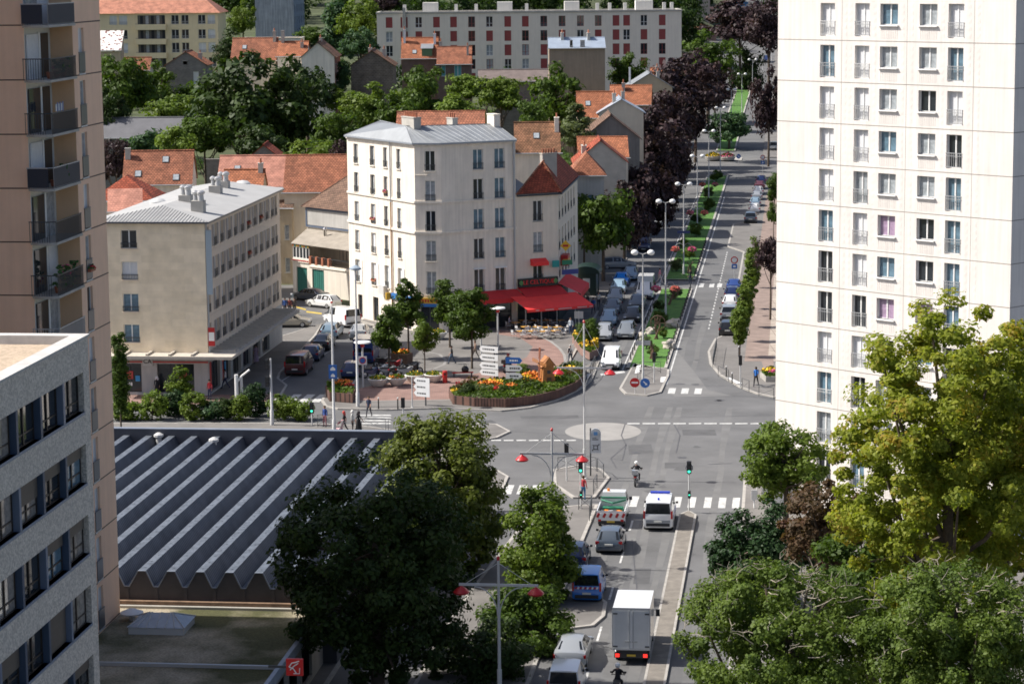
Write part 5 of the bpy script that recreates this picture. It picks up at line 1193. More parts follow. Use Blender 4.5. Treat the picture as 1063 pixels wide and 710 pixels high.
# ---------------------------------------------------------------- blocks of flats far behind
def yellow_flats():
    Y = 500; k = lambda x: D(x, 14, Y)[0]; z = lambda y: D(180, y, Y)[2]
    x0, x1 = k(40), k(226); g = z(78)-3; ze = z(14)
    t = broot('apartment_block', 'yellow block of flats with salmon tile roof and long balconies', 'apartment block', (x0, Y), 90, g)
    L = x1-x0; Dp = 14; H = ze-g; F = FR(L, Dp); r = random.Random(4)
    rows = [(z(25.6)-g, z(16)-g), (z(40.6)-g, z(31)-g), (z(55)-g, z(44.6)-g), (z(70)-g, z(60)-g)]
    cols = [(k(a)-x0, k(b)-x0) for a, b in ((48, 56), (59, 67), (78, 86), (89, 97), (113.3, 121), (123.3, 131.7), (177.5, 185.2), (188, 195.5), (205.3, 213), (215.3, 223))]
    bal = (k(142.6)-x0, k(170.5)-x0)
    ops = [(a, z0, c, z1) for z0, z1 in rows for a, c in cols]+[(bal[0], z0-.9, bal[1], z1) for z0, z1 in rows]
    b = MB(); b.facade(L, 0, H, [o for o in ops if o[2]-o[0] < 3], .2); 
    b2 = b
    b.frame(*F['right']); b.facade(Dp, 0, H, []); b.frame(*F['left']); b.facade(Dp, 0, H, []); b.frame(*F['back']); b.facade(L, 0, H, [])
    b.build('wall', facade_mat('yellow_render', (.76, .64, .42), .05, .05), t)
    for z0, z1 in rows:
        for a, c in cols: win(t, F['front'], a, z0, c, z1, .2, pick(r, [(M_blind, 3), (M_glass, 2)]), 1, 0, 'bars', .6, False, railm=M_grey)
        s = MB(); s.box(bal[0]-.35, -1.25, z0-1.05, bal[1]+.35, -.01, z0-.9); s.box(bal[0]-.35, -1.25, z0-.9, bal[1]+.35, -1.1, z0+.05); s.box(bal[0]-.35, -1.1, z0-.9, bal[0]-.2, -.01, z0+.05); s.box(bal[1]+.2, -1.1, z0-.9, bal[1]+.35, -.01, z0+.05)
        bo = s.build('balcony', MATS['yellow_render'], t)
        wd = MB(); wd.box(bal[0], -.03, z0-.9, bal[1], -.006, z1, 0)  # dark sheet paints the loggia's shade on the wall; panes sit before it
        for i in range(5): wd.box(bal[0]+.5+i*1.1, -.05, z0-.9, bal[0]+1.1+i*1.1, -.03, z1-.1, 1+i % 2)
        wd.build('balcony_glazing_and_shade', [plain('painted_loggia_shade', (.10, .095, .085), .7), M_glass, M_curt], bo)
        rr = MB(); rr.box(bal[0]-.35, -1.24, z0+.12, bal[1]+.35, -1.2, z0+.18); rr.build('railing', M_dgrey, bo)
    rf = MB(); o = .6; P = [(-o, -o, H), (L+o, -o, H), (L+o, Dp+o, H), (-o, Dp+o, H)]; a, c = (6, Dp/2, H+4.2), (L-4.8, Dp/2, H+4.2)
    for q in ((P[0], P[1], c, a), (P[1], P[2], c), (P[2], P[3], a, c), (P[3], P[0], a), (P[3], P[2], P[1], P[0])): rf.face(q)
    rf.build('roof', tile_mat('salmon_tile', (.52, .24, .165), dark=.85, var=.15), t)
yellow_flats()
def red_panel_flats():
    Y = 487; k = lambda x: D(x, 14, Y)[0]; z = lambda y: D(550, y, Y)[2]
    x0, x1 = k(391), k(707.5); ze = z(13.5); g = z(80)-7; t = broot('apartment_block', 'long pale block of flats with maroon window panels on the hill', 'apartment block', (x0, Y), 90, g)
    L = x1-x0; Dp = 13; H = ze-g; F = FR(L, Dp); r = random.Random(14)
    rows = [(z(b)-g, z(a)-g) for a, b in ((17, 28), (31.8, 42.6), (46.4, 57.6), (61.2, 71.4), (75.6, 86), (90, 100))]
    cols = [(k(a)-x0, k(a+6.9)-x0) for a in (400.3, 431, 449.5, 467.2, 486, 504.5, 523.5, 541.8, 561, 580, 599, 617.5, 636, 647, 665, 684)]+[(k(415.6)-x0, k(417.4)-x0), (k(421.4)-x0, k(423)-x0)]
    ops = [(a, z0, c, z1) for z0, z1 in rows for a, c in cols]
    b = MB(); b.facade(L, 0, H, ops, .25)
    rop = [(1.2+i*3.1, z0, 2.4+i*3.1, z1) for z0, z1 in rows for i in range(4)]
    b.frame(*F['right']); b.facade(Dp, 0, H, rop, .2); b.frame(*F['left']); b.facade(Dp, 0, H, []); b.frame(*F['back']); b.facade(L, 0, H, []); b.build('wall', facade_mat('pale_concrete_flats', (.76, .69, .59), .05, .06), t)
    mr = mat('maroon_panel', (.27, .05, .045), .6, .08, 2.)
    n = 0
    for ri, (z0, z1) in enumerate(rows):
        for a, c in cols:
            if c-a < .6 or r.random() < .52 or ri > 3:
                MB().box(a, .1, z0, c, .2, z1).build('window_panel', mr, t) if n < 60 else None; n += 1
            else: win(t, F['front'], a, z0, c, z1, .25, pick(r, [(M_glass, 4), (M_curt, 1)]), 1, .35, None, 1, False, frame=mr if r.random() < .4 else M_wpaint)
    rs = MB()
    rs.frame(*F['right'])
    for o_ in rop: rs.box(o_[0], .12, o_[1], o_[2], .2, o_[3])
    rs.build('end_window_panels', mr, t)
    p = MB(); p.box(-.15, -.15, H, L+.15, .4, H+.35); p.box(-.15, Dp-.4, H, L+.15, Dp+.15, H+.35); p.box(-.15, .4, H, .4, Dp-.4, H+.35); p.box(L-.4, .4, H, L+.15, Dp-.4, H+.35); p.box(.4, .4, H-.3, L-.4, Dp-.4, H+.02); p.build('roof', M_conc, t)
    for a, c in ((438, 454), (516, 532), (586.5, 602), (661, 679)): MB().box(k(a)-x0, 4, H, k(c)-x0, 8, z(2.5)-g).build('roof_housing', M_white, t)
    for a in (419, 473, 494, 547, 621, 634, 650, 691, 699): MB().box(k(a-1.7)-x0, 4.5, H, k(a+1.7)-x0, 5.3, z(4.5)-g).build('roof_vent', M_white, t)
    for a in (419,): MB().box(k(418)-x0, -.5, 0, k(421)-x0, -.02, H+1.2).build('flue', M_conc, t)
red_panel_flats()
def grey_tower():
    Y = 570; k = lambda x: D(x, 20, Y)[0]; zg = D(290, 45, Y)[2]-3; x0, x1 = k(265), k(305); L = x1-x0; Dp = 30; H = 44
    t = broot('tower_block', 'blue-grey stained concrete tower block behind the trees', 'tower block', (x0, Y), 90, zg); F = FR(L, Dp)
    b = MB(); b.facade(L, 0, H, []); rop = [(2+i*6, 1.5+j*2.8, 4+i*6, 3.2+j*2.8) for i in range(5) for j in range(8)]
    b.frame(*F['right']); b.facade(Dp, 0, H, rop, .2, back=1); b.frame(*F['left']); b.facade(Dp, 0, H, []); b.frame(*F['back']); b.facade(L, 0, H, []); b.frame(); b.face([(0, 0, H), (L, 0, H), (L, Dp, H), (0, Dp, H)])
    b.build('wall', [facade_mat('blue_grey_concrete', (.37, .40, .44), .22, .3), M_glass], t)
    for o in rop[:24]: win(t, F['right'], *o, .2, M_glass, 1, 0, None, 1, False)
grey_tower()
def pink_block():
    Y = 850; k = lambda x: D(x, 10, Y)[0]; x0, x1 = k(680), k(737); z = D(700, 38, Y)[2]-8; L = x1-x0; Dp = 14; H = 40; t = broot('apartment_block', 'pinkish plain apartment block at the end of the avenue', 'apartment block', (x0, Y), 90, z); F = FR(L, Dp)
    ops = [(5+i*3.2, 18+j*2.8-12, 6.1+i*3.2, 19.4+j*2.8-12) for i in range(2) for j in range(5)]
    b = MB(); b.facade(L, 0, H, ops, .2); b.frame(*F['right']); b.facade(Dp, 0, H, []); b.frame(*F['left']); b.facade(Dp, 0, H, []); b.frame(*F['back']); b.facade(L, 0, H, []); b.frame(); b.face([(0, 0, H), (L, 0, H), (L, Dp, H), (0, Dp, H)])
    b.build('wall', facade_mat('pink_render', (.58, .47, .41), .06, .06), t)
    for o in ops: win(t, F['front'], *o, .2, M_glass, 1, 0, None, 1, True)
pink_block()
# billboard at the far end
p = D(768, 10, 900); bb = thing('billboard', 'blue advertising billboard standing on the far grass slope', 'billboard', (p[0], p[1], ground_z(p[0], p[1])), 0)
h = p[2]-bb.location.z; MB().box(-2.9, -.1, h-2.6, 2.9, .1, h+2.6).build('board', mat('poster_blue_mix', (.12, .3, .5), .5, .6, .7), bb); MB().box(-3.1, -.05, h-2.8, 3.1, .05, h+2.8).build('frame', M_wpaint, bb)
for x in (-1.2, 1.2): MB().box(x-.1, -.02, -.3, x+.1, .14, h-2.7).build('post', M_dgrey, bb)
# ================================================================ TREES AND PLANTS
def leaf_arrays(nc, rx, ry, rz, n, leaf, cr, seed, low=.75, shell=.45, cone=0.):
    g = np.random.default_rng(seed)
    d = g.normal(size=(nc, 3)); d /= np.linalg.norm(d, axis=1)[:, None]
    rad = g.random(nc)**shell
    c = d*rad[:, None]
    c[:, 2] = np.where(c[:, 2] < 0, c[:, 2]*low, c[:, 2])
    if cone: c[:, :2] *= (1-cone*(c[:, 2:3]+.8)/1.8)
    c *= np.array([rx, ry, rz])*(1-cr*.22/max(rx, rz))
    rr = cr*(.5+.95*g.random(nc))
    k = g.integers(0, nc, n)
    o = g.normal(size=(n, 3)); o /= np.linalg.norm(o, axis=1)[:, None]
    q = g.random(n)**.4
    # twigs: leaves gather on the upper, outer side of every clump
    pos = c[k] + o*(rr[k]*q)[:, None]*np.array([1, 1, .72])
    out = pos/np.array([rx, ry, rz]); 
    nrm = o*.7 + out*.5 + np.array([0, 0, .45]) + g.normal(size=(n, 3))*.55
    nrm /= np.linalg.norm(nrm, axis=1)[:, None]
    a = np.cross(nrm, g.normal(size=(n, 3))); a /= np.linalg.norm(a, axis=1)[:, None]+1e-9
    b = np.cross(nrm, a)
    s = leaf*(.45+1.0*g.random(n)**1.4)[:, None]
    v = np.stack([pos-a*s*.5, pos+b*s*.32+nrm*s*.08, pos+a*s*.5, pos-b*s*.32+nrm*s*.08], 1).reshape(-1, 3)
    return v, c
def quads_mesh(name, v, m):
    n = len(v)//4; me = bpy.data.meshes.new(name)
    me.vertices.add(4*n); me.vertices.foreach_set('co', np.ascontiguousarray(v, dtype=np.float32).ravel())
    me.loops.add(4*n); me.loops.foreach_set('vertex_index', np.arange(4*n, dtype=np.int32))
    me.polygons.add(n); me.polygons.foreach_set('loop_start', np.arange(0, 4*n, 4, dtype=np.int32)); me.polygons.foreach_set('loop_total', np.full(n, 4, dtype=np.int32))
    me.update(calc_edges=True); me.validate(); me.materials.append(m); return me
ML = dict(
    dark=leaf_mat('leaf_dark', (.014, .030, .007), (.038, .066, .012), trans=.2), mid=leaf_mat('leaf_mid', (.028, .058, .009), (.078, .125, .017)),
    light=leaf_mat('leaf_light', (.055, .100, .013), (.125, .175, .023)), lime=leaf_mat('leaf_lime', (.075, .13, .016), (.145, .205, .03)),
    purple=leaf_mat('leaf_purple', (.020, .012, .015), (.056, .033, .037), (.075, .04, .035), trans=.15), olive=leaf_mat('leaf_olive', (.07, .095, .04), (.13, .16, .07)),
    blue=leaf_mat('leaf_blue_green', (.030, .07, .035), (.065, .12, .05)), chest=leaf_mat('leaf_chestnut', (.12, .165, .018), (.27, .29, .035), (.33, .24, .035), trans=.42),
    warm=leaf_mat('leaf_warm_green', (.045, .07, .011), (.125, .15, .025)), acacia=leaf_mat('leaf_acacia', (.05, .088, .014), (.12, .17, .028)),
    rust=leaf_mat('leaf_rust', (.06, .045, .022), (.11, .065, .035), (.13, .07, .05)), yew=leaf_mat('leaf_yew', (.012, .035, .010), (.03, .065, .018), trans=.1))
CROWN = {}
def crown_std(kind, var):
    k = (kind, var)
    if k not in CROWN:
        if kind == 'round': v, c = leaf_arrays(46, 5, 5, 5, 5200, .62, 1.5, 10+var)
        elif kind == 'tall': v, c = leaf_arrays(40, 3.2, 3.2, 5.4, 4600, .55, 1.2, 40+var, low=.95, cone=.25)
        elif kind == 'cone': v, c = leaf_arrays(60, 3.2, 3.2, 5.5, 5200, .5, .95, 60+var, low=1, cone=.8)
        elif kind == 'bush': v, c = leaf_arrays(30, 5, 5, 4.2, 3600, .75, 1.6, 80+var, low=.6)
        elif kind == 'column': v, c = leaf_arrays(40, 1.6, 1.6, 5.2, 4200, .42, .75, 90+var, low=1, cone=.15)
        elif kind == 'hedge': v, c = leaf_arrays(60, 5, 5, 4, 6500, .4, 1.1, 95+var, low=.9, shell=.3)
        CROWN[k] = (quads_mesh('crown', v, ML['mid']), c)
    return CROWN[k]
def trunk(root, top, r, limbs, m, lean=(0, 0), base=0.):
    b = MB(); h = top
    pts = [(0, 0, -.25), (0, 0, .15), (lean[0]*.3+.05*h*.1, lean[1]*.3, h*.35), (lean[0]*.7, lean[1]*.7-.04*h*.1, h*.7), (lean[0], lean[1], h)]
    b.tube(pts, [r*1.5, r*1.1, r*.9, r*.65, r*.3], 8)
    for i, p in enumerate(limbs):
        k = .45+.5*((i*37) % 100)/100.; s = Vector((lean[0]*k, lean[1]*k, h*k)); e = Vector(p); mid = s.lerp(e, .5)+Vector((0, 0, -.08*(e-s).length))
        b.tube([s, mid, e], [r*.42, r*.28, r*.1], 5)
    return b.build('trunk', m, root, 60)
def tree(name, label, cat, x, y, zc, rx, rz, leaf='mid', kind='round', var=0, own=None, group=None, m=None, gz=None, tr=None, rot=None, cat_trunk=True):
    """crown centre at height zc above sea over the ground point (x, y)"""
    gz = ground_z(x, y) if gz is None else gz
    t = thing(name, label, cat, (x, y, gz), 0, group); h = zc-gz
    if own:
        v, c = leaf_arrays(own.get('nc', 90), rx, own.get('ry', rx), rz, own.get('n', 26000), own.get('leaf', .24), own.get('cr', 1.0), own.get('seed', 1), own.get('low', .8), own.get('shell', .42), own.get('cone', 0))
        me = quads_mesh('crown', v, ML[leaf]); o = link('crown', me, t, (0, 0, h)); cs = [tuple(q+np.array([0, 0, h])) for q in c[::max(1, len(c)//24)]]
    else:
        me, c = crown_std(kind, var); base = dict(round=(5, 5), tall=(3.2, 5.4), cone=(3.2, 5.5), bush=(5, 4.2), column=(1.6, 5.2), hedge=(5, 4))[kind]
        sx, sz = rx/base[0], rz/base[1]
        o = link('crown', me, t, (0, 0, h)); sx *= 1.14; sz *= 1.12; o.scale = (sx, sx, sz); o.rotation_euler = (0, 0, rot if rot is not None else rnd.uniform(0, 6.28)); om(o, ML[leaf]); cs = []
        if kind in ('round', 'tall'):
            a = o.rotation_euler.z
            for q in c[::max(1, len(c)//8)]: cs.append((sx*(q[0]*math.cos(a)-q[1]*math.sin(a)), sx*(q[0]*math.sin(a)+q[1]*math.cos(a)), h+sz*q[2]))
    if cat_trunk: trunk(t, h+(rz*.35 if kind not in ('bush', 'hedge') else 0), tr or max(.07, min(.4, rx*.065)), cs, m or M_bark)
    return t
def tp(label, px_, py_, rxp, rzp, Y, leaf='mid', kind='round', var=None, name=None, cat='tree', group=None):
    p = D(px_, py_, Y); k = Y/FPX
    return tree(name or {'purple': 'copper_beech', 'cone': 'conifer'}.get(leaf if leaf == 'purple' else kind, 'tree'), label, cat, p[0], p[1], p[2], rxp*k, rzp*k, leaf, kind, rnd.randrange(4) if var is None else var, group=group)
GG = 'trees in the gardens behind the houses'; GP = 'dark purple avenue trees'
for a in (
    ('dark leafy tree hard against the pink tower, below the yellow flats', 122, 92, 33, 38, 385, 'mid', 'round'),
    ('lighter green tree beside the low red roof under the yellow flats', 160, 92, 24, 26, 400, 'mid', 'round'),
    ('pale green bushy tree left of the biggest round tree', 178, 122, 30, 24, 362, 'light', 'round'),
    ('biggest dark round tree standing in the gardens behind the skylit roof', 248, 112, 54, 52, 342, 'dark', 'round'),
    ('dark round tree merging with the biggest one, left of the bright bush', 305, 115, 36, 52, 348, 'dark', 'round'),
    ('bluish green shrubby tree by the end of the corrugated shed', 150, 152, 20, 16, 318, 'blue', 'bush'),
    ('bright lime green tree next to the corrugated shed gable', 187, 150, 21, 16, 314, 'lime', 'bush'),
    ('dark green tree between the yellow flats and the orange skylit roof', 243, 50, 14, 20, 440, 'dark', 'tall'),
    ('pale tree beside the grey tower foot and the yellow flats', 252, 20, 14, 18, 530, 'light', 'round'),
    ('second dark tree against the yellow flats side wall', 233, 56, 11, 14, 436, 'dark', 'round'),
    ('tall dark conifer right of the grey tower', 348, 32, 22, 36, 520, 'blue', 'cone'),
    ('yellow-green rounded tree left of the red-panelled flats', 376, 24, 22, 24, 500, 'light', 'round'),
    ('blue-green tree with grey cast left of the rubble stone house', 374, 48, 18, 18, 470, 'blue', 'round'),
    ('small bright tree at the foot of the grey tower', 322, 38, 14, 10, 520, 'mid', 'bush'),
    ('narrow dark evergreen beside the red brick side wall', 356, 82, 8, 22, 400, 'yew', 'tall'),
    ('bright green large-leaved bush tree behind the orange-brown roof', 326, 166, 32, 20, 305, 'light', 'bush'),
    ('mid green tree behind the left end of the zinc roof', 350, 140, 24, 26, 328, 'mid', 'round'),
    ('small purple tree peeping beside the white corner building', 353, 160, 10, 14, 300, 'purple', 'round'),
    ('light green tree in front of the rubble stone house', 385, 112, 30, 24, 350, 'light', 'round'),
    ('pale yellow-green tree under the rubble stone wall', 357, 108, 18, 14, 372, 'light', 'round'),
    ('big dense green tree between stone house and brick house', 434, 100, 29, 32, 372, 'mid', 'round'),
    ('yellow-green sunny bush tree below the teal windows', 482, 92, 18, 16, 385, 'lime', 'round'),
    ('bright low tree behind the television aerial', 474, 114, 20, 13, 352, 'lime', 'bush'),
    ('light green broad tree left of the tallest garden tree', 520, 100, 24, 22, 378, 'light', 'round'),
    ('broad green tree between the corrugated shed and the biggest round tree', 212, 142, 26, 24, 330, 'mid', 'round'),
    ('dark bushy tree in front of the small blockwork house', 200, 108, 26, 20, 400, 'mid', 'bush'),
    ('dark tree below the white gabled house', 318, 95, 30, 26, 372, 'dark', 'round'),
    ('shady tree behind the small dark garden shed', 268, 150, 26, 20, 326, 'dark', 'bush'),
    ('tree filling the gap between the pink tower and the leafy tree', 112, 120, 20, 26, 350, 'dark', 'round'),
    ('low dark tree right of the pale bush under the stone house', 408, 118, 22, 18, 345, 'mid', 'bush'),
    ('dark tree behind the brick house with teal windows', 505, 92, 14, 12, 415, 'dark', 'round'),
    ('green tree between the feathery willow and the mossy roof', 553, 122, 16, 16, 345, 'mid', 'bush'),
    ('tall deep green tree in front of the brown-beige block', 577, 104, 31, 36, 365, 'mid', 'round'),
    ('grey-green feathery willow beside the mossy roof chimney', 597, 132, 18, 22, 330, 'olive', 'tall'),
    ('small grey-green shrub left of the feathery willow', 570, 140, 13, 11, 322, 'olive', 'bush'),
    ('round tree against the red-panelled flats, right of the brown-beige block', 652, 76, 18, 22, 440, 'mid', 'round'),
    ('broad green tree by the cafe side street', 626, 234, 30, 34, 288, 'mid', 'bush'),
    ('green tree behind the kiosk touching the blue-grey house', 606, 226, 18, 24, 294, 'mid', 'bush'),
    ('olive and green tree at the top of the avenue before the brick house', 735, 62, 30, 28, 540, 'mid', 'round'),
    ('dark tree closing the avenue behind the last lamps', 775, 78, 16, 30, 640, 'dark', 'round'),
    ('bushy pine on the second grass median', 757, 134, 20, 20, 485, 'blue', 'round'),
): tp(*a, group=GG if a[2] < 300 and a[1] < 660 else None)
for a in (
    ('dark purple tree nearest the cafe, its lower boughs over the parked cars', 664, 212, 34, 48, 325, 'purple', 'round'),
    ('tallest dark purple tree midway along the left avenue row', 676, 150, 38, 42, 372, 'purple', 'round'),
    ('dark purple tree at the upper end of the left avenue row', 704, 98, 38, 38, 425, 'purple', 'round'),
    ('dark purple tree in second rank behind the cafe houses', 648, 190, 24, 36, 345, 'purple', 'round'),
    ('dark purple tree between the two tallest of the left avenue row', 692, 128, 30, 38, 398, 'purple', 'round'),
    ('dark purple tree at the kerb over the shaded parked cars', 690, 182, 20, 34, 352, 'purple', 'round'),
    ('dark purple tree linking the row to the green avenue tree', 722, 84, 24, 30, 460, 'purple', 'round'),
    ('dark purple tree behind the pine on the left of the upper avenue', 742, 92, 18, 26, 520, 'purple', 'round'),
    ('purple tree at the kerb right of the tallest avenue tree', 698, 166, 18, 30, 380, 'purple', 'round'),
    ('purple tree at the kerb below the upper end of the avenue row', 716, 120, 18, 30, 440, 'purple', 'round'),
    ('low purple tree over the estate car by the kiosk', 648, 226, 24, 40, 306, 'purple', 'round'),
    ('distant dark purple tree at the top of the avenue before the billboard', 768, 28, 36, 28, 640, 'purple', 'round'),
    ('second distant purple tree hard against the white tower, avenue top', 798, 28, 22, 30, 600, 'purple', 'round'),
    ('dark purple tree leaning out beside the white tower above the parked cars', 798, 108, 18, 36, 450, 'purple', 'round'),
    ('small purple tree on the tiled pavement by the white tower', 800, 268, 17, 24, 255, 'purple', 'round'),
    ('purple hedge tree standing at the pink tower edge', 120, 168, 17, 26, 300, 'purple', 'round'),
    ('purple tree far up behind the left end of the red-panelled flats', 398, 4, 16, 12, 560, 'purple', 'round'),
): tp(*a, group=GP)
# wooded hill that closes the view: one far-off mass
def woods():
    vs = []; g = random.Random(77)
    for i in range(300):
        x = g.uniform(-160, 190); Y = g.uniform(545, 900)
        if -30 < ST(x, Y)[1] < 0 and Y < 860: continue
        if x < -36 and Y < 645: continue
        v, c = crown_std(g.choice(['round', 'round', 'tall', 'cone']), g.randrange(3))
        n = len(v.vertices); a = np.empty(n*3, dtype=np.float32); v.vertices.foreach_get('co', a); a = a.reshape(-1, 3)
        s = g.uniform(1.1, 1.9); t = g.uniform(0, 6.28); R_ = np.array([[math.cos(t), -math.sin(t), 0], [math.sin(t), math.cos(t), 0], [0, 0, 1]])
        q = (a.reshape(-1, 4, 3)[::2].reshape(-1, 3))@R_.T*s; vs.append(q+np.array([x, Y, ground_z(x, Y)+5.5*s]))
    o = link('woods', quads_mesh('woods', np.concatenate(vs), leaf_mat('leaf_woods', (.016, .036, .009), (.045, .08, .016)))); o['kind'] = 'stuff'
woods()
def undergrowth():
    """rough garden shrubs on the slope between the houses"""
    vs = []; g = random.Random(78); c0 = [crown_std('bush', k)[0] for k in range(3)]
    for i in range(420):
        Y = g.uniform(300, 600); x = g.uniform(-.24, .085)*Y
        if ST(x, Y)[1] > -33: continue
        v = c0[g.randrange(3)]; a = np.empty(len(v.vertices)*3, dtype=np.float32); v.vertices.foreach_get('co', a); a = a.reshape(-1, 4, 3)[::4].reshape(-1, 3)
        vs.append(a*g.uniform(.3, .75)+np.array([x, Y, ground_z(x, Y)+1.2]))
    o = link('undergrowth', quads_mesh('undergrowth', np.concatenate(vs), leaf_mat('leaf_scrub', (.03, .07, .015), (.09, .15, .03)))); o['kind'] = 'stuff'
undergrowth()
# ---- young trees of the plaza and pavements
def tg(label, base, cpx, cpy, rxp, rzp, leaf, kind, var=0, own=None, m=None, tr=.1, group=None):
    x, y = G(*base); Y = y; p = D(cpx, cpy, Y); k = Y/FPX
    return tree('tree', label, 'tree', x, y, p[2], rxp*k, rzp*k, leaf, kind, var, own=own, gz=.1, m=m, tr=tr, group=group)
P5 = 'young trees on the plaza'
tg('tallest plaza tree with oval crown, left of the yellow fascia', (424, 374), 422, 318, 19, 35, 'mid', 'tall', own=dict(nc=60, n=9000, leaf=.26, cr=.55, seed=5, cone=.2), group=P5)
tg('plaza tree with oval crown beside the parked motorbikes', (404, 388), 404, 344, 18, 31, 'mid', 'tall', own=dict(nc=55, n=8000, leaf=.26, cr=.5, seed=6, cone=.3), group=P5)
tg('plaza tree half hidden behind the roundest one', (467, 362), 467, 314, 19, 31, 'mid', 'tall', own=dict(nc=55, n=8000, leaf=.26, cr=.55, seed=7, cone=.2), group=P5)
tg('roundest and fullest plaza tree, left of the cafe tables', (490, 384), 488, 329, 26, 34, 'mid', 'tall', own=dict(nc=80, n=12000, leaf=.27, cr=.62, seed=8, cone=.15), group=P5)
tg('smallest and lightest plaza tree above the flower bowls', (441, 392), 440, 350, 14, 20, 'light', 'tall', own=dict(nc=40, n=4200, leaf=.25, cr=.42, seed=9, cone=.1), group=P5, tr=.06)
tg('thin sapling with loose light crown before the bank window', (188, 428), 187, 398, 13, 17, 'light', 'tall', own=dict(nc=36, n=2600, leaf=.26, cr=.42, seed=12), tr=.05)
x, y, _ = D(124, 400, 193); tree('poplar', 'narrow columnar tree between the pink tower and the bank', 'tree', x, y, 5.0, .72, 4.6, 'mid', 'column', 1, own=dict(nc=70, n=9000, leaf=.22, cr=.4, seed=13, low=1, cone=.2), gz=.1)
GR = 'slim columnar trees along the right-hand avenue pavement'
for i, (b, top, lab) in enumerate((((768, 372), 315, 'nearest slim columnar tree on the right avenue pavement by the kerb bulge'), ((771.5, 356), 296, 'second slim columnar tree from the junction on the right avenue pavement'), ((775.5, 341), 282, 'third slim columnar tree from the junction on the right avenue pavement'), ((779.5, 322), 262, 'fourth slim columnar tree from the junction on the right avenue pavement'), ((781.5, 300), 246, 'farthest slim columnar tree of the row, behind the stop sign post'))):
    x, y = G(*b); zt = D(b[0], top, y)[2]; zc = (zt+1.3)/2; tree('columnar_tree', lab, 'tree', x, y, zc, .85, (zt-1.3)/2, 'light', 'column', i % 3, own=dict(nc=55, n=5200, leaf=.26, cr=.42, seed=20+i, low=1, cone=.35), gz=.1, tr=.055, group=GR)
tp('green street tree beside the white tower, above the parked red cars', 804, 196, 8, 20, 350, 'mid', 'tall')
tp('green shrub tree against the white tower, level with the parked cars', 803, 224, 6, 12, 320, 'mid', 'bush')
# ---- large trees close to the camera
def big(label, px_, py_, rxp, rzp, Y, leaf, own, m=None, name='tree', gz=.1):
    p = D(px_, py_, Y); k = Y/FPX; own = dict(own); 
    return tree(name, label, 'tree', p[0], p[1], p[2], rxp*k, rzp*k, leaf, 'round', 0, own=own, gz=gz, m=m, tr=own.get('tr', .28))
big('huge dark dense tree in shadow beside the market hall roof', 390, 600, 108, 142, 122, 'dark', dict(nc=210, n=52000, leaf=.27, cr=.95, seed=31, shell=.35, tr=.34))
big('tree with sunlit yellowish top behind the huge dark one', 458, 522, 72, 104, 148, 'warm', dict(nc=190, n=48000, leaf=.27, cr=.85, seed=32, shell=.35))
big('bright green egg-shaped street tree on the pavement by the near lanes', 560, 574, 47, 88, 141, 'light', dict(nc=150, n=25000, leaf=.24, cr=.62, seed=33, cone=.35, shell=.4, tr=.16))
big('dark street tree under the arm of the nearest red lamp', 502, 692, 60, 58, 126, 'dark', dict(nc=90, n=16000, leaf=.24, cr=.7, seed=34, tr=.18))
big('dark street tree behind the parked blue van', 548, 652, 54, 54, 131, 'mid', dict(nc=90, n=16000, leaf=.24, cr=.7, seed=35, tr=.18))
big('fresh green rounded tree before the foot of the white tower', 816, 483, 49, 52, 158, 'light', dict(nc=80, n=15000, leaf=.27, cr=.72, seed=36, tr=.2))
big('very dark leaved tree below the fresh green one', 794, 580, 64, 62, 138, 'yew', dict(nc=110, n=24000, leaf=.25, cr=.7, seed=37))
big('brownish rust-tinted tree between the dark one and the chestnut', 858, 549, 58, 52, 130, 'rust', dict(nc=85, n=16000, leaf=.24, cr=.62, seed=38))
big('tall chestnut with yellowing autumn leaves covering the white tower', 985, 482, 128, 186, 106, 'chest', dict(nc=420, n=95000, leaf=.22, cr=.62, seed=39, shell=.45, low=.95, tr=.36, cone=.05), name='chestnut_tree')
big('second yellow-green chestnut filling the gap below the tall one at the right edge', 1040, 500, 95, 172, 113, 'chest', dict(nc=260, n=60000, leaf=.22, cr=.62, seed=61, shell=.45, low=.95), name='chestnut_tree')
big('dark leafy tree behind the acacias, under the rust-tinted tree', 905, 600, 70, 55, 118, 'mid', dict(nc=90, n=16000, leaf=.24, cr=.7, seed=62))
def twiggy(label, px_, py_, rxp, rzp, Y, seed, n=66000):
    t = big(label, px_, py_, rxp, rzp, Y, 'acacia', dict(nc=230, n=n, leaf=.15, cr=.6, seed=seed, shell=.3, low=.8, tr=.3))
    g = random.Random(seed); k = Y/FPX; rx, rz = rxp*k, rzp*k; h = t.children[0].location.z; b = MB()
    for i in range(85):
        a = g.uniform(0, 6.28); e = g.uniform(.1, 1.4); p = Vector((rx*math.cos(a)*math.cos(e), rx*math.sin(a)*math.cos(e), rz*math.sin(e)))*.86; d = Vector((math.cos(a)*.6, math.sin(a)*.6, .25))
        pts = [p]; 
        for j in range(4):
            d = (d+Vector((g.uniform(-.9, .9), g.uniform(-.9, .9), g.uniform(-.5, .6)))).normalized(); pts.append(pts[-1]+d*g.uniform(.16, .34))
        b.tube([q+Vector((0, 0, h)) for q in pts], [.022, .018, .014, .011, .007], 4)
        q = pts[2]; b.tube([q+Vector((0, 0, h)), q+Vector((g.uniform(-.4, .4), g.uniform(-.4, .4), h+g.uniform(0, .3)))], [.014, .006], 4)
    o = b.build('bare_twigs', mat('dead_twig', (.32, .28, .22), .9, .2, 5.), t); o['kind'] = 'stuff'
twiggy('spreading acacia with bare grey twigs, nearest along the bottom edge', 808, 668, 112, 92, 92, 41)
twiggy('second twiggy acacia below the chestnut, bottom right corner', 985, 668, 105, 88, 90, 42)
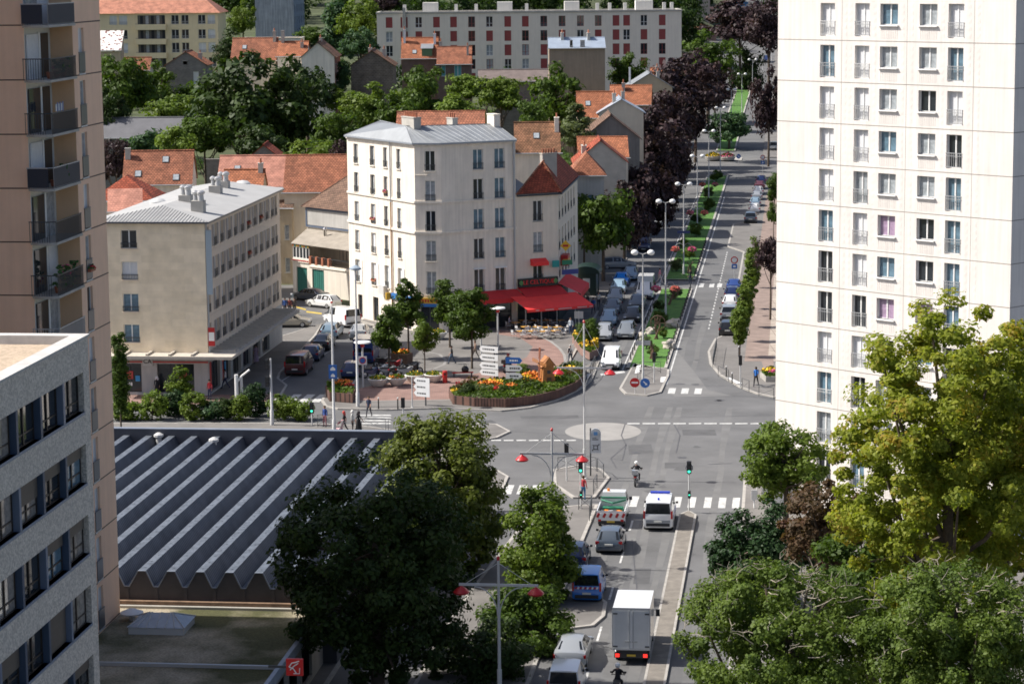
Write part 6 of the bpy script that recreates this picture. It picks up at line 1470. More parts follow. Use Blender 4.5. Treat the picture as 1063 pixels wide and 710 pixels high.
# ---- hedges and shrubs before the market hall
S0 = 'shrubs in the bed behind the market hall'
for i, (px_, rx, h, lf, lab) in enumerate(((130, 19, 1.5, 'lime', 'pale yellow-green shrub next to the columnar tree'), (158, 17, 2.2, 'lime', 'tall pale shrub left of the clipped dark block'), (181, 16, 2.0, 'yew', 'low clipped dark hedge block in the bed'), (202, 17, 2.1, 'light', 'light green shrub under the thin sapling'), (221, 13, 1.4, 'blue', 'grey-green shrub between two dark ones'), (235, 13, 1.7, 'dark', 'dark round shrub left of the clipped cube'), (249, 12, 1.8, 'light', 'pale shrub touching the clipped cube'), (265, 13, 2.7, 'yew', 'tall clipped dark green cube hedge by the lamp pole'), (294, 17, 2.0, 'light', 'bright shrub right of the lamp pole'), (313, 13, 1.5, 'lime', 'last pale shrub by the green signal'))):
    p = G(px_, 436 if lf != 'yew' else 432); k = p[1]/FPX; y_ = lf == 'yew'
    tree('hedge' if y_ else 'shrub', lab, 'hedge' if y_ else 'shrub', p[0], p[1], .1+h*.48, rx*k, h*.56, lf, 'bush', i % 3, own=dict(nc=70 if y_ else 34, n=6500 if y_ else 2600, leaf=.17 if y_ else .24, cr=.42, seed=200+i, low=1, shell=.3, ry=.95), gz=.1, group=S0, tr=.05)
gv = []
for i in range(2600):
    p = D(rnd.uniform(112, 330), 442, rnd.uniform(189.5, 191.5)); s = rnd.uniform(.15, .35); a = rnd.uniform(0, 6.28); h = rnd.uniform(.2, .75); dx, dy = math.cos(a)*s*.3, math.sin(a)*s*.3
    gv += [(p[0]-dx, p[1]-dy, .1), (p[0]+dx, p[1]+dy, .1), (p[0]+dx*1.5, p[1]+dy, .1+h), (p[0]-dx*.6, p[1]-dy*1.5, .1+h*.9)]
o = link('ground_cover', quads_mesh('ground_cover', np.array(gv), ML['olive'])); o['kind'] = 'stuff'
# ================================================================ VEHICLES
M_tail = plain('tail_lamp_red', (.45, .01, .01), .2); M_head = plain('head_lamp_glass', (.7, .72, .74), .1); M_plate = plain('number_plate', (.7, .69, .62), .5); M_plate_y = plain('number_plate_yellow', (.6, .42, .05), .5)
M_trim = plain('bumper_trim', (.03, .03, .032), .6); M_rim = plain('wheel_rim', (.45, .46, .48), .3, .7)
def paint(name, c): return plain('paint_'+name, c, .28, 0, .5, .8)
PAINT = dict(white=paint('white', (.80, .80, .79)), silver=paint('silver', (.29, .305, .32)), grey=paint('grey', (.17, .185, .20)), slate=paint('slate', (.085, .105, .13)), black=paint('black', (.012, .012, .014)), navy=paint('navy', (.015, .03, .10)), blue=paint('blue', (.015, .20, .70)), darkblue=paint('dark_blue', (.02, .05, .2)), ltblue=paint('light_blue', (.25, .36, .46)), red=paint('red', (.35, .02, .02)), maroon=paint('maroon', (.10, .018, .018)), green=paint('green', (.02, .09, .06)), beige=paint('beige', (.42, .38, .30)))
# side profiles, rear to front: (y, z_bottom, half width, z_belt, z_top, half width at top)
PROF = dict(
    hatch=(4.0, 1.72, [(-2.0, .42, .70, .72, .74, .62), (-1.93, .26, .82, .92, .96, .70), (-1.45, .22, .86, .95, 1.43, .58), (-.4, .22, .86, .93, 1.48, .60), (.30, .22, .86, .92, 1.42, .58), (1.08, .22, .86, .90, .96, .70), (1.75, .24, .83, .74, .80, .62), (1.98, .32, .70, .58, .62, .52)], (1, 2), (4, 5), (2, 4), (-1.25, 1.28)),
    sedan=(4.5, 1.75, [(-2.25, .42, .72, .80, .84, .62), (-2.15, .27, .84, .94, 1.0, .72), (-1.65, .22, .87, .96, 1.04, .72), (-1.05, .22, .87, .95, 1.38, .57), (-.2, .22, .87, .94, 1.44, .59), (.45, .22, .87, .92, 1.37, .57), (1.20, .22, .87, .90, .96, .71), (2.0, .24, .84, .74, .79, .62), (2.24, .32, .72, .58, .61, .52)], (2, 3), (5, 6), (3, 5), (-1.38, 1.38)),
    wagon=(4.5, 1.76, [(-2.25, .42, .74, .78, .82, .66), (-2.18, .27, .85, .94, .98, .72), (-1.85, .22, .87, .96, 1.42, .58), (-.6, .22, .87, .95, 1.50, .60), (.40, .22, .87, .93, 1.43, .58), (1.20, .22, .87, .91, .97, .71), (2.0, .24, .84, .75, .80, .62), (2.24, .32, .72, .58, .61, .52)], (1, 2), (4, 5), (2, 4), (-1.36, 1.4)),
    suv=(4.4, 1.86, [(-2.2, .48, .80, .86, .90, .72), (-2.14, .36, .90, 1.04, 1.08, .78), (-1.85, .32, .92, 1.06, 1.62, .66), (-.5, .32, .92, 1.05, 1.70, .68), (.35, .32, .92, 1.03, 1.62, .66), (1.05, .32, .92, 1.02, 1.10, .76), (1.95, .34, .89, .88, .94, .70), (2.18, .42, .78, .70, .74, .6)], (1, 2), (4, 5), (2, 4), (-1.32, 1.36)),
    smallvan=(4.1, 1.74, [(-2.05, .42, .78, .95, 1.0, .76), (-2.02, .30, .84, 1.05, 1.10, .78), (-1.95, .24, .86, 1.08, 1.76, .70), (-.3, .24, .87, 1.05, 1.83, .70), (.45, .24, .87, 1.02, 1.74, .66), (1.15, .24, .87, .98, 1.06, .74), (1.80, .26, .84, .82, .90, .66), (2.04, .34, .74, .62, .66, .56)], (1, 2), (4, 5), (2, 4), (-1.3, 1.32)),
    van=(4.85, 1.95, [(-2.42, .44, .88, 1.08, 1.14, .84), (-2.40, .30, .95, 1.16, 1.20, .88), (-2.33, .25, .97, 1.18, 1.93, .80), (-.2, .25, .97, 1.15, 1.98, .80), (1.0, .25, .97, 1.12, 1.92, .76), (1.85, .25, .97, 1.06, 1.12, .82), (2.25, .28, .92, .85, .92, .72), (2.42, .38, .80, .62, .66, .6)], (1, 2), (4, 5), (2, 4), (-1.55, 1.55)))
def seg_pts(st):
    y, zb, w, zs, zt, wt = st; zm = zb+(zs-zb)*.55
    h = [(w*.86, zb), (w, zb+.10), (w, zm), (w*.975, zs), (wt, zt-.02), (wt*.55, zt+.02)]
    return [(x, y, z) for x, z in h]+[(-x, y, z) for x, z in h[::-1]]
def wheel(t, x, y, r=.315, w=.2):
    b = MB(); b.M = Matrix.Translation((x, y, r)) @ Matrix.Rotation(PI/2, 4, 'Y')
    b.lathe([(r*.7, -w/2), (r, -w/2+.03), (r, w/2-.03), (r*.7, w/2)], n=16); o = b.build('wheel', M_rubber, t, 50)
    b = MB(); b.M = Matrix.Translation((x, y, r)) @ Matrix.Rotation(PI/2, 4, 'Y'); b.lathe([(r*.62, -w/2-.012), (r*.64, -w/2+.01), (r*.64, w/2-.01), (r*.62, w/2+.012)], n=12); b.build('rim', M_rim, o)
def glassq(name, t, q, out=.012, shrink=.06, m=None):
    q = [Vector(v) for v in q]; c = sum(q, Vector())/len(q); n = (q[1]-q[0]).cross(q[2]-q[0]).normalized()
    if n.dot(c-Vector((0, c.y*.4, .7))) < 0: n = -n; q = q[::-1]
    q2 = []
    for v in q:
        d = c-v; q2.append(v+d*min(.45, shrink/max(.1, d.length))+n*out)
    MB().face(q2).build(name, m or M_carglass, t)
def make_vehicle(kind, name, col, blank=False, plate=None):
    L, Wd, st, rw, ws, side, ax = PROF[kind]
    t = thing(name, None, 'car', (0, 0, -50)); b = MB()
    rings = [[b.a(p) for p in seg_pts(s)] for s in st]; n = 12
    for a, c in zip(rings, rings[1:]):
        for k in range(n): b.f.append([a[k], a[(k+1) % n], c[(k+1) % n], c[k]][::-1]); b.m.append(0)
    b.f.append(rings[0]); b.m.append(0); b.f.append(rings[-1][::-1]); b.m.append(0)
    b.build('body', PAINT[col], t, 32)
    P = [seg_pts(s) for s in st]
    r0, r1 = P[rw[0]], P[rw[1]]; w0, w1 = P[ws[0]], P[ws[1]]
    glassq('rear_window', t, [r0[4], r0[7], r1[7], r1[4]], .02); glassq('windscreen', t, [w0[4], w0[7], w1[7], w1[4]], .02)
    for sgn in (0, 1):
        ix = lambda k: k if sgn == 0 else 11-k
        a = side[0]; e = side[1]
        for k in range(a, e):
            if blank and k == a: continue
            q = [P[k][ix(3)], P[k+1][ix(3)], P[k+1][ix(4)], P[k][ix(4)]]
            glassq('side_window', t, q, .014, .07)
        q = [P[e][ix(3)], P[e+1][ix(3)], P[e][ix(4)]]; glassq('quarter_window', t, q, .014, .10)
        if not blank: glassq('quarter_window', t, [P[a][ix(3)], P[a-1][ix(3)], P[a][ix(4)]], .014, .10) if kind in ('hatch', 'sedan') else None
    w = st[2][2]
    for x in (-1, 1):
        for y in ax: wheel(t, x*(w-.085), y, .34 if kind in ('suv', 'van') else .31)
        ys = st[0][0]; zt = st[1][3]
        tl = MB()
        if kind in ('van', 'smallvan'): tl.cbox((x*(w-.06), st[1][0]+.03, zt-.02), (.12, .14, .5))
        else: tl.cbox((x*(w-.12), st[1][0]+.02, zt-.14), (.24, .16, .17))
        tl.build('tail_light', M_tail, t)
        MB().cbox((x*(st[-2][2]-.14), st[-2][0]+.10, st[-2][3]-.08), (.26, .30, .14)).build('headlight', M_head, t)
        MB().cbox((x*(w+.09), st[ws[1]][0]-.28, st[ws[1]][3]+.08), (.16, .1, .13)).build('mirror', M_trim if kind != 'sedan' else PAINT[col], t)
    MB().box(-.8*w, st[0][0]-.05, st[0][1]-.06, .8*w, st[0][0]+.06, st[0][1]+.14).build('bumper', M_trim if kind in ('van', 'smallvan', 'suv') else PAINT[col], t)
    MB().box(-.8*w, st[-1][0]-.06, st[-1][1]-.02, .8*w, st[-1][0]+.05, st[-1][1]+.14).build('bumper', M_trim if kind in ('van', 'smallvan', 'suv') else PAINT[col], t)
    MB().box(-.26, st[0][0]-.065, st[0][1]+.18, .26, st[0][0]+.01, st[0][1]+.29).build('number_plate', plate or M_plate, t)
    MB().box(-.26, st[-1][0]+.0, st[-1][1]+.02, .26, st[-1][0]+.065, st[-1][1]+.12).build('number_plate', M_plate, t)
    MB().box(-.4, st[-1][0]-.02, st[-1][3]-.12, .4, st[-1][0]+.03, st[-1][3]-.02).build('grille', M_trim, t)
    MB().box(-w+.05, st[1][0]+.5, .12, w-.05, st[-2][0]-.3, .26).build('underbody', M_trim, t)
    t['_L'] = L
    return t
PROTO = {}; PCH = {}
def car(kind, col, label, at, heading=0., end='rear', cat='car', group=None, name=None, z=.006, blank=False, lane=True):
    """at: picture point under the bumper seen by the camera; heading: compass degrees relative to the avenue axis"""
    k = (kind, blank); nm = name or {'van': 'delivery_van', 'smallvan': 'small_van'}.get(kind, 'car')
    L = PROF[kind][0]; x, y = G(*at, z) if y_flat(at) else GT(*at)[:2]; h = AX+R(heading); d = (math.sin(h), math.cos(h)); s = L/2 if end == 'rear' else -L/2
    if end == 'mid': s = 0
    px_, py_ = x+d[0]*s, y+d[1]*s; gz = ground_z(px_, py_)+z+(.07*sm(395, 430, py_))
    if k not in PROTO:
        o = make_vehicle(kind, nm, col, blank); PROTO[k] = o; PCH[k] = list(o.children); o.location = (px_, py_, gz); o.rotation_euler = (0, 0, -h)
    else:
        pc = PROTO[k]; o = dup(pc, loc=(px_, py_, gz), rz=-h, only=PCH[k], swap={'body': PAINT[col]}); o.name = nm
        for ch in o.children:
            if ch.name.split('.')[0] == 'bumper' and kind in ('hatch', 'sedan', 'wagon'): om(ch, PAINT[col])
    tag(o, label, cat, group)
    if group is None and 'group' in o: del o['group']
    return o
def y_flat(at): return at[1] > 190
# --- near lanes
car('hatch', 'slate', 'dark blue-grey hatchback driving behind the small tow truck', (632, 576), 0)
o = car('van', 'white', 'white police van with blue roof light bar waiting at the near crosswalk', (683, 552), 0, cat='van', name='police_van')
b = MB(); b.box(-.65, .35, 1.99, .65, .62, 2.10); b.build('light_bar', plain('police_blue', (.01, .04, .5), .2), o)
MB().lathe([(.07, 0), (.07, .12), (.02, .15)], (0, -1.6, 1.98), 8).build('beacon', MATS['police_blue'], o)
b = MB()
for x in (-1, 1): b.cbox((x*.975, .3, .82), (.012, 3.6, .2))
b.build('side_stripe', MATS['police_blue'], o); MB().box(-.8, -2.44, .62, .8, -2.40, .80).build('rear_panel', PAINT['silver'], o)
car('hatch', 'navy', 'dark navy car mostly hidden by the bright street tree ahead of the blue van', (594, 593), 0)
o = car('smallvan', 'blue', 'bright blue small van with red and white rear chevrons, parked at the kerb', (609, 627), 0, cat='van', blank=True)
b = MB()
for i in range(10): b.cbox((-.62+i*.138, -2.075, .98), (.10, .02, .15), i % 2, 0, 0, .5)
b.build('hazard_stripe', [M_red, M_wpaint], o)
car('sedan', 'silver', 'silver saloon car parked beyond the kerb bulge in tree shade', (591, 697), 0)
car('smallvan', 'white', 'white small van parked last, cut by the bottom edge', (585, 732), 0, cat='van', blank=True)
def box_truck():
    x, y = G(655, 692); h = AX; t = thing('box_truck', 'white box lorry with twin rear doors driving up the near lane', 'lorry', (x+math.sin(h)*3, y+math.cos(h)*3, .006), -h)
    b = MB(); b.box(-1.08, -3, .95, 1.08, 1.25, 3.45); b.build('cargo_box', PAINT['white'], t)
    dm = mat('door_pale_grey', (.62, .63, .63), .4, .06, 1.)
    for s in (-1, 1):
        d = MB().box(s*.53-.46, -3.03, 1.05, s*.53+.46, -3.005, 3.3).build('rear_door', dm, t)
        hn = MB(); hn.box(s*.12-.02, -3.07, 1.05, s*.12+.02, -3.032, 3.3); hn.cbox((s*.2, -3.07, 1.45), (.34, .03, .07)); hn.build('latch_bar', M_grey, d)
        for z in (1.15, 3.12): MB().cbox((s*.93, -3.05, z), (.26, .03, .08)).build('hinge', M_dgrey, d)
    fr = MB(); fr.box(-1.1, -3.02, 3.3, 1.1, -2.96, 3.47); fr.box(-1.1, -3.04, .93, 1.1, -2.96, 1.05)
    for s in (-1, 1): fr.box(s*1.085-.04, -3.02, 1.05, s*1.085+.04, -2.96, 3.3)
    fr.build('door_frame', M_lgrey, t)
    c = MB(); c.prism([(-.98, 1.35), (.98, 1.35), (.98, 3.0), (-.98, 3.0)], .5, 1.5); K = [(-.98, 1.35, 1.5), (.98, 1.35, 1.5), (.98, 2.95, 1.5), (-.98, 2.95, 1.5), (-.85, 1.35, 2.35), (.85, 1.35, 2.35), (.85, 2.2, 2.35), (-.85, 2.2, 2.35)]
    for q in ((0, 1, 5, 4), (1, 2, 6, 5), (2, 3, 7, 6), (3, 0, 4, 7), (4, 5, 6, 7)): c.face([K[i] for i in q])
    c.build('cab', PAINT['white'], t); glassq('windscreen', t, [K[2], K[3], K[7], K[6]], .015, .1)
    for q in ([K[1], K[2], K[6], K[5]], [K[0], K[3], K[7], K[4]]): glassq('side_window', t, q, .015, .12)
    ch = MB(); ch.box(-.85, -2.95, .55, .85, 3, .93); ch.box(-1.0, -2.98, .45, 1.0, -2.86, .75); ch.build('chassis', M_trim, t)
    for s in (-1, 1):
        MB().box(s*.82-.12, -3.02, .50, s*.82+.12, -2.985, .70).build('tail_light', emis('brake_lamp', (.9, .03, .02), 1.2) if 'brake_lamp' not in MATS else MATS['brake_lamp'], t)
        for y_ in (-1.7, 2.1): wheel(t, s*.88, y_, .40, .26)
        MB().cbox((s*1.25, 2.5, 1.75), (.24, .12, .42)).build('mirror', M_trim, t); MB().box(s*.7-.15, 2.98, .7, s*.7+.15, 3.03, .88).build('headlight', M_head, t)
    MB().box(-.26, -3.03, .55, .26, -2.99, .67).build('number_plate', M_plate_y, t); t.scale = (.91, .91, .91)
box_truck()
def tow_truck():
    x, y = G(634, 549); h = AX; t = thing('recovery_truck', 'small white works truck with green load bed and chevron tailboard at the stop line', 'truck', (x+math.sin(h)*2.4, y+math.cos(h)*2.4, .006), -h)
    b = MB(); K = [(-.9, .5, .4), (.9, .5, .4), (.9, 2.35, .4), (-.9, 2.35, .4), (-.9, .5, 1.15), (.9, .5, 1.15), (.9, 2.3, 1.05), (-.9, 2.3, 1.05), (-.76, .6, 1.85), (.76, .6, 1.85), (.76, 1.5, 1.85), (-.76, 1.5, 1.85)]
    for q in ((0, 1, 5, 4), (1, 2, 6, 5), (2, 3, 7, 6), (3, 0, 4, 7), (4, 5, 9, 8), (5, 6, 10, 9), (6, 7, 11, 10), (7, 4, 8, 11), (8, 9, 10, 11), (3, 2, 1, 0)): b.face([K[i] for i in q])
    b.build('cab', PAINT['white'], t); glassq('windscreen', t, [K[6], K[7], K[11], K[10]], .015, .09); glassq('rear_window', t, [K[4], K[5], K[9], K[8]], .015, .12)
    for q in ([K[5], K[6], K[10], K[9]], [K[4], K[7], K[11], K[8]]): glassq('side_window', t, q, .015, .14)
    d = MB(); d.box(-.92, -2.3, .62, .92, .42, .74); d.build('load_bed', M_dgrey, t)
    s = MB(); s.box(-.95, -2.32, .74, -.88, .42, 1.2); s.box(.88, -2.32, .74, .95, .42, 1.2); s.box(-.88, .3, .74, .88, .38, 1.5); s.build('bed_side', PAINT['white'], t)
    g = MB(); g.box(-.7, -.5, .75, .7, .1, 1.0, 0); g.tube([(-.8, .2, 1.4), (0, -.6, 1.35), (.8, .2, 1.4)], .07, 6, 0); g.tube([(-.85, .3, 1.55), (.85, .3, 1.55)], .06, 6, 0); g.build('tarpaulin', plain('tarp_green', (.02, .16, .09), .6), t)
    c = MB()
    for i in range(5): c.cbox((-.6+i*.28, -1.9+.1*(i % 2), .98), (.22, .35, .35), i % 3, i)
    c.build('tools', [M_dgrey, M_florange, M_grey], t)
    tb = MB()
    for i in range(9): tb.cbox((-.84+i*.21, -2.36, .9), (.16, .02, .3), i % 2, 0, 0, .45)
    tb.build('hazard_stripe', [M_red, M_wpaint], t); MB().box(-.95, -2.345, .55, .95, -2.325, 1.2).build('tailboard', PAINT['white'], t)
    MB().lathe([(.1, 0), (.1, .14), (.03, .18)], (-.4, 1.0, 1.85), 10).build('beacon', M_florange, t)
    MB().box(-.26, -2.37, .42, .26, -2.34, .54).build('number_plate', M_plate_y, t)
    for sx in (-1, 1):
        for y_ in (-1.4, 1.6): wheel(t, sx*.8, y_, .31, .2)
        MB().cbox((sx*1.05, 1.75, 1.2), (.2, .12, .2)).build('mirror', M_trim, t); MB().box(sx*.75-.1, -2.36, .5, sx*.75+.1, -2.33, .64).build('tail_light', M_tail, t)
    MB().box(-.85, -2.3, .3, .85, 2.3, .6).build('chassis', M_trim, t)
tow_truck()
# --- cars coming down the avenue's left carriageway (fronts towards us)
car('smallvan', 'white', 'white small van about to enter the junction past the stop line', (633, 385), 180, 'front', 'van', blank=True)
Q = 'cars queuing down the avenue'
car('wagon', 'grey', 'grey car leading the queue behind the white small van', (649, 353), 180, 'front', group=Q)
car('hatch', 'black', 'black car second in the queue, behind the grey leader', (655.5, 336), 180, 'front', group=Q)
car('sedan', 'slate', 'dark slate car third in the queue before the white camper van', (660.5, 322), 180, 'front', group=Q)
o = car('van', 'white', 'tall white camper van with two front windows, last of the queue', (669, 312), 180, 'front', 'van', group=None)
MB().box(-.85, -2.2, 1.9, .85, 1.0, 2.5).build('high_roof', PAINT['white'], o)
car('hatch', 'ltblue', 'pale car parked just beyond the camper van at the left kerb', (653.5, 292), 180, 'front')
PK = 'cars parked along the left kerb by the cafe'
for i, (at, k, c, lab) in enumerate((((625.5, 355), 'wagon', 'silver', 'silver car nearest the yellow flower planter in the row by the cafe'), ((631, 339), 'hatch', 'ltblue', 'pale blue car second from the planter in the row by the cafe'), ((634.5, 327), 'sedan', 'slate', 'dark car third from the planter in the row by the cafe'), ((638, 315.5), 'hatch', 'silver', 'silver car fourth from the planter in the row by the cafe'), ((641, 306), 'hatch', 'ltblue', 'pale blue car fifth from the planter in the row by the cafe'), ((644, 298), 'sedan', 'blue', 'blue car at the far end of the row by the cafe'))): car(k, c, lab, at, 180, 'front', group=PK)
car('wagon', 'silver', 'silver estate car standing across the left pavement under the green tree', (641, 279), 80, 'mid', z=.02)
car('smallvan', 'navy', 'dark small van in deep shade under the purple trees', (668, 262), 180, 'front', 'van', blank=True)
car('hatch', 'silver', 'grey car in shade beneath the nearest purple tree', (683, 236), 180, 'front')
# --- parked on the right carriageway (rears towards us)
PR = 'cars parked along the right kerb near the bulge'
for i, (at, k, c, lab) in enumerate((((755, 350), 'wagon', 'black', 'black car at the near end of the right kerb row'), ((756.5, 335), 'suv', 'silver', 'silver car second in the right kerb row, ahead of the black one'), ((757.5, 322), 'hatch', 'white', 'white car third in the right kerb row behind slim trees'), ((759.5, 312.5), 'hatch', 'navy', 'dark blue car fourth in the right kerb row'), ((761.5, 305), 'sedan', 'darkblue', 'blue car with red lamps at the far end of the right kerb row'))): car(k, c, lab, at, 0, 'rear', group=PR)
PR2 = 'cars parked along the upper right kerb'
for i, (at, k, c, lab) in enumerate((((779, 233), 'suv', 'slate', 'dark tall car nearest in the upper right kerb row'), ((783, 222), 'hatch', 'white', 'white car second in the upper right kerb row'), ((784, 215.5), 'hatch', 'ltblue', 'pale blue car third in the upper right kerb row'), ((785.5, 209), 'sedan', 'silver', 'silver car fourth in the upper right kerb row'), ((787, 203.5), 'hatch', 'white', 'second white car of the upper right kerb row, fifth along'), ((788.5, 198), 'sedan', 'maroon', 'dark red car sixth in the upper right kerb row'), ((790, 192.5), 'wagon', 'navy', 'dark car at the far end of the upper right kerb row'))): car(k, c, lab, at, 0, 'rear', group=PR2)
car('smallvan', 'silver', 'pale van parked beyond the upper crossing street on the right', (803, 158), 0, 'rear', 'van')
for at, k, c, lab in (((733, 140), 'smallvan', 'silver', 'pale van coming down the avenue past the upper crossing'), ((778, 92), 'hatch', 'white', 'small white car far up the avenue below the last lamps'), ((796, 66), 'van', 'navy', 'dark blue lorry-sized van far up at the avenue top'), ((752, 104), 'hatch', 'red', 'red car far up the avenue in tree shadow')): car(k, c, lab, at, 180, 'front', 'van' if 'van' in k else 'car')
# --- side street by the beige building
PS = 'cars parked in the shaded side street'
for at, k, c, lab in (((306, 391), 'van', 'maroon', 'dark maroon people carrier nearest the crosswalk in the shaded side street'), ((321, 376), 'hatch', 'navy', 'dark blue hatchback behind the maroon people carrier'), ((332, 365), 'sedan', 'black', 'black car between the blue hatchback and the pale one'), ((341, 352.5), 'wagon', 'ltblue', 'pale blue-grey car at the top of the shaded kerb row')): car(k, c, lab, at, -1, 'rear', group=PS, name='people_carrier' if k == 'van' else None)
car('hatch', 'navy', 'dark blue car parked by the signpost opposite the maroon people carrier', (363, 394), -1, 'rear', group=PS)
o = car('van', 'blue', 'dark blue delivery van with high box behind the navy car', (377, 379), -2, 'rear', 'van', blank=True); om(o.children[0], PAINT['darkblue']); MB().box(-.93, -2.38, .95, .93, 1.0, 2.45).build('cargo_box', PAINT['darkblue'], o)
car('sedan', 'silver', 'grey saloon at the top of the side street under the tree', (371, 354), -4, 'rear')
car('wagon', 'beige', 'pale estate car stopped by the canopy end with people behind', (301, 339), 85, 'mid')
car('sedan', 'slate', 'dark saloon parked before the green garage doors', (322, 312), -58, 'mid')
car('hatch', 'white', 'white hatchback parked between dark saloon and white van', (336, 319), -58, 'mid')
car('van', 'white', 'long white delivery van parked along the white corner building', (355, 337.5), -40, 'mid', 'van', blank=True)
for o_ in bpy.data.objects:
    if '_L' in o_: del o_['_L']
# ================================================================ STREET FURNITURE
def gp(x, y, z=.12):
    p = G(x, y, z) if y > 190 else GT(x, y)[:2]
    return (p[0], p[1], ground_z(*p)+z+.07*sm(395, 430, p[1]))
def hz(base, px_, py_): return D(px_, py_, base[1])[2]-base[2]
RZ = -AX
# --- avenue lamps with two globes
LG = 'twin-globe lamps along the avenue'
M_globe = plain('lamp_globe_white', (.78, .78, .76), .25)
M_post = plain('lamp_post_grey', (.47, .47, .46), .5, .2)
def lamp_mesh(h):
    b = MB(); b.tube([(0, 0, 0), (0, 0, .9), (0, 0, .95), (0, 0, h-.15)], [.12, .12, .085, .06], 10); b.lathe([(.2, 0), (.2, .05), (.13, .1)], n=10); return b
lamps = []
for bx, by, tx, ty, w, lab in ((667.5, 398, 667, 262, .72, 'first twin-globe lamp from the junction, standing on the paved tip of the median'), (691, 327, 691, 209, .72, 'second twin-globe lamp, beside rocks on the first lawn'), (709.7, 284.5, 709.7, 191, .72, 'third twin-globe lamp, just past the zebra crossing gap in the lawn'), (723.8, 238, 723.4, 162, .72, 'fourth twin-globe lamp, halfway along the second lawn'), (735.7, 206, 735.5, 136, .72, 'fifth twin-globe lamp before the purple trees'), (747.6, 180, 747.6, 112, .72, 'sixth twin-globe lamp at the upper end of the lawn'), (759, 150, 759, 93, .72, 'seventh twin-globe lamp, beside the pine'), (770, 125, 769.5, 77, .75, 'eighth twin-globe lamp beyond the pine'), (781, 112, 781, 62, .8, 'ninth twin-globe lamp up the avenue'), (792, 80, 792, 48, .9, 'tenth twin-globe lamp far up the avenue'), (801, 66, 801, 36.5, 1.0, 'farthest twin-globe lamp against the white tower edge')):
    p = gp(bx, by, .15); h = hz(p, tx, ty); h = min(h, 13); t = thing('street_lamp', lab, 'street lamp', p, RZ, LG); lamp_mesh(h).build('post', M_post, t, 50)
    a = MB(); a.tube([(-w, 0, h), (-w*.5, 0, h-.06), (0, 0, h-.18), (w*.5, 0, h-.06), (w, 0, h)], .035, 6); a.build('arm', M_post, t)
    for s in (-1, 1): b = MB(); b.ball((s*w, 0, h-.02), .33, 14, sq=(1, 1, .78)); b.build('globe', M_globe, t, 60)
    lamps.append((t, p, h))
# flower baskets hung on the lamp posts
def basket(label, p, z, sgn, m):
    t = thing('flower_basket', label, 'flower basket', (p[0]+sgn*1.0*CA, p[1]-sgn*1.0*SA, p[2]+z), RZ, 'flower baskets on the avenue lamps')
    MB().lathe([(.12, -.3), (.3, -.12), (.36, 0)], n=12).build('bowl', M_woodd, t)
    b = MB(); r = random.Random(int(abs(p[1])*3+sgn))
    for i in range(150):
        a = r.uniform(0, 6.28); e = r.uniform(-.3, 1.4); q = (.5*math.cos(a)*math.cos(e), .5*math.sin(a)*math.cos(e), .36*math.sin(e)+.04); b.cbox(q, (.13, .12, .06), 0 if r.random() < .72 else 1, a, e)
    b.build('blooms', [m, MATS['plant_green']], t)
    a = MB(); a.tube([(0, 0, .45), (-sgn*.25, 0, .75), (-sgn*.6, 0, .8), (-sgn*.95, 0, .55)], .025, 5); a.build('bracket', M_post, t)
for i, (n, z) in enumerate(((1, 2.7), (2, 2.9), (3, 2.2), (4, 2.1))):
    t, p, h = lamps[n]
    for s, w in ((-1, 'left'), (1, 'right')):
        basket(f"basket of {'pink' if i != 0 else 'deep pink'} flowers on the {w} of the {['second', 'third', 'fourth', 'fifth'][i]} twin-globe lamp", p, z, s, [M_flpink, mat('flower_coral', (.65, .14, .12), .7, .3, 8.)][(i+(s > 0)) % 2])
# --- tall masts with red lamps
M_redlamp = plain('lamp_red', (.50, .02, .025), .35)
def mast(label, base, h, ha, w, base_z=.12):
    t = thing('lamp_mast', label, 'lamp mast', base, RZ, 'masts with red lamps')
    b = MB(); b.tube([(0, 0, 0), (0, 0, 2.2), (0, 0, 2.21), (0, 0, h)], [.12, .12, .085, .06], 10); b.lathe([(.22, 0), (.22, .06), (.12, .1)], n=10); b.build('post', M_lgrey, t, 50)
    MB().lathe([(.07, h-.02), (.09, h+.1), (.02, h+.2)], n=10).build('finial', M_redlamp, t)
    a = MB(); a.cbox((0, 0, ha), (2*w, .09, .12)); a.build('arm', M_lgrey, t)
    s = MB()
    for q in (-1, 1): s.tube([(0, 0, h-.15), (q*w*.82, 0, ha+.06)], .016, 5)
    s.build('stay', M_lgrey, t)
    c = MB()
    for q in (-1, 1): c.tube([(q*(.05+1.15*(1-math.cos(x))), 0, ha-.1-1.5*(1-math.sin(x))) for x in np.linspace(0, PI/2, 7)], .03, 6)
    c.build('brace', M_lgrey, t)
    for q in (-1, 1):
        l = MB(); l.lathe([(.40, ha-.42), (.42, ha-.38), (.25, ha-.2), (.07, ha-.1), (.06, ha-.06)], (q*(w-.12), 0, 0), 16); l.lathe([(.36, ha-.47), (.37, ha-.43)], (q*(w-.12), 0, 0), 16); l.build('lamp', M_redlamp, t, 50)
p = gp(607, 497); mast('tall mast with two red lamps standing on the crossing island', p, hz(p, 608, 335), hz(p, 608, 382), 1.98)
p0 = D(573, 471, 149); p = (p0[0], p0[1], .12); mast('red-lamp mast rising behind the bright street tree', p, hz(p, 573, 447), hz(p, 573, 471), 1.98)
p0 = D(517.5, 607, 119); p = (p0[0], p0[1], .12); mast('red-lamp mast nearest the camera among the dark street trees', p, hz(p, 517, 581), hz(p, 517, 607), 1.98)
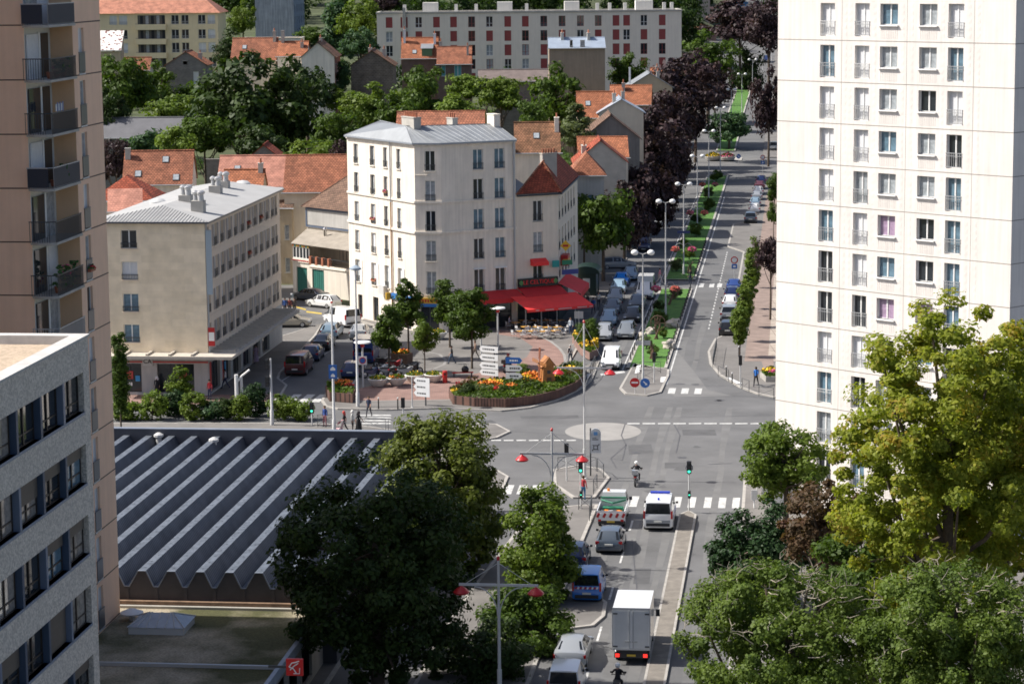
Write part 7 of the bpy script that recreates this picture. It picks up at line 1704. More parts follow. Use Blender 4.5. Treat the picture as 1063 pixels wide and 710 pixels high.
# --- disc lamps on the plaza
for bx, by, ty, lab in ((517, 363, 320, 'flat disc lamp nearest the cafe awning'), (499.5, 367, 343, 'shorter flat disc lamp beside the roundest plaza tree'), (377, 402, 355.5, 'flat disc lamp carrying a no-parking sign by the motorbikes')):
    p = gp(bx, by); h = hz(p, bx, ty); t = thing('disc_lamp', lab, 'street lamp', p, 0, 'disc lamps on the plaza'); MB().tube([(0, 0, 0), (0, 0, h-.4)], .085, 8).build('post', M_lgrey, t, 50)
    MB().lathe([(.14, h-.42), (.2, h-.25), (.14, h-.1)], n=10).build('red_collar', M_redlamp, t); MB().lathe([(.72, h-.06), (.78, h), (.72, h+.08), (.1, h+.12)], n=20).build('disc', M_globe, t, 40)
    if by == 402: q = MB(); q.M = Matrix.Translation((0, -.11, hz(p, 377, 374))) @ Matrix.Rotation(PI/2, 4, 'X'); SGN = (t, hz(p, 377, 374))
# --- plain tall lamp posts on the left
def tall_lamp(label, bx, by, ty, head='cap'):
    p = gp(bx, by); h = hz(p, bx, ty); t = thing('lamp_post', label, 'lamp post', p, 0, 'tall grey lamp posts'); MB().tube([(0, 0, 0), (0, 0, 1.2), (0, 0, 1.25), (0, 0, h)], [.16, .15, .11, .07], 10).build('post', M_lgrey, t, 50)
    if head == 'cap': MB().lathe([(.12, h-.25), (.5, h-.15), (.48, h), (.1, h+.22)], n=16).build('lamp_head', mat('lamp_cap_blue', (.30, .36, .42), .4, .1), t, 50)
    return t, p, h
tall_lamp('tall grey lamp post with wide cap, rising before the white corner building', 371.5, 422, 278)
t, p, h = tall_lamp('tall pale pole with a blue two-part sign by the pedestrian group', 347, 451, 318, 'none')
M_signblue = plain('sign_blue', (.03, .13, .42), .4); M_signred = plain('sign_red_disc', (.5, .02, .02), .4)
def plate(t, z, w, h, m, name='sign_plate', y=-.14, x=0, th=.03): return MB().box(x-w/2, y-th, z-h/2, x+w/2, y, z+h/2).build(name, m, t)
def disc(t, z, r, m, name='sign_disc', y=-.12, x=0, th=.03):
    b = MB(); b.M = Matrix.Translation((x, y, z)) @ Matrix.Rotation(PI/2, 4, 'X'); b.lathe([(r, 0), (r, th)], n=24); return b.build(name, m, t)
zc = hz(p, 347, 385.5); plate(t, zc, .66, 1.1, M_signblue, 'information_sign'); b = MB()
for z_, k in ((zc+.22, 1), (zc-.3, .8)): b.face([(-.2*k, -.174, z_-.12), (.2*k, -.174, z_-.12), (.2*k, -.174, z_+.02), (0, -.174, z_+.2*k), (-.2*k, -.174, z_+.02)])
b.build('symbol_panel', M_wpaint, t)
t, p, h = tall_lamp('pale bent mast carrying traffic signal heads beside the clipped cube hedge', 282.5, 441, 372, 'none')
M_sig = plain('signal_black', (.015, .015, .016), .5); M_green = emis('signal_green', (.05, .75, .45), 1.6)
def signal_head(t, z, x=0, y=-.16, lit=None, facing=-1, n=3, s=1.):
    b = MB(); b.box(x-.15*s, min(y, y+.22), z-.42*s, x+.15*s, max(y, y+.22), z+.42*s); o = b.build('signal_head', M_sig, t)
    for i in range(n):
        zz = z+.27*s-.27*s*i; yy = y-.005 if facing < 0 else y+.225
        q = MB(); q.M = Matrix.Translation((x, yy, zz)) @ Matrix.Rotation(PI/2 if facing < 0 else -PI/2, 4, 'X'); q.lathe([(.095*s, 0), (.095*s, .012)], n=14); q.build('lens', lit if (lit and i == n-1) else M_dgrey, o)
        v = MB(); v.box(x-.11*s, yy-(.14 if facing < 0 else 0), zz+.1*s, x+.11*s, yy+(0 if facing < 0 else .14), zz+.12*s); v.build('visor', M_sig, o)
    return o
signal_head(t, hz(p, 280, 378), -.3); signal_head(t, hz(p, 280, 396), -.3)
a = MB(); a.tube([(0, 0, h-.5), (-.3, -.06, h-.5)], .03, 5); a.tube([(0, 0, h-1.9), (-.3, -.06, h-1.9)], .03, 5); a.build('bracket', M_grey, t)
# --- traffic lights
TL = 'traffic signals at the junction'
def traffic_light(label, bx, by, hy, lit=None, facing=-1, small=None, back=False, z=.12):
    p = gp(bx, by, z); h = hz(p, bx, hy); t = thing('traffic_light', label, 'traffic light', p, RZ, TL); MB().tube([(0, 0, 0), (0, 0, h-.1)], .055, 8).build('post', M_lgrey, t, 50)
    signal_head(t, h, 0, -.1 if facing < 0 else -.12, lit, facing)
    if back: disc(t, h-.05, .27, M_grey, 'backboard', .16)
    if small: signal_head(t, hz(p, bx, small), .02, -.16, lit, facing, 2, .6)
    return t, p, h
traffic_light('green traffic light with round backboard at the tip of the near median', 715.3, 530, 485, M_green, -1, 513, True, .14)
traffic_light('green traffic light on the left of the near crosswalk', 603, 528, 484, M_green, -1, 513)
traffic_light('unlit signal seen from behind at the back of the crossing island', 588.3, 499, 466, None, 1)
traffic_light('signal post facing away on the median tip by the railings', 679, 397, 371, None, 1)
traffic_light('signal post facing away at the right pavement curve', 768.5, 402, 374, None, 1)
traffic_light('low green pedestrian signal at the right end of the shrub bed', 324, 441, 423, M_green, -1)
traffic_light('low dark signal on a thin post at the plaza edge by the zebra', 418.5, 431, 418, None, 1)
traffic_light('signal half hidden by the fresh green tree before the white tower', 786, 512, 488, None, 1)
# --- traffic signs
def post_sign(label, bx, by, items, name='traffic_sign', z=.12, group=None, r=.03):
    p = gp(bx, by, z); top = max(hz(p, bx, it[1]) for it in items)+.45; t = thing(name, label, 'traffic sign', p, RZ, group); MB().tube([(0, 0, 0), (0, 0, top)], r, 6).build('post', M_lgrey, t)
    for it in items:
        zz = hz(p, bx, it[1])
        if it[0] == 'noentry': o = disc(t, zz, .42, M_signred, y=-.04); plate(t, zz, .56, .13, M_wpaint, 'bar', -.072, 0, .006)
        elif it[0] == 'keep': disc(t, zz, .42, M_signblue, y=-.04); b = MB(); b.M = Matrix.Translation((0, -.073, zz)) @ Matrix.Rotation(R(45), 4, 'Y'); b.box(-.2, -.006, -.045, .12, 0, .045); b.face([(.1, -.004, -.14), (.26, -.004, 0), (.1, -.004, .14)]); b.build('arrow', M_wpaint, t)
        elif it[0] == 'ring': disc(t, zz, .42, M_signred, y=-.04); disc(t, zz, .30, M_wpaint, 'white_centre', -.072, 0, .005)
        elif it[0] == 'blue': plate(t, zz, .62, .55, M_signblue, 'sign_plate', -.04); plate(t, zz-.02, .3, .22, M_wpaint, 'symbol_panel', -.072, 0, .006)
        elif it[0] == 'nopark': disc(t, zz, .36, M_signred, y=-.1); disc(t, zz, .27, M_signblue, 'blue_centre', -.132, 0, .006); plate(t, zz, .5, .06, M_signred, 'bar', -.14, 0, .005).rotation_euler = (0, 0, 0)
        elif it[0] == 'back': plate(t, zz, it[2], it[3], M_grey, 'sign_back', .03)
    return t
post_sign('red no-entry sign on the paved tip of the avenue median', 659, 408.5, [('noentry', 397)])
post_sign('blue keep-right arrow sign next to the no-entry sign', 669.7, 409, [('keep', 397.5)])
post_sign('red-ringed sign above a blue plate before the slim columnar trees', 762.3, 297, [('ring', 270), ('blue', 276.5)], z=.14)
post_sign('red-ringed sign above a blue plate by the upper crossing street', 791.7, 183, [('ring', 163.5), ('blue', 169)])
post_sign('small blue keep-right sign by the flower tubs at the upper crossing', 766.7, 171, [('keep', 162.5)])
post_sign('no-parking disc on a pole against the white corner building', 391, 331, [('nopark', 304)])
post_sign('grey back of a square sign near the cafe terrace', 601, 346, [('back', 327, .9, .75)])
q, z_ = SGN; plate(q, z_, .75, .75, M_wpaint, 'sign_plate', -.10); disc(q, z_, .30, M_signred, y=-.14, th=.02); disc(q, z_, .22, M_signblue, 'blue_centre', -.165, 0, .006)
plate(lamps[0][0], hz(lamps[0][1], 667, 356), 1.3, .42, M_grey, 'sign_back', .1); plate(lamps[2][0], hz(lamps[2][1], 709, 241), 1.5, .3, plain('sign_dark_blue', (.03, .05, .16), .5), 'direction_plate', -.1)
# direction signs with stacked arrow panels
def arrows(label, bx, by, rows, pw, px0, lean=0, post2=None):
    p = gp(bx, by, .3); t = thing('direction_sign', label, 'direction sign', p, RZ-(.45 if lean < 0 else .1), 'stacked direction signs on the plaza'); k = p[1]/FPX
    tops = max(hz(p, bx, y) for y, m in rows)+.35; MB().tube([(0, 0, -.3), (0, 0, tops)], .06, 8).build('post', M_dgrey, t)
    if post2: MB().tube([(post2, 0, -.3), (post2, 0, tops)], .06, 8).build('post', M_dgrey, t)
    for i, (y, m) in enumerate(rows):
        z = hz(p, bx, y); x0, x1 = (px0-bx)*k*(1.3 if lean < 0 else 1), (px0-bx+pw)*k*(1.3 if lean < 0 else 1); h = .27; o = MB(); pts = [(x0, z-h), (x1-.25, z-h), (x1, z), (x1-.25, z+h), (x0, z+h)] if lean >= 0 else [(x1, z-h), (x0+.25, z-h), (x0, z), (x0+.25, z+h), (x1, z+h)]
        f = [(a, -.10, c) for a, c in pts]; bk = [(a, -.06, c) for a, c in pts]
        if lean < 0: f, bk = f[::-1], bk[::-1]
        o.face(f); o.face(bk[::-1]); n = len(f)
        for j in range(n): o.face([f[j], bk[j], bk[(j+1) % n], f[(j+1) % n]])
        s = o.build('arrow_panel', m, t)
        l = MB(); r = random.Random(i+int(bx)); xx = x0+.35
        while xx < x1-.4: w = r.uniform(.08, .2); l.box(xx, -.104, z-.07, xx+w, -.101, z+.07); xx += w+.05
        l.build('lettering', M_dgrey if m is not M_signblue else M_wpaint, s)
M_sgw = mat('sign_white', (.74, .75, .75), .5, .06)
arrows('tall stack of four white arrow signs in the flower bed', 513.5, 401, ((363, M_sgw), (371.5, M_sgw), (380, M_sgw), (387, M_sgw)), 18, 499.5, -1)
arrows('stack of direction signs with a blue one on top', 528.6, 404, ((374, M_signblue), (382, M_sgw), (390, M_sgw)), 18, 525.3, 1)
arrows('three white arrow signs at the plaza edge by the zebra', 442, 419, ((395.5, M_sgw), (402, M_sgw), (408.5, M_sgw)), 15.5, 431, -1)
p = gp(428, 423); t = thing('bare_post', 'bare thin grey post left of the three white arrow signs', 'post', p, 0); b = MB(); b.tube([(0, 0, 0), (0, 0, hz(p, 428, 391))], .05, 6); b.lathe([(.12, 0), (.12, .06)], n=8); b.build('post', M_lgrey, t)
# map panel on the crossing island
p = gp(618.5, 494); t = thing('totem_sign', 'grey totem sign with round top and square line emblem on the crossing island', 'sign', p, RZ+.05); z0, z1 = hz(p, 618, 470), hz(p, 618, 444.5); b = MB(); w = .38
b.box(-w, -.08, z0, w, .04, z1-w); b.M = Matrix.Translation((0, .04, z1-w)) @ Matrix.Rotation(PI/2, 4, 'X'); b.lathe([(w, 0), (w, .12)], n=24); b.build('panel', mat('totem_grey', (.50, .53, .56), .4, .05), t)
b = MB(); b.box(-w-.05, .045, 0, -w+.05, .1, z1); b.build('post', M_dgrey, t)
zc = z0+.42; e = MB()
for a, c, d, f in ((-.17, -.17, -.11, .17), (.11, -.17, .17, .17), (-.11, .11, .11, .17), (-.11, -.17, .11, -.11), (-.28, -.26, -.20, -.18), (-.22, -.2, -.16, -.14), (.16, .14, .22, .2), (.2, .18, .28, .26), (.16, -.2, .22, -.14), (-.22, .14, -.16, .2)): e.box(a, -.095, zc+c, d, -.081, zc+f)
e.build('emblem', M_dgrey, t); l = MB(); l.box(-.25, -.09, zc+.55, .2, -.081, zc+.61); l.box(-.25, -.09, zc+.68, .05, -.081, zc+.72); l.build('lettering', M_dgrey, t)
MB().box(-.14, -.095, z1-.5, .14, -.081, z1-.25).build('logo', plain('logo_blue', (.1, .25, .5), .5), t)
# --- railings with crosses
def railing(label, pts, h=1.0, z=.12, step=1.9, group='black cross-braced street railings'):
    P = [Vector(gp(*q, z)) for q in pts]; c = P[0]; t = thing('street_railing', label, 'railing', tuple(c), 0, group)
    for a, d in zip(P, P[1:]):
        n = max(1, round((d-a).length/step))
        for i in range(n):
            u, v = a.lerp(d, i/n)-c, a.lerp(d, (i+1)/n)-c; e = (v-u)*.05; u2, v2 = u+e, v-e; b = MB(); Z = lambda q, zz: (q.x, q.y, zz)
            b.tube([Z(u2, 0), Z(u2, h), Z(v2, h), Z(v2, 0)], .028, 5); b.tube([Z(u2, .14), Z(v2, h-.1)], .014, 4); b.tube([Z(v2, .14), Z(u2, h-.1)], .014, 4); b.tube([Z(u2, .14), Z(v2, .14)], .014, 4); b.build('railing_panel', M_dgrey, t)
railing('railing along the brick pavement before the bank', [(163, 425), (230, 425)])
railing('railing by the zebra at the shrub bed corner', [(329, 443), (347, 443)]); railing('railing right of the pedestrian group', [(374, 446), (402, 448), (425, 452)])
railing('railing along the rear edge of the crossing island', [(578, 489), (600, 486), (620, 489), (627, 496)]); railing('railing at the near corner of the crossing island', [(616, 513), (620, 506)])
railing('railing along the pavement corner left of the near crosswalk', [(612, 541), (614.5, 529), (600, 529)])
railing('railing across the paved tip of the avenue median', [(661, 396), (680, 395)]); railing('railing closing the lawn end of the avenue median', [(663, 387), (687, 387)])
railing('first railing piece on the right pavement curve', [(740, 382), (742, 371), (744, 361)]); railing('railing on the right pavement behind the kerb bulge', [(745, 391), (757, 396)]); railing('railing on the right pavement by the signal post', [(770, 404), (778, 407)]); railing('last railing piece at the white tower corner', [(787, 411), (804, 415)])
railing('railing at the avenue corner of the plaza', [(604, 400), (613, 391), (618, 380)])
# --- bollards
def bollard_mesh(h=1.0, wh=True):
    b = MB(); b.lathe([(.07, 0), (.055, .1), (.05, h-.12)], n=10, m=0); b.lathe([(.06, h-.12), (.06, h)], n=10, m=1 if wh else 0); return b.mesh('bollard', [M_black, M_wpaint])
BM = bollard_mesh(); BM2 = bollard_mesh(.75, False)
for x, y, lab in ((393, 424.5, 'black bollard with white cap at the plaza edge, left of its twin'), (413, 424.5, 'black bollard with white cap at the plaza edge, right of its twin'), (351, 403.5, 'black bollard behind the orange flower planter'), (760, 398, 'black bollard on the right pavement between two railings'), (754, 391, 'black bollard by the blank white slab on the right pavement'), (767, 370, 'black bollard behind the near end of the right kerb row')):
    tag(link('bollard', BM, None, gp(x, y)), lab, 'bollard', 'black bollards with pale caps')
for s in list(np.arange(227, 280, 2.6))+list(np.arange(291, 330, 3.0)):
    x, y = W(s, -11.75); tag(link('bollard', BM2, None, (x, y, .15)), 'small black bollard on the kerb of the avenue lawn', 'bollard', 'small bollards edging the avenue lawn')
for s in np.arange(229, 262, 2.9): x, y = W(s, -15.25); tag(link('bollard', BM2, None, (x, y, .15)), 'small black bollard on the left kerb of the avenue lawn', 'bollard', 'small bollards on the left kerb of the lawn')
# white slab covers, white corner bollards
for px4, lab in (([(752, 394), (757, 393), (771, 399.5), (764, 399.5)], 'a'), ([(606, 392), (612, 388.5), (614, 391), (608, 395)], 'b'), ([(686, 393), (692, 392.5), (691, 398), (685.5, 398)], 'c'), ([(661, 381), (665.5, 380), (664, 388), (659, 389)], 'd')): mark('tactile_slab', [px(*px4)], .128, M_wpaint)
for x, y, lab in ((502.5, 449.5, 'white post with two leaves on the left corner island'), (783, 527, 'short white bollard at the kerb below the fresh green tree')):
    t = thing('marker_post', lab, 'post', gp(x, y), 0); MB().tube([(0, 0, 0), (0, 0, .9)], .06, 8).build('post', M_wpaint, t); MB().box(-.22, -.04, .55, .22, .02, 1.25).build('marker_plate', M_wpaint, t)
t = thing('electrical_cabinet', 'white cabinet on the pavement behind the fresh green tree', 'cabinet', gp(803, 521), RZ); MB().box(-.8, -.35, 0, .8, .35, 1.5).build('cabinet_body', M_wpaint, t); MB().box(-.85, -.4, 1.5, .85, .4, 1.58).build('cabinet_top', M_lgrey, t); MB().box(-.02, -.37, .15, .02, -.352, 1.4).build('door_gap', M_dgrey, t)
t = thing('forked_post', 'white forked post with slanting arm on the brick pavement before the bank', 'post', gp(246, 420), 0); b = MB(); b.tube([(0, 0, 0), (0, 0, 2.6)], .16, 8); b.build('post', M_wpaint, t); b = MB(); b.tube([(0, 0, 1.9), (.5, 0, 2.5), (1.15, 0, 3.0)], .09, 8); b.build('slanting_arm', M_wpaint, t); b = MB(); b.tube([(.45, 0, 0), (.42, 0, 2.3)], .12, 8); b.build('post', M_lgrey, t)
# --- newspaper kiosk
p = gp(610, 305); t = thing('kiosk', 'dark green newspaper kiosk with rounded roof at the cafe corner', 'kiosk', p, RZ); kg = plain('kiosk_green', (.012, .03, .024), .4); b = MB(); b.box(-1.1, -1.6, 0, 1.1, 1.6, 2.6); b.build('kiosk_body', kg, t)
b = MB(); n = 8
for i in range(n):
    a, c = PI*i/n, PI*(i+1)/n; b.face([(-1.5*math.cos(a), -2, 2.6+.75*math.sin(a)), (-1.5*math.cos(c), -2, 2.6+.75*math.sin(c)), (-1.5*math.cos(c), 2, 2.6+.75*math.sin(c)), (-1.5*math.cos(a), 2, 2.6+.75*math.sin(a))])
b.face([(-1.5*math.cos(PI*i/n), -2, 2.6+.75*math.sin(PI*i/n)) for i in range(n+1)]); b.box(-1.5, -2, 2.5, 1.5, 2, 2.605); b.build('roof', kg, t)
plate(t, 1.4, .8, 1.1, M_lgrey, 'poster', -1.61); b = MB()
for x in (-1.4, 1.4): b.box(x-.05, -1.95, 0, x+.05, -1.85, 2.5)
b.build('support', kg, t)
# ================================================================ PLAZA FURNITURE AND PLANTING
def scatter_mesh(name, pts_fn, n, size, m, seed, up=.6):
    g = np.random.default_rng(seed); v = []
    P = np.array([pts_fn(g) for _ in range(n)]); nr = g.normal(size=(n, 3))*.6+np.array([0, 0, up]); nr /= np.linalg.norm(nr, axis=1)[:, None]
    a = np.cross(nr, g.normal(size=(n, 3))); a /= np.linalg.norm(a, axis=1)[:, None]; b = np.cross(nr, a); s = size*(.6+.8*g.random(n))[:, None]
    return quads_mesh(name, np.stack([P-a*s*.5, P-b*s*.5, P+a*s*.5, P+b*s*.5], 1).reshape(-1, 3), m)
def inpoly(p, poly):
    c = False; n = len(poly)
    for i in range(n):
        a, b = poly[i], poly[i-1]
        if (a[1] > p[1]) != (b[1] > p[1]) and p[0] < (b[0]-a[0])*(p[1]-a[1])/(b[1]-a[1])+a[0]: c = not c
    return c
M_log = brick_mat('log_edging', (.19, .105, .08), (.14, .08, .065), (.05, .035, .03), .2, 3.0, .03, off_=0, bump=.6)
def bed(name, label, cat, poly, h, patches, dens=26, wallm=None, base=.12, group=None, lw=.12):
    """raised bed: edging wall, soil, greenery, drifts of flowers"""
    poly = ccw(poly); c = (sum(q[0] for q in poly)/len(poly), sum(q[1] for q in poly)/len(poly)); t = thing(name, label, cat, (*c, base), 0, group)
    L_ = [(q[0]-c[0], q[1]-c[1]) for q in poly]; b = MB(); n = len(L_); I = [(q[0]*(1-lw/max(.4, math.hypot(*q))), q[1]*(1-lw/max(.4, math.hypot(*q)))) for q in L_]
    for i in range(n):
        j = (i+1) % n; a, d, e, f = L_[i], L_[j], I[j], I[i]
        b.face([(*a, 0), (*d, 0), (*d, h), (*a, h)]); b.face([(*a, h), (*d, h), (*e, h), (*f, h)]); b.face([(*f, h), (*e, h), (*e, h-.2), (*f, h-.2)])
    b.build('edging', wallm or M_log, t); MB().face([(*q, h-.08) for q in I]).build('soil', M_soil, t)
    x0, x1 = min(q[0] for q in I), max(q[0] for q in I); y0, y1 = min(q[1] for q in I), max(q[1] for q in I)
    ar = abs(sum(I[i][0]*I[(i+1) % n][1]-I[(i+1) % n][0]*I[i][1] for i in range(n)))/2
    def any_pt(g):
        while True:
            q = (g.uniform(x0, x1), g.uniform(y0, y1))
            if inpoly(q, I): return (*q, h-.05+g.uniform(0, .28))
    o = link('greenery', scatter_mesh('greenery', any_pt, int(ar*dens*1.3), .26, ML['mid'], int(ar*10)), t); o['kind'] = 'stuff'
    for k, (m, cx, cy, rx, ry, hz_) in enumerate(patches):
        gx, gy = (cx-c[0], cy-c[1])
        def pt(g):
            for _ in range(40):
                a, r = g.uniform(0, 6.28), math.sqrt(g.random()); q = (gx+rx*r*math.cos(a), gy+ry*r*math.sin(a))
                if inpoly(q, I): break
            return (*q, h+hz_*(1-r*r)*.8+g.uniform(.05, .2))
        o = link('flower_drift', scatter_mesh('flower_drift', pt, max(40, int(rx*ry*3.14*dens*1.5)), .2, m, k+7), t); o['kind'] = 'stuff'
    return t
B = [(466, 414), (480, 408), (505, 405), (530, 402), (556, 398), (580, 391), (597, 386), (607, 389), (607, 399), (598, 407), (580, 415), (556, 421), (525, 424.5), (492, 423.5), (470, 421)]
fl = lambda m, x, y, rx, ry, h=.25: (m, *G(x, y), rx, ry, h)
bed('flower_bed', 'long curved flower bed with brown log edging at the plaza corner', 'flower bed', px(*B), .75, [fl(M_florange, 508, 411, 1.2, .9, .35), fl(M_flyel, 512, 409, 1., .8, .4), fl(M_flyel, 471, 417, .5, .6, .1), fl(M_florange, 551, 402, .9, 1.2, .5), fl(M_flyel, 545, 404, .8, .9, .4), fl(M_florange, 558, 406, .9, .8, .4), fl(M_flyel, 576, 402, 1., .9), fl(M_flyel, 591, 394, .8, .9), fl(M_flred, 515.5, 416, .3, .35, .3), fl(M_flred, 475, 411, .4, .5), fl(ML['rust'], 482, 414, .9, .9, .6), fl(ML['rust'], 490, 409, .8, .8, .7), fl(M_florange, 531, 412, .5, .5), fl(ML['lime'], 527, 419, 1.4, .5, .1), fl(ML['lime'], 571, 411, 1.1, .6, .1), fl(ML['dark'], 569, 404, .6, .7, .6), fl(ML['olive'], 497, 415, 1.8, .9, .45), fl(ML['dark'], 553, 414, 1.2, .7, .5), fl(ML['olive'], 537, 407, 1.4, .9, .5), fl(ML['dark'], 585, 405, 1., .8, .4), fl(ML['rust'], 598, 399, .9, .9, .5), fl(ML['olive'], 604, 392, .8, .9, .5)])
for x, y, r, lf, lab in ((485, 410, 8, 'dark', 'dark round shrub at the left end of the log-edged flower bed'), (523, 409, 6.5, 'mid', 'green shrub behind the direction signs in the log-edged bed'), (542, 391, 9, 'lime', 'pale feathery shrub right of the blue direction sign'), (588, 385, 6, 'dark', 'low dark shrub right of the wooden windmill')):
    p = gp(x, y, .7); k = p[1]/FPX; tree('shrub', lab, 'shrub', p[0], p[1], p[2]+r*k*.7, r*k, r*k*.9, lf, 'bush', 1, gz=.5, group='shrubs in the log-edged flower bed', tr=.04)
bed('flower_bed', 'low flower planter with brown slats and yellow-orange flowers at the zebra', 'flower bed', px((338, 411), (348, 406.5), (364, 408), (369.5, 414), (366, 420), (342, 418)), .8, [fl(ML['lime'], 343, 411, .9, .8), fl(M_florange, 357, 411, 1., .8, .5), fl(M_flred, 363, 413, .5, .5, .3)], wallm=M_log)
bed('flower_bed', 'pink-walled bed of bright yellow flowers under the clipped ball tree', 'flower bed', px((594, 357), (600, 352), (612, 353), (622, 360), (621, 371), (612, 375), (603, 370)), .7, [fl(M_flyel, 600, 356, 1.2, 1.4), fl(M_flyel, 613, 368, 1.3, 1.5), fl(M_flyel, 617, 364, 1., 1.2)], wallm=M_pink)
p = gp(612, 361, .7); t = tree('topiary_tree', 'clipped ball topiary standing in the yellow flower bed', 'topiary', p[0], p[1], D(612, 342, p[1])[2], 1.15, 1.0, 'mid', 'hedge', 0, own=dict(nc=60, n=6000, leaf=.16, cr=.4, seed=51, low=1, shell=.3), gz=.5, tr=.1)
bed('flower_tub', 'hexagonal wooden tub of orange flowers behind the motorbikes', 'flower tub', [(G(417, 378)[0]+1.05*math.cos(a), G(417, 378)[1]+1.05*math.sin(a)) for a in np.linspace(0, 2*PI, 6, endpoint=False)], .95, [fl(M_florange, 417, 378, .8, .8, .2), fl(M_flred, 420, 377, .4, .4, .2), fl(M_flyel, 414, 378, .4, .4, .2)], wallm=M_woodd)
bed('flower_bed', 'small stone-edged bed of yellow flowers at the white tower corner', 'flower bed', px((789, 393), (797, 389), (806, 390), (806, 398), (795, 398)), .5, [fl(M_flyel, 799, 393, .8, .7), fl(M_flpink, 804, 395, .5, .5)], wallm=M_kerb)
for i, (x, y, lab) in enumerate(((392.5, 401, 'white flower bowl nearest the motorbikes'), (412, 400, 'white flower bowl in the middle of the front row of three'), (430.5, 397, 'white flower bowl partly behind the arrow signs post'), (450.5, 396.5, 'white flower bowl left of the red bin'), (455, 352, 'large white flower bowl near the corner building, behind the trees'))):
    p = gp(x, y); t = thing('flower_bowl', lab, 'flower bowl', p, 0, 'round white flower bowls on the plaza'); MB().lathe([(.42, 0), (.5, .06), (.82, .5), (.92, .68), (.86, .74), (.7, .66)], n=20).build('bowl', mat('bowl_stone', (.62, .60, .55), .8, .12, 3.), t, 40)
    def pt(g): a, r = g.uniform(0, 6.28), .75*math.sqrt(g.random()); return (r*math.cos(a), r*math.sin(a), .72+.4*(1-r)*g.random())
    link('leaves', scatter_mesh('leaves', pt, 120, .2, ML['light'], i), t)['kind'] = 'stuff'; link('blooms', scatter_mesh('blooms', pt, 60, .16, M_flyel if i != 1 else M_florange, i+9), t)['kind'] = 'stuff'
for x, y, m, lab in ((740, 168, M_flyel, 'round tub of mixed flowers at the upper crossing, left one'), (755, 168, M_flpink, 'round tub of pink and red flowers at the upper crossing, right one')):
    p = gp(x, y, .25); t = thing('flower_tub', lab, 'flower tub', p, 0); MB().lathe([(1.3, 0), (1.5, .5), (1.4, .55), (1.2, .45)], n=18).build('tub', M_conc, t, 40)
    def pt(g): a, r = g.uniform(0, 6.28), 1.4*math.sqrt(g.random()); return (r*math.cos(a), r*math.sin(a), .6+.7*(1-r/1.5)+.2*g.random())
    link('leaves', scatter_mesh('leaves', pt, 160, .35, ML['mid'], 3), t)['kind'] = 'stuff'; link('blooms', scatter_mesh('blooms', pt, 160, .3, m, 4), t)['kind'] = 'stuff'
# --- wooden windmill
p = gp(568, 401, .5); k = p[1]/FPX; t = thing('toy_windmill', 'orange wooden model windmill standing in the flower bed', 'windmill', p, RZ+.4); b = MB(); hh = hz(p, 568, 379)
for i in range(6):
    z0, z1 = hh*i/6, hh*(i+1)/6-.01; w0, w1 = .62-.16*i/6, .62-.16*(i+1)/6; n = 4; lo = [(w0*math.cos(PI/4+PI/2*q)*1.41, w0*math.sin(PI/4+PI/2*q)*1.41, z0) for q in range(4)]; hi = [(w1*math.cos(PI/4+PI/2*q)*1.41, w1*math.sin(PI/4+PI/2*q)*1.41, z1) for q in range(4)]
    b.face(hi)
    for q in range(4): b.face([lo[q], lo[(q+1) % 4], hi[(q+1) % 4], hi[q]])
b.build('body', M_wood, t); r = MB(); r.face([(-.6, -.6, hh), (.6, -.6, hh), (0, -.6, hh+.75)]); r.face([(.6, .6, hh), (-.6, .6, hh), (0, .6, hh+.75)]); r.build('gable', M_wood, t)
r = MB(); r.face([(-.7, -.68, hh-.08), (0, -.68, hh+.8), (0, .68, hh+.8), (-.7, .68, hh-.08)]); r.face([(0, -.68, hh+.803), (.7, -.68, hh-.08), (.7, .68, hh-.08), (0, .68, hh+.803)]); r.build('roof', mat('wood_roof', (.36, .15, .05), .7, .2, 3.), t)
MB().box(-.2, -.66, .05, .2, -.60, .9).build('door', M_woodd, t); MB().box(-.15, -.58, 1.2, .15, -.52, 1.5).build('window', M_dgrey, t)
hub = (-.72, -.1, hh+.28); MB().tube([(0, 0, hub[2]), (-.85, -.12, hub[2])], .06, 6).build('axle', M_woodd, t)
for a in range(4):
    s = MB(); K = Matrix.Translation(hub) @ Matrix.Rotation(R(-80), 4, 'Z') @ Matrix.Rotation(R(90*a+4), 4, 'Y'); s.M = K; s.box(-.03, -.03, 0, .03, .03, 1.35)
    for i in range(6): s.box(-.16, -.015, .35+i*.19, .16, .015, .38+i*.19)
    for x in (-.16, .14): s.box(x, -.02, .33, x+.02, .02, 1.33)
    s.build('sail', M_wood if a % 2 else M_terra, t)
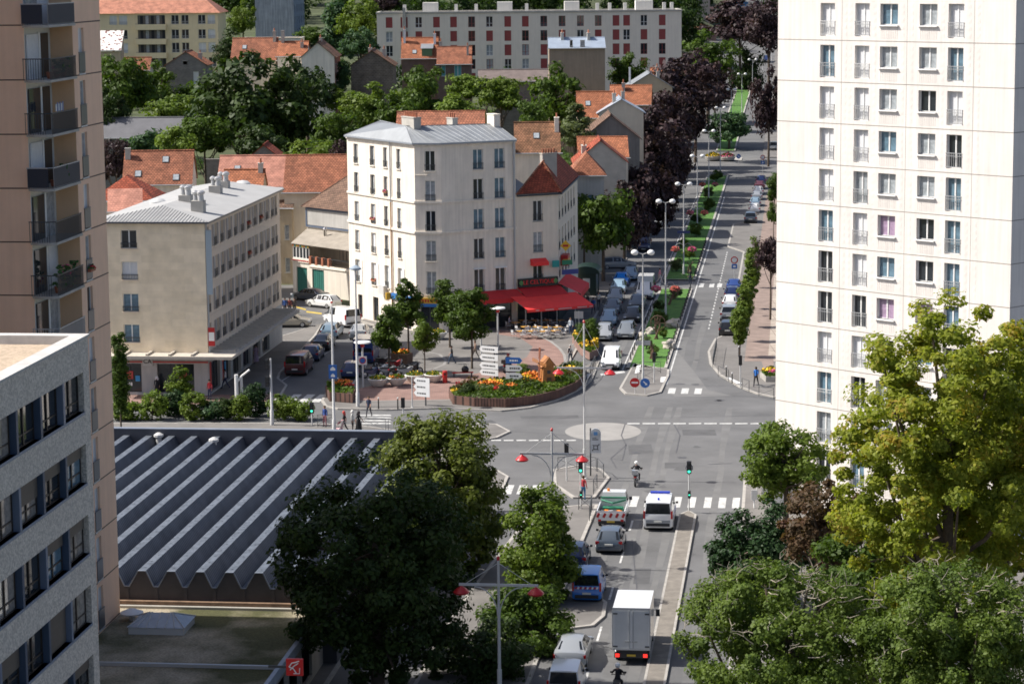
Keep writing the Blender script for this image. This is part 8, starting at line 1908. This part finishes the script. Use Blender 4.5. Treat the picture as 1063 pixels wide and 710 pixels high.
# --- median: timber sculptures, boulders, little shrubs
for x, y, h, lab in ((683, 352, 2.6, 'wheel-like rough timber frame on the first lawn'), (678.5, 372, 1.7, 'leaning dark timber posts at the near end of the lawn'), (697, 316, 2.2, 'thin dark timber arch between lawn shrubs'), (716, 284, 1.6, 'dark timber stake beside the gap in the lawn')):
    t = thing('timber_sculpture', lab, 'sculpture', gp(x, y, .15), RZ+rnd.uniform(-.5, .5), 'timber sculptures on the lawn'); r = random.Random(int(x))
    for i in range(3): MB().tube([(r.uniform(-.4, .4), r.uniform(-.3, .3), -.1), (r.uniform(-.3, .3), 0, h*.5), (r.uniform(-.5, .5), r.uniform(-.2, .2), h*r.uniform(.8, 1))], [.1, .08, .05], 6).build('timber', M_woodd, t)
    if h > 2:
        b = MB(); q = [(.75*math.cos(a), 0, h*.62+.75*math.sin(a)) for a in np.linspace(0, 2*PI, 13)]; b.tube(q, .05, 5, caps=False)
        for a in range(3): b.tube([(.72*math.cos(a*PI/3), 0, h*.62+.72*math.sin(a*PI/3)), (-.72*math.cos(a*PI/3), 0, h*.62-.72*math.sin(a*PI/3))], .035, 5)
        b.build('wheel_rim', M_woodd, t)
M_rock = mat('pale_rock', (.42, .38, .33), .95, .3, 2., .5, 8)
for i, (x, y, s, lab) in enumerate(((700, 339, .8, 'pale boulder at the right edge of the first lawn'), (694.5, 361, .75, 'pale boulder below the first one on the lawn'), (675.6, 346, .6, 'upright pale boulder left of the timber wheel'), (667, 350, .5, 'small boulder on the left lawn edge'))):
    bm = bmesh.new(); bmesh.ops.create_icosphere(bm, subdivisions=3, radius=s); r = random.Random(i)
    from mathutils import noise as _nz
    for v in bm.verts: v.co *= 1+.45*_nz.noise(v.co*1.6/s+Vector((i*3, 0, 0))); v.co.z *= .75
    me = bpy.data.meshes.new('boulder'); bm.to_mesh(me); bm.free(); me.materials.append(M_rock); p = gp(x, y, .15); tag(link('boulder', me, None, (p[0], p[1], p[2]+s*.3)), lab, 'boulder', 'boulders on the avenue lawn')
for i, (s, tt, r_, lf, kd) in enumerate(((231, -13.2, .8, 'mid', 'bush'), (236, -14.2, .9, 'olive', 'bush'), (243, -12.9, .7, 'light', 'bush'), (252, -13.8, 1.1, 'mid', 'bush'), (262, -14.4, .9, 'dark', 'bush'), (272, -13.2, 1.0, 'olive', 'bush'), (297, -14.2, 1.2, 'olive', 'bush'), (309, -13.2, 1.1, 'light', 'bush'), (322, -14.6, .9, 'lime', 'bush'), (336, -13.4, 1.3, 'mid', 'bush'), (352, -14, 1.1, 'dark', 'bush'), (371, -13, 1.3, 'mid', 'bush'), (392, -13.8, 1.3, 'olive', 'bush'), (421, -13.4, 1.5, 'mid', 'bush'))):
    x, y = W(s, tt); tree('shrub', f"{['small', 'loose', 'rounded', 'low', 'upright'][i % 5]} {dict(mid='green', olive='grey-green', light='light green', dark='dark green', lime='lime')[lf]} shrub {'on the first lawn' if s < 285 else 'on the second lawn'}, {['first', 'second', 'third', 'fourth', 'fifth', 'sixth'][i] if s < 285 else ['first', 'second', 'third', 'fourth', 'fifth', 'sixth', 'seventh', 'eighth'][i-6]} from its near end", 'shrub', x, y, ground_z(x, y)+.2+r_*.6, r_*.7, r_*.7, lf, kd, i % 3, group='shrubs on the avenue lawns', gz=ground_z(x, y)+.12, tr=.05)
# --- cafe terrace
def cafe_chair():
    t = thing('cafe_chair', 'x', 'chair', (0, 0, -50)); M_ch = plain('chair_silver', (.62, .63, .64), .35, .3); MB().box(-.22, -.22, .44, .22, .22, .47).build('seat', M_ch, t)
    b = MB(); b.box(-.22, .19, .62, .22, .22, .88); b.build('backrest', M_ch, t)
    for x in (-.2, .2):
        for y in (-.19, .2): MB().tube([(x, y, 0), (x, y, .9 if y > 0 else .65)], .016, 5).build('leg', M_chrome, t)
        MB().tube([(x, -.19, .65), (x, .2, .66)], .018, 5).build('armrest', M_chrome, t)
    return t
def cafe_table():
    t = thing('cafe_table', 'x', 'table', (0, 0, -50)); MB().box(-.42, -.36, .70, .42, .36, .74).build('table_top', plain('table_yellow', (.55, .30, .07), .45), t); b = MB(); b.lathe([(.04, .05), (.04, .70)], n=8); b.build('column', M_chrome, t)
    b = MB(); b.box(-.3, -.03, 0, .3, .03, .05); b.box(-.03, -.3, .001, .03, .3, .051); b.build('base', M_chrome, t); return t
CH = TB = None
tabs = [(535.4, 336.5, 'leftmost yellow cafe table with a seated customer'), (545.8, 341, 'yellow table at the left end of the back row'), (558.7, 341, 'second yellow table of the back row'), (568.5, 341.5, 'third yellow table of the back row'), (579.5, 341.5, 'yellow table at the right end of the back row'), (541.7, 345.5, 'yellow table at the left end of the front row'), (553.3, 345.5, 'second yellow table of the front row'), (565.5, 345.8, 'third yellow table of the front row'), (577, 345.2, 'yellow table at the right end of the front row')]+[(x, 334, f'cafe table in the shade of the awning, {w} one') for x, w in ((543, 'leftmost'), (556, 'second'), (568, 'third'), (581, 'rightmost'))]
for i, (x, y, lab) in enumerate(tabs):
    p = G(x, y+5.5, .12); p = (p[0], p[1], .125)
    if TB is None: TB = cafe_table(); o = TB; o.location = p
    else: o = dup(TB, p)
    o.rotation_euler = (0, 0, .45+rnd.uniform(-.1, .1)); tag(o, lab, 'table', 'yellow-topped cafe tables')
    for j, (dx, dy, a) in enumerate(((-.75, -.25, 1.57), (.75, .25, -1.57), (.1, -.68, PI))):
        if y > 337 or j < 2:
            q = (p[0]+dx*1.05, p[1]+dy*1.05, .125); a += .45+rnd.uniform(-.3, .3)
            if CH is None: CH = cafe_chair(); c = CH; c.location = q
            else: c = dup(CH, q)
            c.rotation_euler = (0, 0, a); tag(c, f'silver metal cafe chair at the {lab[:lab.find(" with")] if " with" in lab else lab}', 'chair', 'silver chairs at the ' + lab)
# --- motorbikes, scooters
def motorbike(label, at, heading, col, big=True, group=None, z=.12, name='motorbike', parked=True):
    p = gp(*at, z); t = thing(name, label, name, p, -(AX+R(heading)), group)
    for y, nm in ((-.68, 'rear_wheel'), (.70, 'front_wheel')):
        b = MB(); b.M = Matrix.Translation((0, y, .3)) @ Matrix.Rotation(PI/2, 4, 'Y'); n = 20; b.lathe([(.22, -.05), (.30, -.06), (.31, 0), (.30, .06), (.22, .05)], n=n); w = b.build(nm, M_rubber, t, 50); b = MB(); b.M = Matrix.Translation((0, y, .3)) @ Matrix.Rotation(PI/2, 4, 'Y'); b.lathe([(.06, -.07), (.2, -.05), (.2, .05), (.06, .07)], n=10); b.build('rim', M_rim, w)
    b = MB(); st = [(-.85, .62, .10, .72), (-.5, .45, .17, .80), (-.1, .30, .19, .76), (.25, .32, .18, .85), (.45, .45, .14, .95), (.58, .62, .06, .98)]
    rg = [[b.a(q) for q in ((w, y, z0+.06), (w*.9, y, z1-.06), (w*.4, y, z1), (-w*.4, y, z1), (-w*.9, y, z1-.06), (-w, y, z0+.06), (-w*.5, y, z0), (w*.5, y, z0))] for y, z0, w, z1 in st]
    for u, v in zip(rg, rg[1:]):
        for k in range(8): b.f.append([u[k], u[(k+1) % 8], v[(k+1) % 8], v[k]]); b.m.append(0)
    b.f.append(rg[0][::-1]); b.m.append(0); b.f.append(rg[-1]); b.m.append(0); b.build('bodywork', PAINT[col], t, 40)
    MB().box(-.15, -.75, .78, .15, .08, .88).build('seat', M_trim, t); b = MB(); b.tube([(0, .70, .3), (0, .52, .95)], .05, 6); b.build('fork', M_chrome, t); b = MB(); b.tube([(-.36, .38, 1.02), (-.1, .50, 1.0), (.1, .50, 1.0), (.36, .38, 1.02)], .022, 6); b.build('handlebar', M_trim, t)
    b = MB(); b.face([(-.18, .58, .98), (.18, .58, .98), (.14, .45, 1.3), (-.14, .45, 1.3)]); b.face([(-.18, .575, .98), (-.14, .445, 1.3), (.14, .445, 1.3), (.18, .575, .98)]); b.build('windshield', M_carglass, t); MB().cbox((0, .66, .88), (.2, .08, .16)).build('headlight', M_head, t); MB().cbox((0, -.88, .72), (.2, .06, .1)).build('tail_light', M_tail, t)
    for s in (-1, 1): MB().cbox((s*.36, .42, 1.14), (.12, .03, .09)).build('mirror', M_trim, t)
    if big: MB().box(-.22, -1.05, .92, .22, -.62, 1.24).build('top_box', PAINT[col] if col != 'red' else M_trim, t)
    MB().box(-.1, -.3, .2, .1, .35, .42).build('engine', M_grey, t)
    return t
MG = 'motorbikes parked on the plaza'
for at, hd, col, lab in (((386, 392), 60, 'navy', 'dark scooter at the left end of the parked motorbikes'), ((395, 389), 62, 'white', 'white scooter second among the parked motorbikes'), ((403, 391), 66, 'silver', 'silver motorbike between white and black ones'), ((410, 384), 70, 'red', 'red motorbike behind the others by the hexagonal tub'), ((413, 391), 58, 'black', 'black motorbike in the middle of the parked row'), ((421, 391), 64, 'silver', 'second silver motorbike at the right end of the parked row'), ((428, 388), 70, 'black', 'black scooter right of the second silver motorbike'), ((398, 381), 65, 'black', 'black scooter in the tree shade behind the row')): motorbike(lab, at, hd, col, False, MG)
BK1 = motorbike('dark motor scooter ridden across the plaza behind the blue direction sign', (527, 386), 15, 'black', True, name='motor_scooter')
BK2 = motorbike('silver motor scooter with top box riding away over the junction', (660.5, 503), 2, 'silver', True, z=.01, name='motor_scooter')
BK3 = motorbike('black motor scooter following the white lorry, bottom edge', (641, 722), 2, 'black', False, z=.01, name='motor_scooter')
t = thing('bench', 'low red bench on the plaza with a black bag lying on it', 'bench', gp(481, 391.5), .12); MB().box(-1.0, -.22, .40, .9, .22, .47).build('seat', M_red, t)
for x in (-.85, .75): MB().box(x-.05, -.2, 0, x+.05, .2, .40).build('leg', M_dgrey, t)
p_ = gp(483, 391.2); t = thing('bag', 'large black bag lying on the red plaza bench', 'bag', (p_[0], p_[1], p_[2]+.47), .3); MB().lathe([(.24, 0), (.33, .08), (.34, .3), (.22, .48), (.08, .54)], n=14).build('bag_body', M_black, t, 50); b = MB(); b.tube([(-.12, 0, .5), (-.1, 0, .68), (.1, 0, .68), (.12, 0, .5)], .02, 6); b.build('handle', M_black, t)
t = thing('litter_bin', 'slim red litter bin beside the white flower bowl', 'bin', gp(462, 397.5), 0); MB().lathe([(.2, 0), (.22, .05), (.22, 1.0), (.24, 1.02), (.2, 1.1)], n=14).build('bin_body', M_red, t, 40); MB().box(-.12, -.235, .75, .12, -.2, .88).build('slot', M_black, t)
# ================================================================ PEOPLE
def person_mesh(pose):
    """one continuous skinned body; each face takes the material of its nearest bone: skin, shirt, trousers, shoes"""
    J = {}; E = []; RAD = {}
    def j(n, p, r): J[n] = Vector(p); RAD[n] = r
    hip, sh = .94, 1.42
    bend = 0
    if pose == 'sit': hip = .52
    if pose == 'ride': hip = .88
    dz = hip-.94; lean = .10 if pose == 'ride' else (.02 if pose == 'sit' else 0)
    j('pelvis', (0, 0, hip), .135); j('waist', (0, lean*.3, hip+.18), .125); j('chest', (0, lean*.8, hip+.36), .15); j('neckb', (0, lean, hip+.50), .075); j('neck', (0, lean+.01, hip+.56), .055); j('head', (0, lean+.03, hip+.68), .092); j('crown', (0, lean+.02, hip+.755), .075)
    E += [('pelvis', 'waist', 1), ('waist', 'chest', 1), ('chest', 'neckb', 1), ('neckb', 'neck', 0), ('neck', 'head', 0), ('head', 'crown', 0)]
    for s, n in ((-1, 'l'), (1, 'r')):
        j('sh'+n, (s*.175, lean, hip+.46), .065); E.append(('neckb', 'sh'+n, 1))
        st = {'walk': s*.30, 'stand': .02*s}.get(pose, 0)
        if pose in ('walk', 'stand'):
            j('el'+n, (s*.24, lean-st*.45-.02, hip+.20), .045); j('wr'+n, (s*.25, lean-st*.75+.07, hip-.02), .032)
        elif pose == 'sit': j('el'+n, (s*.25, .02, hip+.22), .045); j('wr'+n, (s*.17, .25, hip+.2), .032)
        elif pose == 'ride': j('el'+n, (s*.30, .26, hip+.26), .05); j('wr'+n, (s*.33, .50, hip+.18), .036)
        E += [('sh'+n, 'el'+n, 1), ('el'+n, 'wr'+n, 0 if pose == 'walk' else 1)]
        w = J['wr'+n]; d = (w-J['el'+n]).normalized(); side = Vector((0, 1, 0)) if abs(d.z) > .6 else Vector((1, 0, 0))
        j('pa'+n, w+d*.07, .034); E.append(('wr'+n, 'pa'+n, 0))
        for k, (o, ln) in enumerate(((-.026, .072), (-.009, .085), (.009, .08), (.026, .062))):
            q = w+d*.085+side*o; j(f'f{n}{k}', q+d*ln*.5, .0095); j(f'g{n}{k}', q+d*ln+Vector((-s*.012, 0, 0)), .008); E += [('pa'+n, f'f{n}{k}', 0), (f'f{n}{k}', f'g{n}{k}', 0)]
        j('th'+n, w+d*.06+side*.045, .011); E.append(('wr'+n, 'th'+n, 0))
        j('hp'+n, (s*.095, 0, hip-.05), .105)
        if pose in ('walk', 'stand'):
            a = {'walk': s*.26, 'stand': s*.03}[pose]; j('kn'+n, (s*.10, a*.62+.03, .50), .066); j('an'+n, (s*.10, a*1.1-(.10 if a < 0 and pose == 'walk' else 0), .095+(.04 if a < 0 and pose == 'walk' else 0)), .042)
        elif pose == 'sit': j('kn'+n, (s*.12, .43, .50), .068); j('an'+n, (s*.12, .42, .09), .042)
        elif pose == 'ride': j('kn'+n, (s*.20, .38, .72), .07); j('an'+n, (s*.20, .16, .36), .045)
        an = J['an'+n]; j('to'+n, an+Vector((0, .15, -.055)), .036); j('he'+n, an+Vector((0, -.05, -.055)), .036)
        E += [('pelvis', 'hp'+n, 2), ('hp'+n, 'kn'+n, 2), ('kn'+n, 'an'+n, 2), ('an'+n, 'to'+n, 3), ('an'+n, 'he'+n, 3)]
    # face: nose, ears
    h = J['head']; j('nose', h+Vector((0, .105, -.005)), .016); E.append(('head', 'nose', 0))
    for s, n in ((-1, 'l'), (1, 'r')): j('ear'+n, h+Vector((s*.098, -.01, 0)), .018); E.append(('head', 'ear'+n, 0))
    names = list(J); ix = {n: i for i, n in enumerate(names)}
    me = bpy.data.meshes.new('skel'); me.from_pydata([J[n] for n in names], [(ix[a], ix[b]) for a, b, _ in E], []); o = bpy.data.objects.new('skel', me); COL.objects.link(o)
    md = o.modifiers.new('s', 'SKIN'); sv = me.skin_vertices[0].data
    for n in names: sv[ix[n]].radius = (RAD[n], RAD[n]*(.8 if n in ('chest', 'waist', 'pelvis') else 1)); sv[ix[n]].use_root = n == 'pelvis'
    ms = o.modifiers.new('u', 'SUBSURF'); ms.levels = 1; ms.render_levels = 1
    dg = bpy.context.evaluated_depsgraph_get(); out = bpy.data.meshes.new_from_object(o.evaluated_get(dg)); bpy.data.objects.remove(o)
    out.materials.clear()
    for m in (M_skin, M_wpaint, M_dgrey, M_black): out.materials.append(m)
    segs = [(J[a], J[b], m) for a, b, m in E]
    for f in out.polygons:
        c = f.center; best = 9; bm_ = 0
        for a, b, m in segs:
            ab = b-a; tt = max(0, min(1, (c-a).dot(ab)/max(1e-9, ab.length_squared))); d = (c-a-ab*tt).length
            if d < best: best = d; bm_ = m
        f.material_index = bm_; f.use_smooth = True
    return out, dict(J)
M_skin = plain('skin', (.42, .24, .17), .6); M_skin_d = plain('skin_dark', (.10, .055, .04), .6)
PM = {}
CL = {}
def cloth(c):
    k = tuple(c)
    if k not in CL: CL[k] = mat('cloth_%d' % len(CL), c, .9, .12, 6.)
    return CL[k]
HAIR = dict(dark=cloth((.02, .015, .012)), brown=cloth((.07, .04, .02)), grey=cloth((.35, .34, .33)), blond=cloth((.3, .2, .08)))
def person(label, at, heading, pose='walk', shirt=(.5, .5, .5), legs=(.05, .06, .1), hair='dark', skin=None, s=1.0, z=.12, bag=None, helmet=None, skirt=None, scarf=None, loc=None, group=None):
    if pose not in PM: PM[pose] = person_mesh(pose)
    me, J = PM[pose]; p = loc or gp(*at, z); t = thing('person', label, 'person', p, -(AX+R(heading)), group); t.scale = (s, s, s)
    b = link('body', me, t); om(b, skin or M_skin, 0); om(b, cloth(shirt), 1); om(b, cloth(legs), 2); om(b, M_black, 3)
    h = J['head']; q = MB()
    if helmet: q.ball((h.x, h.y-.005, h.z+.03), .145, 14, sq=(1, 1.1, 1)); q.build('helmet', helmet, t, 60); v = MB(); v.box(h.x-.1, h.y+.13, h.z-.03, h.x+.1, h.y+.165, h.z+.05); v.build('visor', M_carglass, t)
    elif scarf: q.ball((h.x, h.y-.02, h.z+.02), .13, 14, sq=(1, 1.0, 1.12)); q.cbox((h.x, h.y-.06, h.z-.14), (.26, .2, .2)); q.build('headscarf', cloth(scarf), t, 60)
    else: q.ball((h.x, h.y-.022, h.z+.035), .108, 14, sq=(1, 1.02, 1.02)); q.build('hair', HAIR[hair], t, 60)
    e = MB()
    for x in (-.034, .034): e.ball((x, h.y+.088, h.z+.015), .013, 6)
    e.cbox((0, h.y+.092, h.z-.05), (.05, .012, .012)); e.build('face_features', M_black, t)
    if skirt: MB().lathe([(.27, .18), (.23, .55), (.17, .98), (.15, 1.08)], (0, 0, 0), 14).build('long_skirt', cloth(skirt), t, 50)
    if bag: MB().cbox((0, -.19, J['chest'].z-.05), (.3, .16, .42)).build('backpack', cloth(bag), t) if pose == 'walk' and bag else None
    return t
PG = None
person('pedestrian in blue top and dark trousers walking on the right pavement', (784.8, 401), 200, 'walk', (.03, .16, .5), (.02, .02, .025), 'dark', M_skin_d, bag=(.02, .05, .15))
person('person in dark clothes standing at the gap in the avenue lawn', (716.5, 295), 190, 'stand', (.02, .02, .025), (.03, .04, .07))
person('person in pink top crossing beside the white camper van', (685, 294), 90, 'walk', (.65, .25, .3), (.6, .5, .45), 'brown')
person('pedestrian in white shirt with dark backpack walking on the curved pink band', (592, 377), 5, 'walk', (.7, .7, .68), (.05, .06, .08), 'grey', bag=(.03, .03, .04))
person('person in pale top and jeans standing at the terrace edge', (592.5, 347.5), 190, 'stand', (.55, .6, .65), (.06, .09, .16), 'brown')
person('seated customer in pale lilac at the leftmost cafe table', (528.5, 340.5), 80, 'sit', (.55, .5, .6), (.06, .06, .08), 'dark')
person('seated customer in pink in the awning shade', (551, 336), 60, 'sit', (.5, .2, .22), (.05, .05, .06), 'brown')
person('pedestrian in blue on the cafe street by the clipped ball', (616, 326), 190, 'walk', (.04, .12, .35), (.04, .05, .09))
person('pedestrian in white shirt beside the parked cars in the cafe street', (621.5, 320), 175, 'walk', (.7, .68, .62), (.04, .04, .05))
person('person in dark clothes before the green kiosk', (605, 320), 185, 'stand', (.04, .03, .03), (.05, .04, .04))
person('person in tan jacket beside the kiosk', (610, 317), 170, 'stand', (.3, .22, .15), (.06, .05, .05), 'brown')
person('pedestrian in dark jacket and jeans crossing the middle of the plaza', (469, 378), 250, 'walk', (.02, .02, .025), (.05, .08, .13))
person('person in tan trousers near the roundest plaza tree', (493.5, 372.5), 240, 'walk', (.3, .2, .15), (.3, .24, .18), 'brown')
person('man in dark polo shirt and shorts walking at the zebra by the bollards', (383, 433), 195, 'walk', (.03, .04, .08), (.05, .05, .06), 'brown')
person('woman in black coat with red scarf in the pedestrian group', (357.5, 449), 260, 'walk', (.02, .018, .02), (.03, .025, .03), scarf=(.45, .06, .05))
person('woman in white headscarf and pale coat in the pedestrian group', (366, 448), 95, 'stand', (.7, .7, .66), (.08, .07, .07), scarf=(.72, .7, .66))
person('woman in long black dress at the right of the pedestrian group', (372.5, 449), 100, 'walk', (.015, .015, .018), (.02, .02, .02), scarf=(.03, .025, .03), skirt=(.015, .015, .018))
person('person in blue jacket standing by the zebra railing', (337.5, 443), 210, 'stand', (.03, .07, .25), (.25, .1, .12), 'brown')
person('woman in black robe and white headscarf before the bank window', (163.4, 411), 185, 'stand', (.015, .015, .02), (.02, .02, .02), scarf=(.7, .7, .72), skirt=(.015, .015, .02))
person('person in red top before the bank corner', (218, 414.5), 200, 'stand', (.5, .04, .05), (.04, .05, .1))
person('person in white top and jeans at the bank entrance', (234, 403.5), 240, 'walk', (.6, .58, .6), (.04, .05, .1))
person('person in lilac dress under the shop canopy', (266, 377), 180, 'walk', (.4, .3, .4), (.35, .28, .35), 'dark', skirt=(.4, .3, .4))
person('person in red and blue waiting on the crossing island', (605.5, 519), 20, 'stand', (.45, .05, .06), (.04, .16, .3), 'brown')
for x, c, l in ((296, (.04, .1, .3), 'person in blue among the group behind the pale estate car'), (301, (.25, .06, .05), 'person in red among the group behind the pale estate car'), (306, (.1, .08, .07), 'person in brown among the group behind the pale estate car')): person(l, (x, 326), 190, 'stand', c, (.05, .05, .06))
# pushchair
t = thing('pushchair', 'pale pink pushchair pushed by the woman with the red scarf', 'pushchair', gp(351.5, 450), 1.2); b = MB(); b.face([(-.22, -.25, .45), (.22, -.25, .45), (.22, .3, .4), (-.22, .3, .4)]); b.face([(-.22, -.25, .45), (-.22, -.4, .9), (.22, -.4, .9), (.22, -.25, .45)]); b.box(-.24, -.26, .3, .24, .32, .42); b.build('seat', cloth((.55, .35, .38)), t)
b = MB()
for i in range(5): a, c = PI*.5*i/5, PI*.5*(i+1)/5; b.face([(-.25, -.4+.4*math.sin(a), .75+.35*math.cos(a)), (.25, -.4+.4*math.sin(a), .75+.35*math.cos(a)), (.25, -.4+.4*math.sin(c), .75+.35*math.cos(c)), (-.25, -.4+.4*math.sin(c), .75+.35*math.cos(c))])
b.build('hood', cloth((.5, .3, .35)), t); b = MB()
for s in (-.24, .24): b.tube([(s, .3, .2), (s, -.3, .5), (s, -.62, 1.0)], .016, 5)
b.tube([(-.24, -.62, 1.0), (.24, -.62, 1.0)], .018, 5); b.build('frame', M_grey, t)
for x in (-.24, .24):
    for y in (-.3, .32): w = MB(); w.M = Matrix.Translation((x, y, .12)) @ Matrix.Rotation(PI/2, 4, 'Y'); w.lathe([(.12, -.02), (.12, .02)], n=12); w.build('wheel', M_rubber, t)
# riders sit on their machines
def rider(bk, label, shirt, helmet):
    l = bk.location; person(label, None, 0, 'ride', shirt, (.02, .02, .025), helmet=helmet, loc=(l.x, l.y, l.z)).rotation_euler = bk.rotation_euler
rider(BK1, 'rider in black with dark red helmet on the plaza scooter', (.015, .015, .018), plain('helmet_red', (.3, .05, .04), .3))
rider(BK2, 'rider in black with white helmet crossing the junction', (.02, .02, .024), M_globe)
rider(BK3, 'rider in black with white helmet behind the white lorry', (.015, .015, .018), M_globe)
# ================================================================ LIGHT AND CAMERA
w = bpy.data.worlds.new('World'); SC.world = w; w.use_nodes = True
nt = w.node_tree; bg = nt.nodes['Background']
sky = nt.nodes.new('ShaderNodeTexSky'); sky.sky_type = 'NISHITA'; sky.sun_disc = False
SUN_EL, SUN_DIR = R(47), Vector((-.993, .115, 0)).normalized()
sky.sun_elevation = SUN_EL; sky.sun_rotation = math.atan2(SUN_DIR.x, SUN_DIR.y)
sky.altitude = 60; sky.air_density = .65; sky.dust_density = 3.0; sky.ozone_density = 1.0
nt.links.new(sky.outputs[0], bg.inputs['Color']); bg.inputs['Strength'].default_value = .105
sl = bpy.data.lights.new('sun', 'SUN'); sl.energy = 4.4; sl.angle = R(.53); sl.color = (1, .955, .885)
so = bpy.data.objects.new('sun', sl); COL.objects.link(so)
tosun = Vector((SUN_DIR.x*math.cos(SUN_EL), SUN_DIR.y*math.cos(SUN_EL), math.sin(SUN_EL)))
so.rotation_euler = tosun.to_track_quat('Z', 'Y').to_euler(); so.location = (-60, 100, 120)
cd = bpy.data.cameras.new('camera'); co = bpy.data.objects.new('camera', cd); COL.objects.link(co)
cd.sensor_width = 36; cd.sensor_fit = 'HORIZONTAL'; cd.lens = FPX/1063*36; cd.clip_start = 1; cd.clip_end = 4000
Mx = Matrix((CR, CU, -_F)).transposed().to_4x4(); Mx.translation = (0, 0, CAM_H); co.matrix_world = Mx
SC.camera = co
SC.view_settings.view_transform = 'Standard'; SC.view_settings.look = 'None'; SC.view_settings.exposure = .6; SC.view_settings.gamma = 1
SC.view_settings.use_curve_mapping = False
SC.render.engine = 'CYCLES'
SC.cycles.max_bounces = 6; SC.cycles.diffuse_bounces = 3; SC.cycles.glossy_bounces = 3; SC.cycles.transmission_bounces = 3; SC.cycles.use_denoising = True
SC.cycles.filter_width = 1.7
